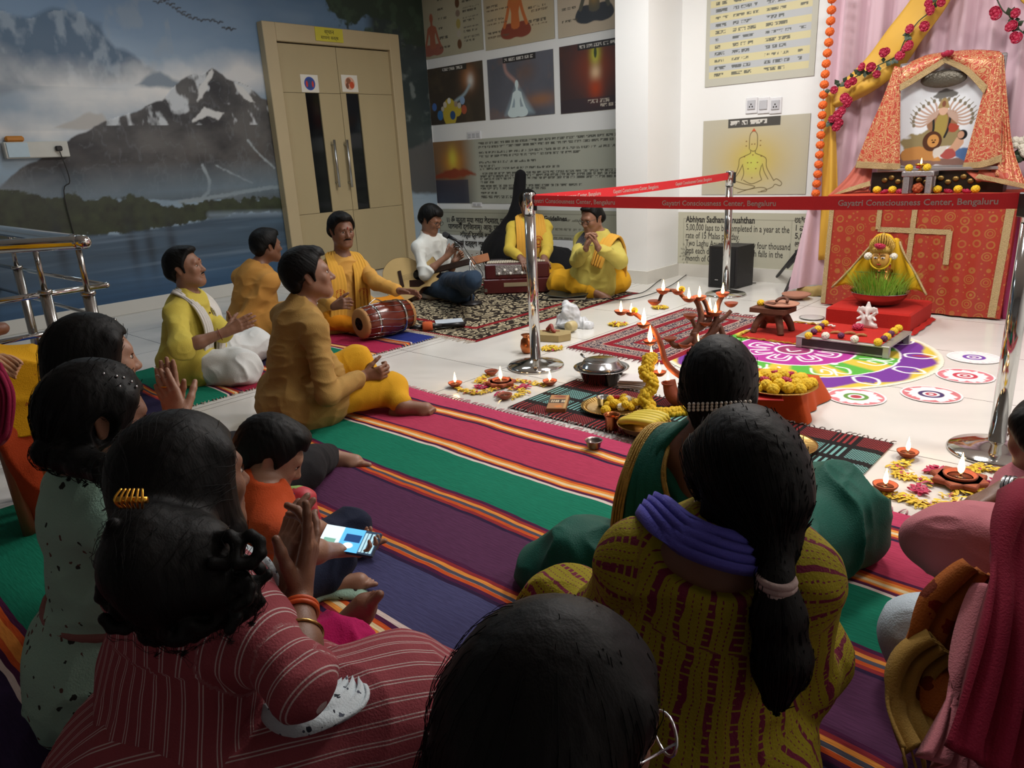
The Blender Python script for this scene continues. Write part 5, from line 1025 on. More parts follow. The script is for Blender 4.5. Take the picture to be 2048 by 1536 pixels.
ph = empty('mobile_phone', tuple(dp(700, 1082, 2.02)), 0, 'phone with a bright blue screen lying in the hands of the child', 'phone'); c = dp(698, 1082, pr(J['wR'])[2]+.005); X_ = unit(dp(733, 1098, 2.)-dp(668, 1076, 2.)); Z_ = unit(A([0, 0, 1.])-fw*.55); X_ = unit(X_-Z_*(X_@Z_)); Y_ = np.cross(Z_, X_); mx = Matrix([[X_[i], Y_[i], Z_[i], c[i]] for i in range(3)]+[[0, 0, 0, 1]])
b = MB(); b.box((0, 0, 0), (.15, .074, .009), mx=mx, bev=.004); b.build('case', M('case_dark_blue', '1a2340', .3), ph, world=True)
P = Paint(.142, .068, .002, '55a8d8'); P.rect(0, 0, .05, .068, 'c5dce4'); P.rect(.06, .03, .10, .05, '1c3c6a'); P.rect(.104, 0, .142, .068, '2a3a4c'); [P.rect(.106+k*.009, .006, .112+k*.009, .06, '9cc0cc') for k in range(4)]; P.rect(.01, .012, .04, .03, '6a9a8a'); P.ell((.075, .018), (.012, .008), 'e4eef0')
mobj('screen', P.mesh('screen', VC('screen_glow', .2, em=1.6), c-X_*.071-Y_*.034+Z_*.0052, X_, Y_), ph)
# ---- woman clapping, orange kurta
hc = dp(190, 722, 1.93); J = {'pel': A([hc[0]+.03, hc[1]+.0, .13]), 'hd': hc, 'nk': hc-A([.01, 0, .17])}; R_ = hframe(98, 0, 0, hc); J['nk'] = K(J['hd'], 160, 862, .18, 1); J['sR'] = J['nk']+R_[0]*.15-A([0, 0, .06]); J['sL'] = J['nk']-R_[0]*.15-A([0, 0, .05])
for k, v in dict(eR=('sR', 372, 905, .27, 1), wR=('eR', 366, 838, .17, 1), eL=('sL', 345, 880, .26, 1), wL=('eL', 345, 826, .20, 1)).items(): J[k] = K(J[v[0]], *v[1:])
J['kR'] = fl(470, 905, .12); J['aR'] = fl(560, 960, .05); J['kL'] = fl(600, 935, .13); J['aL'] = fl(655, 912, .055); report('clap', J)
g = Fig('person', J, 'woman in a bright orange kurta with raised clapping hands, second profile from the left', 96, 4, 0, 'a', .96, 1., .006, .003)
dh = dp(302, 722, pr(J['wR'])[2]+.05)-J['wR']; g.body({'R': (dh, fw*.7+rt*-.7, up*.6+rt*.3, dict(curl=.06, spread=.02)), 'L': (dp(330, 722, pr(J['wL'])[2])-J['wL'], -fw*.7-rt*.3, up*.3+rt, dict(curl=.05, spread=.025))}, {'L': (dp(716, 905, pr(J['aL'])[2])-J['aL'], A([0, 0, 1.]))}, nose=.99)
g.top(SEA, sleeve=1.4, disp=folds(.006, 9)); g.legs(BLK, 'leggings', to=1.95, r=.012, label='black leggings'); b = MB()
def bunned(F):
    if F is None: return J['hd']-.2, J['hd']+.2
    F.ell(g.g(0, -.025, .0), (.080, .092, .095), .03, 0, g.R); F.cone(g.g(0, -.07, -.04), g.g(0, -.06, -.12), .055, .045, .03, 0)
g.hair('long', fn=bunned, h=.0045, disp=strands(.001, 200, (0, .3, 1))); g.flow_to(g.g(.0, -.08, -.10), 250, .18); g.brow(.8); band(g, 'wR', 'eR', -.0, .030, .004, ELA); b.tube([J['wR']+unit(dh)*.118+g.R[0]*.0+(rt*math.cos(a)+fw*math.sin(a))*.011 for a in np.linspace(0, 2*PI, 17)[:-1]], .002, 6, closed=True); b.build('ring', GOLD, g.root, world=True)
b = MB(); b.lathe([(0, 0), (.014, .001), (.012, .004), (0, .006)], 12, mx=T(*(J['sR']*.35+J['eR']*.65+A([0, 0, .055])))); b.build('brooch', GOLD, g.root, world=True)
b = MB(); [b.ball(J['kR']+A(o), r, 0, 20) for o, r in (((0, 0, .02), (.13, .10, .12)),)]; 
# ---- girl in a mint dress
hc = dp(196, 836, 1.52); J = {'hd': hc}; J['pel'] = A([hc[0]-.09, hc[1]-.03, .13]); J['nk'] = K(J['hd'], 178, 962, .165, 1); R_ = hframe(104, 0, 0, hc); J['sR'] = J['nk']+R_[0]*.135-A([0, 0, .05]); J['sL'] = J['nk']-R_[0]*.135-A([0, 0, .05])
for k, v in dict(eR=('sR', 300, 1130, .25, -1), wR=('eR', 420, 1060, .22, 1), eL=('sL', 330, 1050, .24, 1), wL=('eL', 420, 1000, .2, 1)).items(): J[k] = K(J[v[0]], *v[1:])
J['kR'] = fl(480, 1290, .12); J['aR'] = fl(560, 1180, .05); J['kL'] = fl(520, 1100, .12); J['aL'] = fl(600, 1150, .05); report('mint', J)
g = Fig('person', J, 'girl in a mint green printed dress with a dark braid and glittering hair pins', 98, 16, 0, 'c', .92, .98, .006, .003)
g.body(lid=1.1, nose=.98, chin=.97); g.top(MINT, 'dress', sleeve=.95, uv=True, r=.012, cuff=.015, collar=False, disp=folds(.009, 9), skirt=[(J['pel']+A([0, 0, -.05]), J['pel']+g.tf*.12+A([0, 0, -.05]), .20, .19, None), (J['pel']+A([0, 0, 0]), J['kR'], .17, .15, None), (J['pel'], J['kL'], .17, .14, None), (J['kR'], fl(560, 1180, .05), .14, .10, None), (fl(640, 1170, .03), fl(715, 1190, .015), .06, .03, (A([0, 0, 1.]), 2.))])
def braid(F):
    if F is None: return np.minimum(J['hd'], dp(265, 960, 1.4))-.2, J['hd']+.18
    F.ell(g.g(0, -.025, .005), (.082*g.hs, .096*g.hs, .10*g.hs), .03, 0, g.R); q = [g.g(.02, -.09, -.07), dp(200, 935, 1.42), dp(228, 945, 1.36), dp(262, 962, 1.33), dp(290, 985, 1.32)]
    for i in range(4):
        for k in range(3): a = q[i]+(q[i+1]-q[i])*(k/3.); F.cone(a, a+(q[i+1]-q[i])/3.2, .034-.004*i, .026-.004*i, .006, 0)
    F.ell(g.g(.02, .0, .105), (.02, .05, .022), .02, 0, g.R)
g.hair('long', fn=braid, h=.0045, ears=True, disp=strands(.001, 200, (0, .3, 1))); g.flow_to(g.g(.02, -.09, -.07), 350, .18); g.brow(.8); b = MB(); [b.ball(g.g(x, y, zz), .0032, 0, 6) for x, y, zz in ((.055, .03, .105), (.062, .045, .098), (.060, .015, .108), (.066, .055, .088), (.074, .02, .088), (.058, -.01, .112))]; b.build('hair_pin', SIL, g.root, world=True)
b = MB(); b.tube([J['pel']+(g.tf*math.cos(a)*.128+g.tx*math.sin(a)*.158)+A([0, 0, .15]) for a in np.linspace(0, 2*PI, 33)[:-1]], .012, 8, closed=True); b.build('sash', cloth('sash_pink', '8a5a56'), g.root, world=True)
# ---- woman in a pink striped dress
J = pose(A([-1.24, .36, .13]), (398, 1142), (372, 968), 120, 1., sh=.15, eR=('w', 600, 1368, 1.20), wR=('w', 598, 1190, 1.36), eL=('sL', 560, 1250, .28, 1), wL=('w', 560, 1172, 1.42), kR=('z', 800, 1440, .12), aR=('z', 720, 1290, .06), kL=('z', 700, 1300, .12), aL=('z', 664, 1278, .07))
report('striped', J)
g = Fig('person', J, 'woman in a pink striped dress clapping, curly dark ponytail held by a gold clip', 112, 2, 0, 'c', 1., 1., .006, .0035)
dh = dp(632, 1040, pr(J['wR'])[2]+.02)-J['wR']; g.body({'R': (dh, -fw*.3-rt, -fw*.8+up*.2, dict(curl=.25, spread=.22, curls=(.1, .5, .6, .2))), 'L': (dp(585, 1050, pr(J['wL'])[2]+.03)-J['wL'], rt, fw-rt, dict(curl=.2, spread=.1))}, {'L': (dp(706, 1190, pr(J['aL'])[2]-.04)-J['aL'], -rt*.8-fw*.3)}, nose=1.)
kLs = J['kL']; g.J.pop('kL'); g.top(STR, 'dress_bodice', sleeve=1.05, uv=True, swap=True, r=.010, cuff=.02, collar=False, disp=folds(.008, 9, (1, 1, .6), 3)); SK1 = [(J['pel'], J['kR'], .18, .15, None), (J['kR'], fl(870, 1420, .08), .15, .10, None), (J['kR'], fl(780, 1530, .06), .15, .12, None), (J['pel']+A([0, 0, -.04]), fl(640, 1500, .07), .2, .14, None), (J['pel'], fl(600, 1400, .10), .17, .12, None)]
g.legs(STR, 'skirt', to=1., r=.02, uv=True, disp=folds(.014, 7, (1, 1, 1), 5), drape=SK1)
g.J['kL'] = J['kL']
F = Fld(np.minimum(J['kL'], J['aR'])-.14, np.maximum(J['kL'], J['aR'])+.14, .006); F.cone(J['kL']+rt*-.06, fl(760, 1335, .05), .075, .05, .03); F.cone(J['aL'], J['kL']-rt*.02, .045, .07, .03); F.floor(.004); mobj('leggings', F.mesh('leggings', HPK, folds(.009, 12, (1, 1, 2.))), g.root)
def curly(F):
    if F is None: return np.minimum(J['hd'], dp(300, 1260, 1.1))-.17, np.maximum(J['hd'], dp(500, 1220, 1.15))+.17
    F.ell(g.g(0, -.02, .005), (.082, .098, .10), .03, 0, g.R); F.cone(g.g(.02, -.03, -.02), g.g(.05, .02, -.09), .075, .05, .05)
    q = [g.g(.0, -.07, -.04), dp(286, 1075, 1.13), dp(290, 1135, 1.11), dp(315, 1190, 1.11)]; rr = (.036, .044, .056, .048)
    for i in range(3): F.cone(q[i], q[i+1], rr[i], rr[i+1], .04)
    F.cone(dp(395, 1105, 1.15), dp(430, 1170, 1.13), .058, .04, .05)
    r_ = random.Random(4)
    for k in range(34):
        x, y = r_.choice([(235, 1190), (250, 1232), (300, 1262), (345, 1262), (395, 1235), (440, 1222), (470, 1195), (490, 1160), (478, 1120), (235, 1130), (232, 1060), (455, 1090)]); c = dp(x+r_.uniform(-16, 16), y+r_.uniform(-16, 16), 1.10+r_.uniform(-.02, .04)); a = r_.uniform(0, 6); pr_ = None
        for s_ in range(7): p_ = c+(rt*math.cos(a+s_*.9)+up*math.sin(a+s_*.9))*.020+fw*.006*s_; (F.cone(pr_, p_, .0095, .0085, .006) if pr_ is not None else None); pr_ = p_
g.hair('long', fn=curly, h=.004, disp=strands(.0007, 160, (.2, 0, 1))); g.strand_hair(250, lambda P: np.where((P[:, 2] > J['hd'][2]-.02)[:, None], unit(dp(270, 1000, 1.1)-J['hd'])[None, :]+A([[0, 0, -.2]]), A([[.05, 0, -1.]])), .2, .0006, .002, wave=.004)
b = MB(); c = dp(264, 1000, 1.06)
for k in range(6): b.tube(smp([c+rt*(k-2.5)*.006-up*.012, c+rt*(k-2.5)*.008+up*.002-fw*.010, c+rt*(k-2.5)*.006+up*.016], 4), .002, 6)
b.tube([c-rt*.022, c+rt*.022], .005, 8); b.build('hair_clip', GOLD, g.root, world=True); b = MB(); b.ball(g.g(.083, -.002, -.036), .0045, 0, 10); b.ball(g.g(.085, -.004, -.044), .003, 0, 8); b.build('earring', GOLD, g.root, world=True)
band(g, 'wR', 'eR', .035, .032, .0045, ELA, n=2, label='orange wristband'); band(g, 'wR', 'eR', .095, .040, .0026, BR, 'bangle', 'gold bangle'); n_, tf, tx, tu = J['nk'], g.tf, g.tx, g.tu; fl0 = [tf, tu, tf+tx, tx+tu, tu]
scarf(g, [n_-tf*.02+tx*.02+tu*.035, n_+tf*.10+tx*.03+tu*.0, n_+tf*.16+tx*.02-tu*.12, J['pel']+tf*.27-tx*.02+A([0, 0, .20])], (.05, .07, .09, .12), .008, FLW, 'dupatta', flat=[tu, tf+tu, tf, tf+tu], amp=.008)
scarf(g, [fl(570, 1385, .30), fl(620, 1400, .30), fl(680, 1395, .285), fl(705, 1372, .26)], (.10, .15, .12, .03), .008, FLW, 'dupatta_end', flat=[A([0, 0, 1.])]*4, amp=.008)
# ================================================================ rugs and mats
def rugmat(name, y0, y1, centres, fields, bw=.052, axis=1, oy=0.):
    m, t, b = nt(name); tc = nd(t, 'TexCoord').outputs['Object']; sp = nd(t, 'SeparateXYZ'); lk(t, tc, sp.inputs[0]); nz = nd(t, 'TexNoise', _2=2.3, _3=3.); lk(t, tc, nz.inputs[0])
    y = math_(t, 'MULTIPLY_ADD', nz.outputs[0], .055, sp.outputs[axis]); y = math_(t, 'ADD', y, oy-.0275); f = math_(t, 'DIVIDE', math_(t, 'SUBTRACT', y, y0), y1-y0); L = y1-y0; st = [(0., fields[0])]
    for i, c in enumerate(centres):
        prof = [(-1, 'd0bfb8'), (-.93, '2c1a3a'), (-.72, '4a1a3e'), (-.60, '8a2a30'), (-.42, 'c05022'), (-.27, 'd98a3c'), (-.10, 'd8c49a'), (-.03, '4a4a58'), (.03, 'd8c49a'), (.14, 'd98a3c'), (.33, 'c05022'), (.52, '8a2a30'), (.68, '4a1a3e'), (.88, '2c1a3a'), (.93, 'd0bfb8'), (1., fields[i+1])]
        st += [((c+q*bw-y0)/L, col) for q, col in prof]
    k = 0; cc = None
    for s0 in range(0, len(st), 30):       # several ramps one after another
        seg = st[s0:s0+31]; r = ramp(t, f, [(max(0, min(1, p)), c) for p, c in seg], 'CONSTANT'); cc = r if cc is None else mixc(t, math_(t, 'GREATER_THAN', f, seg[0][0]), cc, r)
    w = nd(t, 'TexNoise', _2=160., _3=2.); mp = nd(t, 'Mapping'); mp.inputs[3].default_value = (.15, 1, 1) if axis == 1 else (1, .15, 1); lk(t, tc, mp.inputs[0]); lk(t, mp.outputs[0], w.inputs[0]); g = math_(t, 'MULTIPLY_ADD', w.outputs[0], .5, .75); gc = nd(t, 'CombineColor'); [lk(t, g, gc.inputs[i]) for i in range(3)]
    cc = mixc(t, 1., cc, gc.outputs[0], 'MULTIPLY'); lk(t, cc, b.inputs['Base Color']); b.inputs['Roughness'].default_value = .9; b.inputs['Specular IOR Level'].default_value = .15
    bp = nd(t, 'Bump', _0=.5, _1=.005); lk(t, w.outputs[0], bp.inputs['Height']); lk(t, bp.outputs[0], b.inputs['Normal']); return m
def rug(name, x0, x1, y0, y1, mat, label, nx=120, ny=80, wav=.008, fringe=None, fm=None, fl_=.05, rot=0., th=.005, z=.0, sd=1):
    V = []; b = MB(); cx, cy = (x0+x1)/2, (y0+y1)/2
    def h(x, y): return z+th+wav*max(0., float(vn(A([x*2.2+sd, y*4.5, 0.]), sd))-.45)*2+wav*.5*float(vn(A([x*7, y*7, 1.]), sd))
    def hz(P): X, Y = P; return z+th+wav*np.maximum(0, vn(np.stack([X*2.2+sd, Y*4.5, X*0], -1), sd)-.45)*2+wav*.5*vn(np.stack([X*7, Y*7, X*0+1], -1), sd)
    X, Y = np.meshgrid(np.linspace(x0, x1, nx+1), np.linspace(y0, y1, ny+1), indexing='ij'); Z = hz((X, Y)); Z[0, :] = Z[-1, :] = z+.002; Z[:, 0] = Z[:, -1] = z+.002
    i, j = np.meshgrid(np.arange(nx), np.arange(ny), indexing='ij'); n = ny+1; i = i.ravel(); j = j.ravel(); Q = np.stack([i*n+j, (i+1)*n+j, (i+1)*n+j+1, i*n+j+1], 1); P = np.stack([X, Y, Z], -1).reshape(-1, 3)
    ox, oy = (x0+x1)/2, (y0+y1)/2; P -= A([ox, oy, 0]); r = empty(name, (ox, oy, 0), rot, label, 'rug'); o = mobj('rug_cloth', npmesh('rug_cloth', P, Q, mat), r, world=False); 
    if fringe:
        R_ = random.Random(sd)
        for side in fringe:
            f = MB()
            if side in 'NS': L = int((x1-x0)/.022); pts = [((x0+(k+.5)*(x1-x0)/L)-ox, (y1 if side == 'N' else y0)-oy, 0, 1 if side == 'N' else -1) for k in range(L)]
            else: L = int((y1-y0)/.022); pts = [((x1 if side == 'E' else x0)-ox, (y0+(k+.5)*(y1-y0)/L)-oy, 1 if side == 'E' else -1, 0) for k in range(L)]
            for x, y, dx, dy in pts: a = R_.uniform(-.02, .02); l = fl_*R_.uniform(.6, 1.15); f.tube([(x-dx*.005, y-dy*.005, z+.006), (x+dx*l*.5+dy*a*.4, y+dy*l*.5+dx*a*.4, z+.007), (x+dx*l+dy*a, y+dy*l+dx*a, z+.004)], [.0035, .0028, .0012], 4)
            f.build('fringe', fm or mat, r, kind='stuff')
    return r
B_R, B_G, B_P, B_B = 'a63653', '127057', '522c4b', '434369'
CEN = [-1.02, -.69, -.36, -.03, .31, .635, .965, 1.285, 1.625, 1.985, 2.29]
BIG = rugmat('rug_stripes', -1.3, 2.5, CEN, [B_G, B_P, B_B, B_R, '2c1d3c', B_G, '8f2136', B_B, B_P, B_G, B_R, 'b03c5e'], oy=.61)
rug('striped_rug', -3.22, 1.5, -1.25, 2.47, BIG, 'big striped cotton rug in crimson, green and purple covering the foreground floor', 190, 190, .010, 'N', M('fringe_pink', 'b58a90', .9), .035)
LR = rugmat('rug_stripes_left', .6, 3.6, [.95, 1.28, 1.55, 1.85, 2.2, 2.52, 2.8, 3.1, 3.4], ['231d3a', '2a4a9c', '231d3a', B_G, '8e2038', '231d3a', B_G, 'a3264a', '26327a', 'c03028'], .045, oy=2.065)
rug('striped_rug', -4.85, -3.82, .75, 3.38, LR, 'narrow striped rug in navy, green and red under the yellow kurta man and the drummer', 70, 130, .012, 'E', M('fringe_cream', 'b5a898', .9), .02, sd=5)
def ornmat(name, bg, fg_, bd, x0, x1, y0, y1, sc, bands):
    m, t, b = nt(name); tc = nd(t, 'TexCoord').outputs['Object']; sp = nd(t, 'SeparateXYZ'); lk(t, tc, sp.inputs[0]); hx, hy = (x1-x0)/2, (y1-y0)/2
    ex = math_(t, 'SUBTRACT', hx, math_(t, 'ABSOLUTE', sp.outputs[0])); ey = math_(t, 'SUBTRACT', hy, math_(t, 'ABSOLUTE', sp.outputs[1])); e = math_(t, 'MINIMUM', ex, ey)
    vo = nd(t, 'TexVoronoi', feature='DISTANCE_TO_EDGE', _2=sc); nz = nd(t, 'TexNoise', _2=sc*.6, _3=2.); lk(t, tc, nz.inputs[0]); w = nd(t, 'VectorMath', operation='SCALE'); lk(t, nz.outputs['Color'], w.inputs[0]); w.inputs[3].default_value = 2.2/sc; ad = nd(t, 'VectorMath', operation='ADD'); lk(t, tc, ad.inputs[0]); lk(t, w.outputs[0], ad.inputs[1]); lk(t, ad.outputs[0], vo.inputs['Vector'])
    o = math_(t, 'GREATER_THAN', math_(t, 'FRACT', math_(t, 'MULTIPLY', vo.outputs[0], 3.2)), .44); c = mixc(t, o, bg, fg_)
    s = math_(t, 'SINE', math_(t, 'MULTIPLY', math_(t, 'ADD', sp.outputs[0], sp.outputs[1]), 150.)); s2 = math_(t, 'GREATER_THAN', s, 0.)
    r = ramp(t, math_(t, 'MULTIPLY', e, 2.), [(p*2, q) for p, q in bands], 'CONSTANT')
    mk = ramp(t, math_(t, 'MULTIPLY', e, 2.), [(p*2, ('000000' if q != 'x' and q != 'z' else 'ffffff')) for p, q in bands], 'CONSTANT'); c2 = mixc(t, mk, r, c)
    lk(t, c2, b.inputs['Base Color']); b.inputs['Roughness'].default_value = .92; b.inputs['Specular IOR Level'].default_value = .12; return m
def ornbands(L): return [(p, q) for p, q in L]
_o = rgb
def rgb(c):
    return (1, 1, 1, 1) if c in ('x', 'z') else _o(c)
x0, x1, y0, y1 = -5.35, -3.48, 3.42, 5.45
rug('patterned_carpet', x0, x1, y0, y1, ornmat('carpet_ornament', '2a2420', 'b5a98c', '7a1c22', x0, x1, y0, y1, 15, [(0, '7a1c22'), (.03, '2a2420'), (.04, 'x'), (.13, 'a89c80'), (.14, '2a2420'), (.155, 'x'), (.26, '7a1c22'), (.31, 'x')]), 'black and cream ornamental carpet with maroon lines under the musicians', 40, 40, .004, 'S', M('fringe_cream', 'b5a898', .9), .06, sd=8)
x0, x1, y0, y1 = -2.84, -2.12, 3.62, 5.02
rug('prayer_rug', x0, x1, y0, y1, ornmat('prayer_ornament', '3a3440', 'b09a8c', '8a1c2a', x0, x1, y0, y1, 42, [(0, '7c1a26'), (.045, 'b8a498'), (.052, '7c1a26'), (.06, 'x'), (.10, 'b8a498'), (.107, '3a3440'), (.115, 'x'), (.15, 'b8a498'), (.158, '7c1a26'), (.21, 'x'), (.30, '7c1a26'), (.33, 'x')]), 'small maroon patterned rug with ragged fringe in the middle of the floor', 30, 40, .004, 'NS', M('fringe_maroon', '6e1a24', .9), .055, rot=-.03, sd=11)
def checkmat():
    m, t, b = nt('mat_checks'); tc = nd(t, 'TexCoord').outputs['Object']; sp = nd(t, 'SeparateXYZ'); lk(t, tc, sp.inputs[0]); X, Y = sp.outputs[0], sp.outputs[1]
    row = math_(t, 'FRACT', math_(t, 'DIVIDE', math_(t, 'ADD', Y, .29), .1467)); inrow = math_(t, 'LESS_THAN', row, .74); ri = math_(t, 'FLOOR', math_(t, 'DIVIDE', math_(t, 'ADD', Y, .29), .1467)); red = math_(t, 'GREATER_THAN', math_(t, 'ABSOLUTE', math_(t, 'SUBTRACT', ri, 1.5)), 1.); col = mixc(t, red, '6fa09c', '8a3436')
    f = math_(t, 'FRACT', math_(t, 'DIVIDE', X, .235)); net = math_(t, 'LESS_THAN', f, .55); a = math_(t, 'SINE', math_(t, 'MULTIPLY', math_(t, 'ADD', X, Y), 420.)); c = math_(t, 'SINE', math_(t, 'MULTIPLY', math_(t, 'SUBTRACT', X, Y), 420.)); g = math_(t, 'GREATER_THAN', math_(t, 'MAXIMUM', a, c), .62)
    st = math_(t, 'GREATER_THAN', math_(t, 'SINE', math_(t, 'MULTIPLY', X, 270.)), .1); gap = math_(t, 'MULTIPLY', math_(t, 'GREATER_THAN', f, .60), math_(t, 'LESS_THAN', f, .95)); mk = math_(t, 'ADD', math_(t, 'MULTIPLY', net, g), math_(t, 'MULTIPLY', gap, st)); mk = math_(t, 'MULTIPLY', mk, inrow)
    lk(t, mixc(t, mk, '221f20', col), b.inputs['Base Color']); b.inputs['Roughness'].default_value = .9; b.inputs['Specular IOR Level'].default_value = .12; return m
rug('offering_mat', -2.38, -.75, 2.53, 3.08, checkmat(), 'long black mat with red and teal woven blocks before the big rug', 60, 24, .004, 'SN', M('fringe_grey', '8a7f7c', .9), .022, z=.004, sd=13)
r = rug('offering_cloth', -2.07, -1.52, 4.40, 4.98, cloth('cloth_red', 'a32218', vs=4), 'small red cloth with glittering gold edge under the clay stand', 16, 16, .003, None, sd=17)
b = MB(); P = [(-.272, -.287), (.272, -.287), (.272, .287), (-.272, .287)]; Q = [A([P[i][0]+(P[(i+1) % 4][0]-P[i][0])*k/24., P[i][1]+(P[(i+1) % 4][1]-P[i][1])*k/24., .009+.004*math.sin(k*2.6+i)]) for i in range(4) for k in range(24)]; b.tube(Q, [.006+.003*math.sin(k*1.9) for k in range(96)], 6, closed=True); b.build('gold_trim', M('gold_glitter', 'c59a3c', .3, .8, bump=.8, bs=400, var=.4, vs=200), r)
# ================================================================ queue posts and belts
BELT = M('belt_red', 'dc2c34', .6, bump=.15, bs=300, var=.04); POSTS = {}
def stanchion(key, base, top, label):
    f = fl(*base); o = empty('belt_post', (f[0], f[1], 0), 0, label, 'queue post', 'chrome belt posts'); zt = 1.0; e = A([f[0], f[1], 0])
    b = MB(); b.lathe([(.165, 0), (.168, .010), (.160, .018), (.10, .032), (.045, .046), (.034, .052)], 48); b.build('base', CHR, o); b = MB(); b.lathe([(.031, .045), (.031, .90)], 28); b.build('pole', CHR, o); b = MB(); b.lathe([(.0335, .885), (.0335, .99), (.030, 1.0), (.0, 1.002)], 28); b.build('head', CHR, o)
    q = (1 if key != 'c' else -1); bk = MB(); bk.box((0, 0, 0), (.030, .05, .085), mx=T(rt[0]*q*.027, rt[1]*q*.027, .945) @ Rz(math.atan2(rt[1], rt[0])), bev=.004); bk.build('belt_cassette', M('plastic_black', '15161a', .35), o); POSTS[key] = e; return o
S1 = stanchion('a', (1072, 733), 384, 'middle chrome belt post standing between the harmonium and the steel bowl'); S2 = stanchion('b', (1451, 590), 365, 'far chrome belt post in front of the black speaker'); S3 = stanchion('c', (1990, 905), 385, 'near chrome belt post at the right edge of the picture')
def belt(a, b_, z, label, offs, sag=.012):
    a, b_ = A(a, float), A(b_, float); e = unit((b_-a)*A([1, 1, 0])); nrm = A([-e[1], e[0], 0.]); nrm = nrm if nrm@(CAM-a) > 0 else -nrm; a = a+e*.036; b_ = b_-e*.036; L = np.linalg.norm((b_-a)[:2]); o = empty('barrier_belt', tuple(a[:2])+(0,), 0, label, 'belt', 'red barrier belts'); m = MB(); rd = e if e@rt > 0 else -e
    at = lambda u: a+(b_-a)*u+A([0, 0, z-sag*4*u*(1-u)])
    N = 40; v = []; f = []
    for i in range(N+1):
        p = at(i/N)
        for dz, dn in ((-.028, .001), (.028, .001), (.028, -.001), (-.028, -.001)): v.append(p+A([0, 0, dz])+nrm*dn)
    for i in range(N):
        for k in range(4): k2 = (k+1) % 4; f.append((i*4+k, (i+1)*4+k, (i+1)*4+k2, i*4+k2))
    m.add(v, f, 0); m.build('webbing', BELT, o, world=True)
    for s0 in offs:
        def bend(co): 
            u = co[:, 0]*1.; return (a if rd@e > 0 else b_)+np.outer(u+s0, rd)+np.outer(co[:, 1]-.011, A([0, 0, 1.]))+nrm*.0018+np.stack([u*0, u*0, z-sag*4*np.clip((u+s0)/L, 0, 1)*(1-np.clip((u+s0)/L, 0, 1))], 1)
        text('lettering', 'Gayatri Consciousness Center, Bengaluru', .033, INKW, None, o, ext=.0002, bend=bend, width=.56, bold=.0006)
belt(POSTS['a'], POSTS['c'], .958, 'near red belt lettered in white, stretched across the altar to the right edge', (-.03, .80, 1.62), .012)
belt(POSTS['a'], POSTS['b'], .96, 'far red belt running back from the middle post to the far post', (.1, .8, 1.6))
# ================================================================ altar, curtain, garlands
CUR = M('curtain_pink', 'cfb2be', .75, var=.14, vs=2.2, stretch=(1, 1, .5), sheen=.2); YG = M('drape_yellow', 'd9ab3c', .6, var=.12, vs=4, alpha=.86); RED = cloth('cloth_red', 'a32218', vs=4)
def curtain():
    o = empty('backdrop_curtain', (-1., 6.2, 0), 0, 'pale pink pleated backdrop curtain hanging behind the altar', 'curtain'); N, Mz = 240, 40; V = np.zeros((N+1, Mz+1, 3))
    for i in range(N+1):
        u = i/N
        for j in range(Mz+1):
            v = j/Mz; z = 3.15*(1-v)+.03*v; xl = -2.27+.10*(1-abs(v-.5)*2)*0-(max(0, v-.72)/.28)**1.3*.10; x = xl+(1.75-xl)*u; lo = max(0, v-.6)/.4
            V[i, j] = (x, 6.2+.035*math.sin(x*34+1.5*math.sin(v*3))+.018*math.sin(x*71+v*2)-lo*.28*max(0, 1-u*7)-.0, z+.05*lo*math.sin(u*30))
    n = Mz+1; i, j = np.meshgrid(np.arange(N), np.arange(Mz), indexing='ij'); i = i.ravel(); j = j.ravel(); mobj('drape', npmesh('drape', V.reshape(-1, 3), np.stack([i*n+j, (i+1)*n+j, (i+1)*n+j+1, i*n+j+1], 1), CUR), o)
curtain()
def sheet(name, rows, mat, parent, nu=40, nv=30, rip=.012, freq=7, label=None, sd=0, solid=.003, **k):
    """rows of (x, y, plane Y) pixels from top to bottom, each left to right"""
    R = [[pl(a, b_, 1, c) for a, b_, c in row] for row in rows]; R = [smp(r, 8) if len(r) > 2 else A([r[0]+(r[1]-r[0])*t for t in np.linspace(0, 1, 17)]) for r in R]; m = min(len(r) for r in R); R = [A([r[int(round(i*(len(r)-1)/(m-1)))] for i in range(m)]) for r in R]; G = A([smp([r[i] for r in R], 6) if len(R) > 2 else [R[0][i]+(R[1][i]-R[0][i])*t for t in np.linspace(0, 1, 13)] for i in range(m)])
    nv_ = G.shape[1]; 
    for i in range(m):
        for j in range(nv_): t = j/(nv_-1); G[i, j, 1] += -rip*math.sin(i/(m-1)*freq*2*PI+sd+t*1.5)*(.3+.7*t)
    n = nv_; i, j = np.meshgrid(np.arange(m-1), np.arange(nv_-1), indexing='ij'); i = i.ravel(); j = j.ravel(); o = mobj(name, npmesh(name, G.reshape(-1, 3), np.stack([i*n+j, (i+1)*n+j, (i+1)*n+j+1, i*n+j+1], 1), mat), parent, label=label, **k)
    if solid: md = o.modifiers.new('solid', 'SOLIDIFY'); md.thickness = solid
    return o, G
yd = empty('yellow_drape', (-2.2, 6.1, 0), 0, 'sheer yellow swag crossing the pink curtain and falling down its left edge', 'drape')
sheet('swag', [[(1850, -40, 6.1), (1790, 40, 6.1), (1720, 130, 6.1), (1655, 188, 6.1)], [(1895, -40, 6.02), (1830, 60, 6.02), (1750, 160, 6.02), (1662, 208, 6.05)], [(1925, -40, 6.08), (1850, 75, 6.08), (1770, 168, 6.08), (1668, 218, 6.1)]], YG, yd, rip=.02, freq=3)
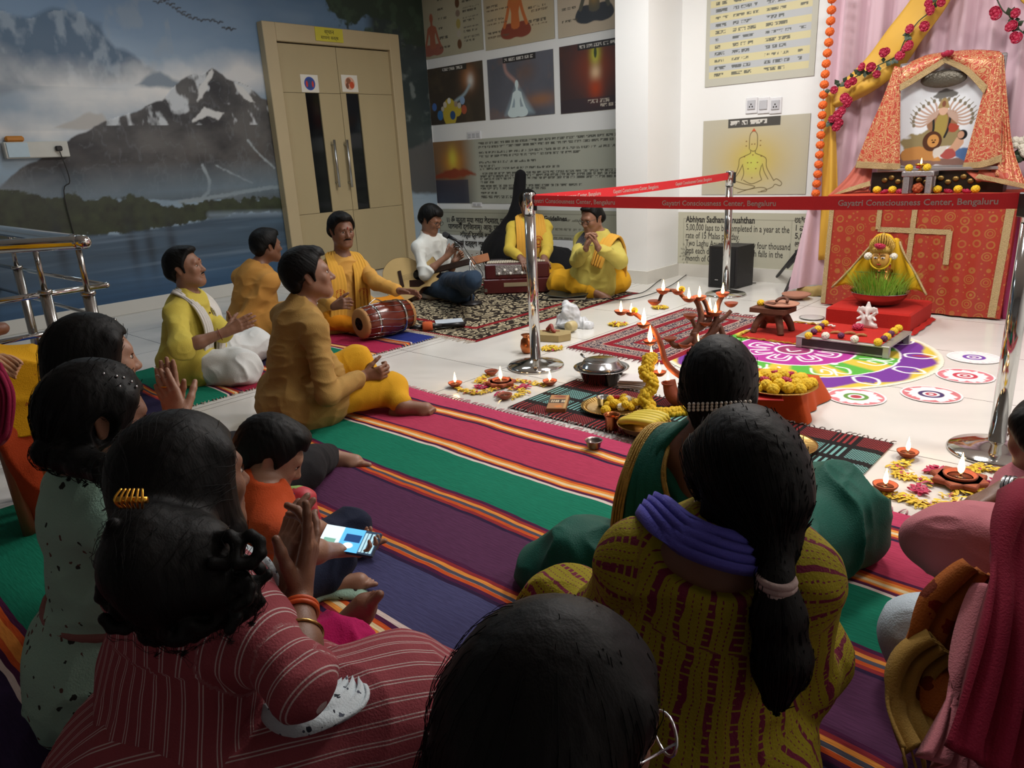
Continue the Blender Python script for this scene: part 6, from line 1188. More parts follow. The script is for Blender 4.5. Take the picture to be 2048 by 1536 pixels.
sheet('tail', [[(1652, 190, 6.08), (1660, 190, 6.04), (1670, 200, 6.08)], [(1648, 260, 6.08), (1662, 260, 6.04), (1672, 260, 6.08)], [(1644, 400, 6.05), (1660, 400, 6.0), (1676, 400, 6.05)], [(1638, 520, 6.05), (1652, 520, 6.0), (1668, 520, 6.05)]], YG, yd, rip=.012, freq=2)
sheet('corner_swag', [[(2000, -60, 6.1), (2040, -40, 6.05)], [(2040, 0, 6.1), (2100, 60, 6.05)]], YG, yd, rip=.01)
def flower_bumps(b, c, r, n=26, m=0, sc=1., sq=1.):
    for k in range(n): z = 1-2*(k+.5)/n; a = k*2.4; q = math.sqrt(1-z*z); b.ball((c[0]+r*.62*q*math.cos(a), c[1]+r*.62*q*math.sin(a), c[2]+r*.62*z*sq), r*.46*sc, m, 6)
MAR = M('marigold_orange', 'd9621e', .7, var=.25, vs=90); MAY = M('marigold_yellow', 'd9b41c', .7, var=.25, vs=90); ROSE = M('rose_crimson', 'a3163c', .55, var=.3, vs=120); CHW = M('chrysanthemum_white', 'd9d6c8', .7, var=.15, vs=120); LEAF = M('leaf_dark', '2c3f2a', .5, var=.3, vs=60); GRS = M('grass_green', '94c244', .6, var=.3, vs=40); PURF = M('flower_purple', '5a1f4a', .6, var=.3, vs=100)
FM = MB(); flower_bumps(FM, (0, 0, 0), .032, 34, sq=.85); FM = {k: FM.mesh('marigold', m_) for k, m_ in (('o', MAR), ('y', MAY), ('w', CHW), ('p', PURF))}
FR = MB(); FR.ball((0, 0, .004), .016, 0, 10)
for ring, (n_, r_, zz, tl) in enumerate(((5, .014, .006, .9), (7, .024, .0, .5))):
    for k in range(n_): a = k*2*PI/n_+ring; FR.ball((0, 0, 0), (.016, .005, .014), 0, 8, T(r_*math.cos(a), r_*math.sin(a), zz) @ Rz(a+PI/2) @ Matrix.Rotation(tl, 4, 'X'))
FM['r'] = FR.mesh('rose', ROSE)
def flower(kind, p, s=1., parent=None, label=None, group=None, name=None):
    o = bpy.data.objects.new(name or {'o': 'marigold', 'y': 'marigold', 'w': 'chrysanthemum', 'p': 'purple_flower', 'r': 'rose'}[kind], FM[kind]); COL.objects.link(o); o.location = Vector([float(q) for q in p]); o.scale = (s, s, s); o.rotation_euler = (random.uniform(-.3, .3), random.uniform(-.3, .3), random.uniform(0, 6))
    if parent is not None:
        wpar(o, parent)
    if label: tag(o, label, 'flower', group)
    return o
g0 = empty('marigold_garland', (-2.3, 6.1, 0), 0, 'hanging string of orange marigold balls down the left edge of the curtain', 'garland'); P = smp([pl(x, y, 1, 6.0) for x, y in ((1666, -30), (1660, 60), (1652, 130), (1647, 190), (1643, 250), (1638, 320), (1632, 380), (1630, 410))], 10)
b = MB(); b.tube(P, .0025, 5); b.build('string', M('string_green', '3c4a2c', .8), g0, world=True); L = np.cumsum([0]+[np.linalg.norm(P[i+1]-P[i]) for i in range(len(P)-1)])
for d in np.arange(.02, L[-1], .072): flower('o', [np.interp(d, L, P[:, k]) for k in range(3)], 1.0, g0)
def vine(pts, blooms, label, leaves=26, sd=1):
    r_ = random.Random(sd); q = smp([pl(x, y, 1, Y) for x, y, Y in pts], 8); o = empty('rose_vine', tuple(q[0][:2])+(0,), 0, label, 'vine', 'artificial rose vines'); b = MB(); b.tube(q, .004, 6); b.build('stem', LEAF, o, world=True); lf = MB()
    for k in range(leaves):
        p = q[r_.randrange(len(q))]; a = r_.uniform(0, 6); d = A([math.cos(a), -.4, math.sin(a)]); x = np.cross(d, A([0, 1., 0])); l = r_.uniform(.035, .06); w = l*.38; lf.add([p, p+d*l*.5+x*w, p+d*l, p+d*l*.5-x*w, p+d*l*.5-A([0, .008, 0])], [(0, 1, 4), (1, 2, 4), (2, 3, 4), (3, 0, 4)], 0, True)
    lf.build('leaf', LEAF, o, world=True, kind='stuff')
    for x, y in blooms: flower('r', pl(x, y, 1, pts[0][2]-.03), r_.uniform(.8, 1.15), o).rotation_euler = (PI/2+r_.uniform(-.4, .4), r_.uniform(-.5, .5), r_.uniform(-.5, .5))
vine([(1882, -20, 6.0), (1862, 20, 6.0), (1835, 45, 6.0), (1810, 80, 6.0), (1795, 110, 6.0), (1762, 128, 6.0), (1722, 148, 6.0), (1690, 165, 6.0), (1662, 180, 6.0)], [(1857, 7), (1882, 5), (1860, 18), (1820, 58), (1850, 52), (1862, 22), (1818, 92), (1812, 96), (1768, 105), (1772, 103), (1800, 112), (1724, 134), (1742, 134), (1754, 148), (1697, 168), (1706, 162), (1668, 180)], 'red rose vine climbing along the yellow swag, left of the picture', sd=2)
vine([(1694, 198, 6.0), (1688, 218, 6.0), (1676, 234, 6.0), (1662, 240, 6.0), (1676, 244, 6.0), (1672, 254, 6.0)], [(1690, 196), (1699, 200), (1694, 207), (1684, 222), (1676, 230), (1664, 238), (1678, 245), (1672, 254)], 'short red rose vine curling beside the marigold string', 12, 3)
vine([(1990, -10, 6.0), (2005, 20, 6.0), (2022, 34, 6.0), (2034, 55, 6.0), (2060, 75, 6.0)], [(1990, 22), (1994, 30), (2032, 26), (2020, 54), (2026, 50), (2028, 72), (2035, 77), (2060, 66)], 'red rose vine at the top right corner of the curtain', 16, 4)
def brocade():
    m, t, b = nt('brocade_red'); tc = nd(t, 'TexCoord').outputs['Object']; vo = nd(t, 'TexVoronoi', _2=12.5, _8=.35) if False else nd(t, 'TexVoronoi'); vo.inputs['Scale'].default_value = 12.5; vo.inputs['Randomness'].default_value = .35; mp = nd(t, 'Mapping'); mp.inputs[3].default_value = (1, .02, 1); lk(t, tc, mp.inputs[0]); lk(t, mp.outputs[0], vo.inputs['Vector']); d = vo.outputs['Distance']
    r1 = math_(t, 'LESS_THAN', math_(t, 'ABSOLUTE', math_(t, 'SUBTRACT', d, .36)), .045); r2 = math_(t, 'LESS_THAN', math_(t, 'ABSOLUTE', math_(t, 'SUBTRACT', d, .20)), .035); r3 = math_(t, 'LESS_THAN', d, .08); k = math_(t, 'MAXIMUM', math_(t, 'MAXIMUM', r1, r2), r3); v2 = nd(t, 'TexVoronoi', _2=38.); lk(t, mp.outputs[0], v2.inputs['Vector']); k = math_(t, 'MAXIMUM', k, math_(t, 'MULTIPLY', math_(t, 'LESS_THAN', v2.outputs['Distance'], .25), math_(t, 'GREATER_THAN', d, .52)))
    nz = nd(t, 'TexNoise', _2=9., _3=2.); lk(t, tc, nz.inputs[0]); k = math_(t, 'MULTIPLY', k, math_(t, 'MULTIPLY_ADD', nz.outputs[0], 1.2, .15)); lk(t, mixc(t, math_(t, 'MULTIPLY', k, .8), '9c3020', 'b98446'), b.inputs['Base Color']); lk(t, math_(t, 'MULTIPLY', k, .5), b.inputs['Metallic']); b.inputs['Roughness'].default_value = .5; return m
BRO = brocade(); GTR = M('gold_trim', 'b39c70', .4, .45, bump=.7, bs=260, var=.3, vs=160)
def chunnimat():
    m, t, b = nt('chunni_red_gold'); tc = nd(t, 'TexCoord').outputs['Object']; nz = nd(t, 'TexNoise', _2=14., _3=2.); lk(t, tc, nz.inputs[0]); w = nd(t, 'VectorMath', operation='SCALE'); lk(t, nz.outputs['Color'], w.inputs[0]); w.inputs[3].default_value = .09; ad = nd(t, 'VectorMath', operation='ADD'); lk(t, tc, ad.inputs[0]); lk(t, w.outputs[0], ad.inputs[1]); vo = nd(t, 'TexVoronoi', feature='DISTANCE_TO_EDGE', _2=24.); lk(t, ad.outputs[0], vo.inputs['Vector'])
    k = math_(t, 'LESS_THAN', math_(t, 'ABSOLUTE', math_(t, 'SUBTRACT', vo.outputs[0], .12)), .06); v2 = nd(t, 'TexVoronoi', _2=30.); lk(t, tc, v2.inputs['Vector']); s = math_(t, 'LESS_THAN', v2.outputs['Distance'], .13); c = mixc(t, k, 'b64c3a', 'd2a878'); c = mixc(t, s, c, 'efe0b8'); lk(t, c, b.inputs['Base Color']); lk(t, math_(t, 'MULTIPLY', k, .35), b.inputs['Metallic']); b.inputs['Roughness'].default_value = .45; return m
CHU = chunnimat(); CHS = M('chunni_sheer', 'b85a44', .6, alpha=.8, var=.2, vs=12)
AX0, AX1, AY, AZ = -1.985, -.83, 5.67, .80
al = empty('altar_table', ((AX0+AX1)/2, 5.9, 0), 0, 'altar table draped in red and gold brocade with a gold ribbon swastika on its front', 'table')
def front(u, v): x = AX0+(AX1-AX0)*u; z = AZ*(1-v)+.012*v; return (x, AY-.012*math.sin(u*23+v*2)*v-.02*v-.006*math.sin(u*61), z)
b = MB(); b.grid(front, 90, 20); n0 = len(b.v); b.box(((AX0+AX1)/2, (AY+6.15)/2+.01, AZ/2-.01), (AX1-AX0-.01, 6.13-AY, AZ-.03)); b.build('table_cloth', BRO, al, world=True); b = MB(); b.box(((AX0+AX1)/2, 5.9, AZ+.006), (AX1-AX0+.02, .50, .012), bev=.004); b.build('table_top_cloth', cloth('cloth_orange_red', 'b8442c', vs=6), al, world=True)
b = MB()
def gstrip(p, q, w=.035):
    a, c = A([p[0], 0, p[1]]), A([q[0], 0, q[1]]); e = unit(c-a); s_ = A([-e[2], 0, e[0]])*w/2; N = 8; v = []
    for i in range(N+1):
        o_ = a+(c-a)*i/N
        for s2 in (-1, 1): x, z = o_[0]+s2*s_[0], o_[2]+s2*s_[2]; u, vv = (x-AX0)/(AX1-AX0), 1-(z-.012)/(AZ-.012); v.append((x, front(u, vv)[1]-.006, z))
    b.add(v, [(i*2, i*2+1, i*2+3, i*2+2) for i in range(N)], 0)
cx, cz, sw = -1.412, .575, .225
for p, q in (((cx, cz+sw*1.05), (cx-.008, cz-sw)), ((cx-sw, cz), (cx+sw*1.03, cz-.008)), ((cx-.008, cz+sw), (cx+sw*.95, cz+sw)), ((cx+sw, cz), (cx+sw, cz-sw)), ((cx, cz-sw), (cx-sw*.95, cz-sw)), ((cx-sw, cz), (cx-sw, cz+sw))): gstrip(p, q)
b.build('ribbon_swastika', GTR, al, world=True); b = MB(); gstrip((AX0+.02, AZ-.01), (AX0+.015, .02), .035); gstrip((AX1-.03, AZ-.01), (AX1-.05, .02), .045); gstrip((AX0+.1, AZ-.012), (AX1-.05, AZ-.012), .03); b.build('gold_edge', GTR, al, world=True)
# framed devotional print and its red chunni
fr = empty('framed_picture', (-1.35, 5.96, AZ), 0, 'framed print of a many-armed seated figure with a lion on a pale ground', 'picture'); fx0, fx1, fz0, fz1 = -1.66, -1.06, .99, 1.66
b = MB(); w = .03; [b.box(c_, d_, bev=.006) for c_, d_ in ((((fx0+fx1)/2, 5.95, fz0), (fx1-fx0+w, .03, w)), (((fx0+fx1)/2, 5.95, fz1), (fx1-fx0+w, .03, w)), ((fx0, 5.95, (fz0+fz1)/2), (w, .03, fz1-fz0)), ((fx1, 5.95, (fz0+fz1)/2), (w, .03, fz1-fz0)))]; b.box(((fx0+fx1)/2, 5.97, (fz0+fz1)/2), (fx1-fx0, .012, fz1-fz0)); b.box(((fx0+fx1)/2, 5.90, fz0-.022), (fx1-fx0+.14, .14, .022), bev=.004); b.build('frame', M('frame_silver', 'a8a6a8', .35, .7), fr, world=True)
P = Paint(fx1-fx0, fz1-fz0, .0032, 'cfd6de'); w, h = P.w, P.h; P.glow((w*.5, h*.5), (w*.6, h*.5), 'dde4ea', .7); X = lambda *L: [(x*w, y*h*.73) for x, y in L]
P.poly(X((.06, .35), (.2, .42), (.35, .48), (.42, .55), (.58, .55), (.68, .45), (.75, .42), (.7, .3), (.4, .22), (.15, .2), (.1, .28)), '8a7f5c', .01, .03, 18, 3); P.poly(X((.05, .0), (.1, .18), (.3, .2), (.5, .12), (.75, .1), (.95, .12), (.95, 0)), '7c6058', .01, .03, 14, 3); P.poly(X((.55, .16), (.6, .24), (.9, .2), (.98, .1), (.8, .04)), '4a6a96', .01, .02, 14)
P.poly(X((.34, .52), (.36, .68), (.44, .74), (.56, .74), (.62, .68), (.64, .50), (.55, .42), (.42, .42)), '8c6a50', .006, .012, 30, 3); P.poly(X((.40, .38), (.43, .66), (.53, .66), (.52, .40), (.46, .34)), '9a8a4c', .005, sm=3); P.line(X((.38, .68), (.40, .50), (.38, .38)), .014, '2a2c2c', sm=4); P.line(X((.56, .68), (.55, .5), (.52, .38)), .014, '2a2c2c', sm=4); P.poly(X((.56, .56), (.66, .52), (.62, .44), (.56, .46)), 'a04838', .005, sm=2)
for k in range(9):
    a = -.25+k*.42/2
    for q in (-1, 1): e = (.48+q*(.30*math.cos(a)), .62+.26*math.sin(a)); P.line(X((.48+q*.07, .66), (.48+q*.20*math.cos(a), .62+.20*math.sin(a)-.03), e), .012, 'b39a8c', sm=4); P.ell((e[0]*w, e[1]*h*.73), (.010, .013), '7c7464'); P.line(X(e, (e[0]+q*.04, e[1]+.05)), .005, '77715c')
P.ell((.48*w, .745*h*.73), (.028, .036), 'c9a690'); P.poly(X((.42, .76), (.44, .84), (.48, .92), (.52, .84), (.54, .76), (.48, .775)), '9a865c', .004, sm=2); P.ell((.48*w, .82*h*.73), (.012, .02), '7a5040')
P.poly(X((.08, .16), (.12, .24), (.3, .26), (.42, .22), (.48, .12), (.5, .06), (.3, .08), (.12, .08)), 'b5824c', .006, .01, 30, 3); P.ell((.40*w, .33*h*.73), (.060, .066), '4f3428'); P.ell((.41*w, .335*h*.73), (.036, .042), 'c08c50'); P.ell((.40*w, .345*h*.73), (.006, .004), '201818'); P.ell((.43*w, .345*h*.73), (.006, .004), '201818'); P.ell((.415*w, .315*h*.73), (.010, .006), '3a2018')
P.poly(X((.62, .3), (.66, .38), (.72, .38), (.72, .3), (.68, .22), (.60, .12), (.52, .14), (.56, .2)), 'c09a80', .005, .008, 30, 3); P.ell((.70*w, .40*h*.73), (.030, .032), '1c2024'); P.ell((.685*w, .40*h*.73), (.020, .024), 'b89078'); P.poly(X((.5, .12), (.52, .2), (.62, .22), (.66, .12), (.58, .08)), 'a3504c', .005, sm=2); P.poly(X((.42, .2), (.46, .24), (.56, .26), (.52, .16), (.44, .1)), 'c9c4bc', .006, sm=2); P.poly(X((.36, .93), (.48, 1.02), (.60, .95), (.56, .9), (.4, .9)), '6a6a68', .008, .01, 30, 2)
mobj('print', P.mesh('print', VC('print_gloss', .2), (fx0, 5.934, fz0), (1, 0, 0), (0, 0, 1)), fr)
b = MB(); b.prism([(-.0, 0), (0, 0)], 0, 0) if False else b.ball(tuple(pl(1887, 158, 1, 5.90)), (.14, .02, .055), 0, 20); b.build('canopy', M('canopy_bronze', '5a564c', .4, .5, bump=.5), fr, world=True)
ch = empty('red_chunni', (-1.35, 5.9, AZ), 0, 'red and gold embroidered chunni draped over the framed picture', 'cloth'); D = 5.88
sheet('top_drape', [[(1794, 138, D+.08), (1850, 112, D+.08), (1900, 104, D+.08), (1950, 100, D+.08), (2000, 103, D+.08)], [(1797, 150, D), (1850, 124, D), (1897, 112, D), (1950, 118, D), (1996, 128, D)], [(1800, 180, D), (1845, 150, D), (1893, 118, D), (1935, 148, D), (1970, 186, D)]], CHU, ch, rip=.008, freq=5)
sheet('left_panel', [[(1790, 132, D-.01), (1797, 134, D-.01), (1803, 136, D-.01)], [(1765, 200, D-.01), (1782, 200, D-.03), (1801, 200, D-.01)], [(1738, 262, D), (1770, 264, D-.04), (1801, 266, D-.01)], [(1712, 330, D), (1756, 336, D-.05), (1801, 338, D-.02)]], CHU, ch, rip=.012, freq=5)
sheet('right_panel', [[(1990, 105, D-.01), (1998, 104, D-.01), (2004, 106, D-.01)], [(1966, 190, D-.01), (1984, 190, D-.03), (2005, 190, D)], [(1946, 262, D), (1975, 262, D-.04), (2004, 260, D-.01)], [(1926, 334, D), (1965, 332, D-.05), (2003, 320, D-.02)]], CHU, ch, rip=.012, freq=5)
sheet('right_fall', [[(2000, 105, D+.02), (2008, 112, D+.02)], [(2004, 200, D), (2016, 210, D)], [(2004, 290, D), (2028, 300, D-.02)], [(1990, 350, D-.04), (2060, 385, D-.10)]], CHU, ch, rip=.01, freq=3)
sheet('left_fall', [[(1712, 330, D+.02), (1745, 336, D+.02)], [(1690, 360, D-.02), (1742, 362, D)], [(1656, 392, D-.12), (1738, 382, D-.05)]], CHS, ch, rip=.012, freq=3)
sheet('hem_fall', [[(1925, 338, D), (2000, 325, D)], [(1955, 362, D-.06), (2060, 372, D-.08)]], CHS, ch, rip=.012, freq=3)
tr = lambda rows, f=2: sheet('gold_trim', rows, GTR, ch, rip=.004, freq=f, solid=.004)
D2 = D-.02
tr([[(1799, 170, D2), (1845, 142, D2), (1894, 112, D2)], [(1800, 183, D2), (1848, 154, D2), (1897, 122, D2)]]); tr([[(1889, 114, D2), (1935, 134, D2), (1976, 172, D2)], [(1887, 124, D2), (1932, 148, D2), (1968, 188, D2)]]); tr([[(1714, 322, D-.02), (1756, 325, D-.07), (1801, 327, D-.04)], [(1711, 336, D-.02), (1756, 338, D-.07), (1801, 340, D-.04)]]); tr([[(1928, 325, D-.02), (1965, 322, D-.07), (2004, 308, D-.04)], [(1925, 337, D-.02), (1965, 335, D-.07), (2004, 323, D-.04)]]); tr([[(1700, 375, D-.08), (1740, 362, D-.04)], [(1656, 394, D-.14), (1742, 372, D-.06)]]); tr([[(1958, 348, D-.08), (2060, 370, D-.12)], [(1950, 356, D-.08), (2060, 380, D-.12)]])
flower('r', pl(1895, 108, 1, D-.04), 1.2, None, 'single crimson rose resting on top of the chunni over the picture').name = 'rose'
b = MB(); b.box(((fx0+fx1)/2, 5.92, AZ+.085), (.82, .12, .14)); kb = b.build('black_stand', M('lacquer_black', '1a1614', .3), None, 'black lacquer stand with gold carving under the framed picture', 'stand')
b = MB(); [b.ball((fx0-.02+k*.045, 5.855, AZ+.10+.018*math.sin(k*1.9)), (.022, .008, .018), 0, 8) for k in range(15)]; b.build('gold_carving', M('gold_dull', '8a6f3c', .4, .7), kb)
# small silver stool with lamp, on the altar
SLV = M('silver_hammered', 'a9a9ae', .3, .85, bump=.4, bs=160); z0 = AZ+.012; q = pl(1836, 386, 1, 5.74); sx = q[0]; st = empty('silver_stool', (sx, 5.74, z0), 0, 'small silver stool at the middle of the altar table', 'stool')
b = MB(); b.box((0, 0, .135), (.20, .13, .035), bev=.005); b.build('seat', SLV, st)
for i in (-1, 1):
    for j in (-1, 1): b = MB(); b.box((i*.07, j*.045, .06), (.04, .03, .12), bev=.006); b.build('leg', SLV, st)
lp = empty('brass_lamp', (sx, 5.74, z0+.154), 0, 'tiny brass oil lamp burning on the silver stool', 'lamp'); b = MB(); b.lathe([(.02, 0), (.008, .01), (.01, .022), (.034, .034), (.038, .046), (.03, .044), (0, .036)], 20); b.build('bowl', GOLD, lp)
FLM = M('flame', 'ffc070', .5, em=22.); FLM.node_tree.nodes['Principled BSDF'].inputs['Base Color'].default_value = (0, 0, 0, 1)
FLW_ = M('flame_core', 'fff0d0', .5, em=45.)
def flame(p, parent, s=1., lean=0., light=0.):
    b = MB(); b.lathe([(0.0005, 0), (.006*s, .006*s), (.0085*s, .016*s), (.006*s, .032*s), (.0025*s, .047*s), (.0004, .058*s)], 12); o = b.build('flame', FLM, parent); o.location = Vector([float(x) for x in p]); o.rotation_euler = (lean*.5, lean, 0)
    if light:
        l = bpy.data.lights.new('flame_light', 'POINT'); l.energy = light; l.color = (1, .62, .28); l.shadow_soft_size = .02; lo = bpy.data.objects.new('flame_light', l); lo.location = Vector([float(x) for x in p])+Vector((0, 0, .035*s)); COL.objects.link(lo)
        if parent is not None: lo.parent = parent
    return o
flame((0, 0, .042), lp, .7)
for x, kk in ((1818, 'y'), (1854, 'y'), (1836, 'r')): p = pl(x, 352, 1, 5.72); flower(kk, (p[0], 5.70, z0+.175), .8 if kk == 'y' else .5, None, {1818: 'left yellow marigold on the silver stool', 1854: 'right yellow marigold on the silver stool', 1836: 'small crimson rose on the silver stool'}[x])
b = MB(); flower_bumps(b, (sx, 5.72, z0+.04), .035, 20); b.build('dried_flower', M('flower_rust', 'a04a24', .7, var=.3, vs=90), None, 'rust coloured flower under the silver stool', 'flower')
for k, (x, kk) in enumerate(((1754, 'y'), (1770, 'r'), (1785, 'y'), (1801, 'r'), (1875, 'y'), (1897, 'r'), (1916, 'y'), (1934, 'r'), (1951, 'y'))):
    p = pl(x, 378, 1, 5.76); flower(kk, (p[0], 5.76, z0+(.028 if kk == 'y' else .012)), .85 if kk == 'y' else .95, None, ('yellow marigold' if kk == 'y' else 'crimson rose')+' in the row on the altar table, '+('first', 'second', 'third', 'fourth', 'fifth', 'sixth', 'seventh', 'eighth', 'last')[k]+' from the left', 'altar flower row')
sheet('side_cloth', [[(2012, 415, 5.8), (2075, 415, 5.75)], [(2010, 520, 5.8), (2075, 520, 5.72)], [(2004, 640, 5.75), (2065, 650, 5.6)]], cloth('cloth_magenta_pink', 'a3406a', vs=5), None, rip=.02, freq=2, label='magenta pink cloth hanging beside the altar table'); bpy.data.objects['side_cloth']['category'] = 'cloth'
bq = empty('flower_bouquet', tuple(pl(2042, 300, 1, 5.95)), 0, 'bouquet of white flowers at the right edge above the altar', 'bouquet'); rr = random.Random(5)
for k in range(9): p = pl(2042+rr.uniform(-12, 14), 280+rr.uniform(-8, 30), 1, 5.95); flower('w', p, .8, bq)
b = MB(); [b.ball(tuple(pl(2040+rr.uniform(-14, 16), 285+rr.uniform(-8, 34), 1, 5.97)), (.04, .02, .03), 0, 8) for k in range(10)]; b.build('foliage', LEAF, bq, world=True)
# ================================================================ offerings and things on the floor
CLAY = M('terracotta', '8a4228', .75, var=.2, vs=14, bump=.2, bs=90); CLAYD = M('terracotta_dark', '5c3524', .7, var=.25, vs=16, bump=.3, bs=70); CLAYP = M('terracotta_pale', 'a87660', .8, var=.2, vs=12); STL = M('stainless', 'b9babb', .16, 1., var=.05); BRS = M('brass', 'c2a060', .28, .95, var=.08, bump=.15, bs=60); COP = M('copper', 'b0663c', .25, .95)
REDV = cloth('cloth_bright_red', 'ab2018', vs=5)
def diya(px, py, lit, label, s=1., grp='clay lamps', p=None, petal=False):
    p = fl(px, py) if p is None else p; o = empty('clay_lamp', (float(p[0]), float(p[1]), float(p[2])+.004), random.uniform(0, 6), label, 'lamp', grp); b = MB(); b.lathe([(.018*s, 0), (.026*s, .006*s), (.038*s, .020*s), (.040*s, .026*s), (.035*s, .026*s), (.026*s, .014*s), (0, .010*s)], 24)
    if petal: [b.box((0, 0, .012*s), (.10*s, .10*s, .014*s), mx=Rz(k*PI/4), bev=.004) for k in (0, 1)]
    b.build('bowl', CLAY, o); b = MB(); b.lathe([(.027*s, .019*s), (0, .020*s)], 20); b.build('oil', M('lamp_oil', '4a2a14', .1), o)
    if lit: b = MB(); b.tube([(.012*s, 0, .018*s), (0, 0, .028*s)], .003*s, 6); b.build('wick', M('wick', 'cfc0a0', .9), o); flame((0, 0, .026*s), o, 1.0*s, 0, .35)
    return o
PETY = M('petal_yellow', 'd9b828', .65, var=.3, vs=60); PETR = M('petal_crimson', 'a8164a', .5, var=.3, vs=60)
def petals(name, pts_fn, n, mats, label, cat, grp=None, size=.012, seed=1, mix=.1):
    r = random.Random(seed); b = MB()
    for k in range(n):
        x, y = pts_fn(r); a = r.uniform(0, 6); t = r.uniform(-.4, .4); l = size*r.uniform(.7, 1.5); w = l*.4; mx = T(x, y, .004+r.uniform(0, .008)) @ Rz(a) @ Matrix.Rotation(t, 4, 'Y'); b.add([(-l, 0, 0), (-l*.3, w, .002), (l*.7, w*.8, .002), (l, 0, .001), (l*.7, -w*.8, .002), (-l*.3, -w, .002)], [(0, 1, 2, 3, 4, 5)], 1 if r.random() < mix else 0, False, mx)
    return b.build(name, mats, None, label, cat, grp, 'stuff')
def path_fn(paths, w):
    W_ = [[fl(*q)[:2] for q in p] for p in paths]
    def f(r):
        p = r.choice(W_); i = r.randrange(len(p)-1); t = r.random(); q = p[i]+(p[i+1]-p[i])*t; return q[0]+r.gauss(0, w), q[1]+r.gauss(0, w)
    return f
def disc_fn(px, py, rad):
    c = fl(px, py)
    def f(r): a, q = r.uniform(0, 2*PI), rad*math.sqrt(r.random()); return c[0]+q*math.cos(a), c[1]+q*math.sin(a)
    return f
petals('petal_swastika', path_fn([[(1000, 770), (976, 768), (954, 764), (984, 750)], [(1003, 768), (1019, 764), (1050, 765), (1095, 774)], [(1003, 770), (1020, 775), (1054, 787), (1020, 799)], [(1000, 772), (985, 782), (958, 790), (935, 785), (914, 778)]], .012), 620, [PETY, PETR], 'left swastika of yellow flower petals on the white tiles', 'petals', seed=3)
petals('petal_swastika', path_fn([[(1918, 970), (1852, 965), (1790, 952), (1812, 922)], [(1920, 968), (1938, 946), (1960, 936), (2017, 952)], [(1920, 970), (1950, 985), (1985, 1000)], [(1918, 975), (1898, 1014), (1856, 1015), (1811, 1000), (1748, 987)]], .014), 850, [PETY, PETR], 'right swastika of yellow flower petals near the bottom right', 'petals', seed=4)
for k, (x, y, rd, lb) in enumerate(((1236, 650, .055, 'small heap of yellow petals left of the maroon rug'), (1320, 616, .055, 'small heap of yellow petals behind the maroon rug'), (1104, 698, .055, 'small heap of yellow petals beside the middle belt post'))): petals('petal_heap', disc_fn(x, y, rd*1.25), 190, [PETY, PETR], lb, 'petals', seed=10+k)
for k, (x, y, lb) in enumerate(((1002, 761, 'far rose petals by the left petal swastika'), (962, 776, 'left rose petals by the left petal swastika'), (1047, 775, 'right rose petals by the left petal swastika'), (1004, 791, 'near rose petals by the left petal swastika'), (1868, 943, 'far rose petals by the right petal swastika'), (1836, 983, 'near rose petals by the right petal swastika'), (1998, 971, 'right rose petals by the right petal swastika'))): petals('rose_petals', disc_fn(x, y, .035), 26, [PETR, PETR], lb, 'petals', size=.016, seed=20+k)
for x, y, lit, s, pt, lb in ((1002, 771, 1, 1.25, 1, 'broad lit clay lamp at the centre of the left petal swastika'), (911, 775, 1, 1., 0, 'lit clay lamp at the left end of the left petal swastika'), (983, 751, 0, 1., 0, 'unlit clay lamp at the far end of the left petal swastika'), (1100, 771, 1, 1., 0, 'lit clay lamp at the right end of the left petal swastika'), (1010, 799, 0, 1., 0, 'unlit clay lamp at the near end of the left petal swastika'), (1918, 968, 1, 1.4, 1, 'broad lit clay lamp at the centre of the right petal swastika'), (1814, 916, 1, 1., 0, 'lit clay lamp at the far end of the right petal swastika'), (1769, 984, 1, 1.05, 0, 'lit clay lamp at the left end of the right petal swastika')): diya(x, y, lit, lb, s, petal=pt)
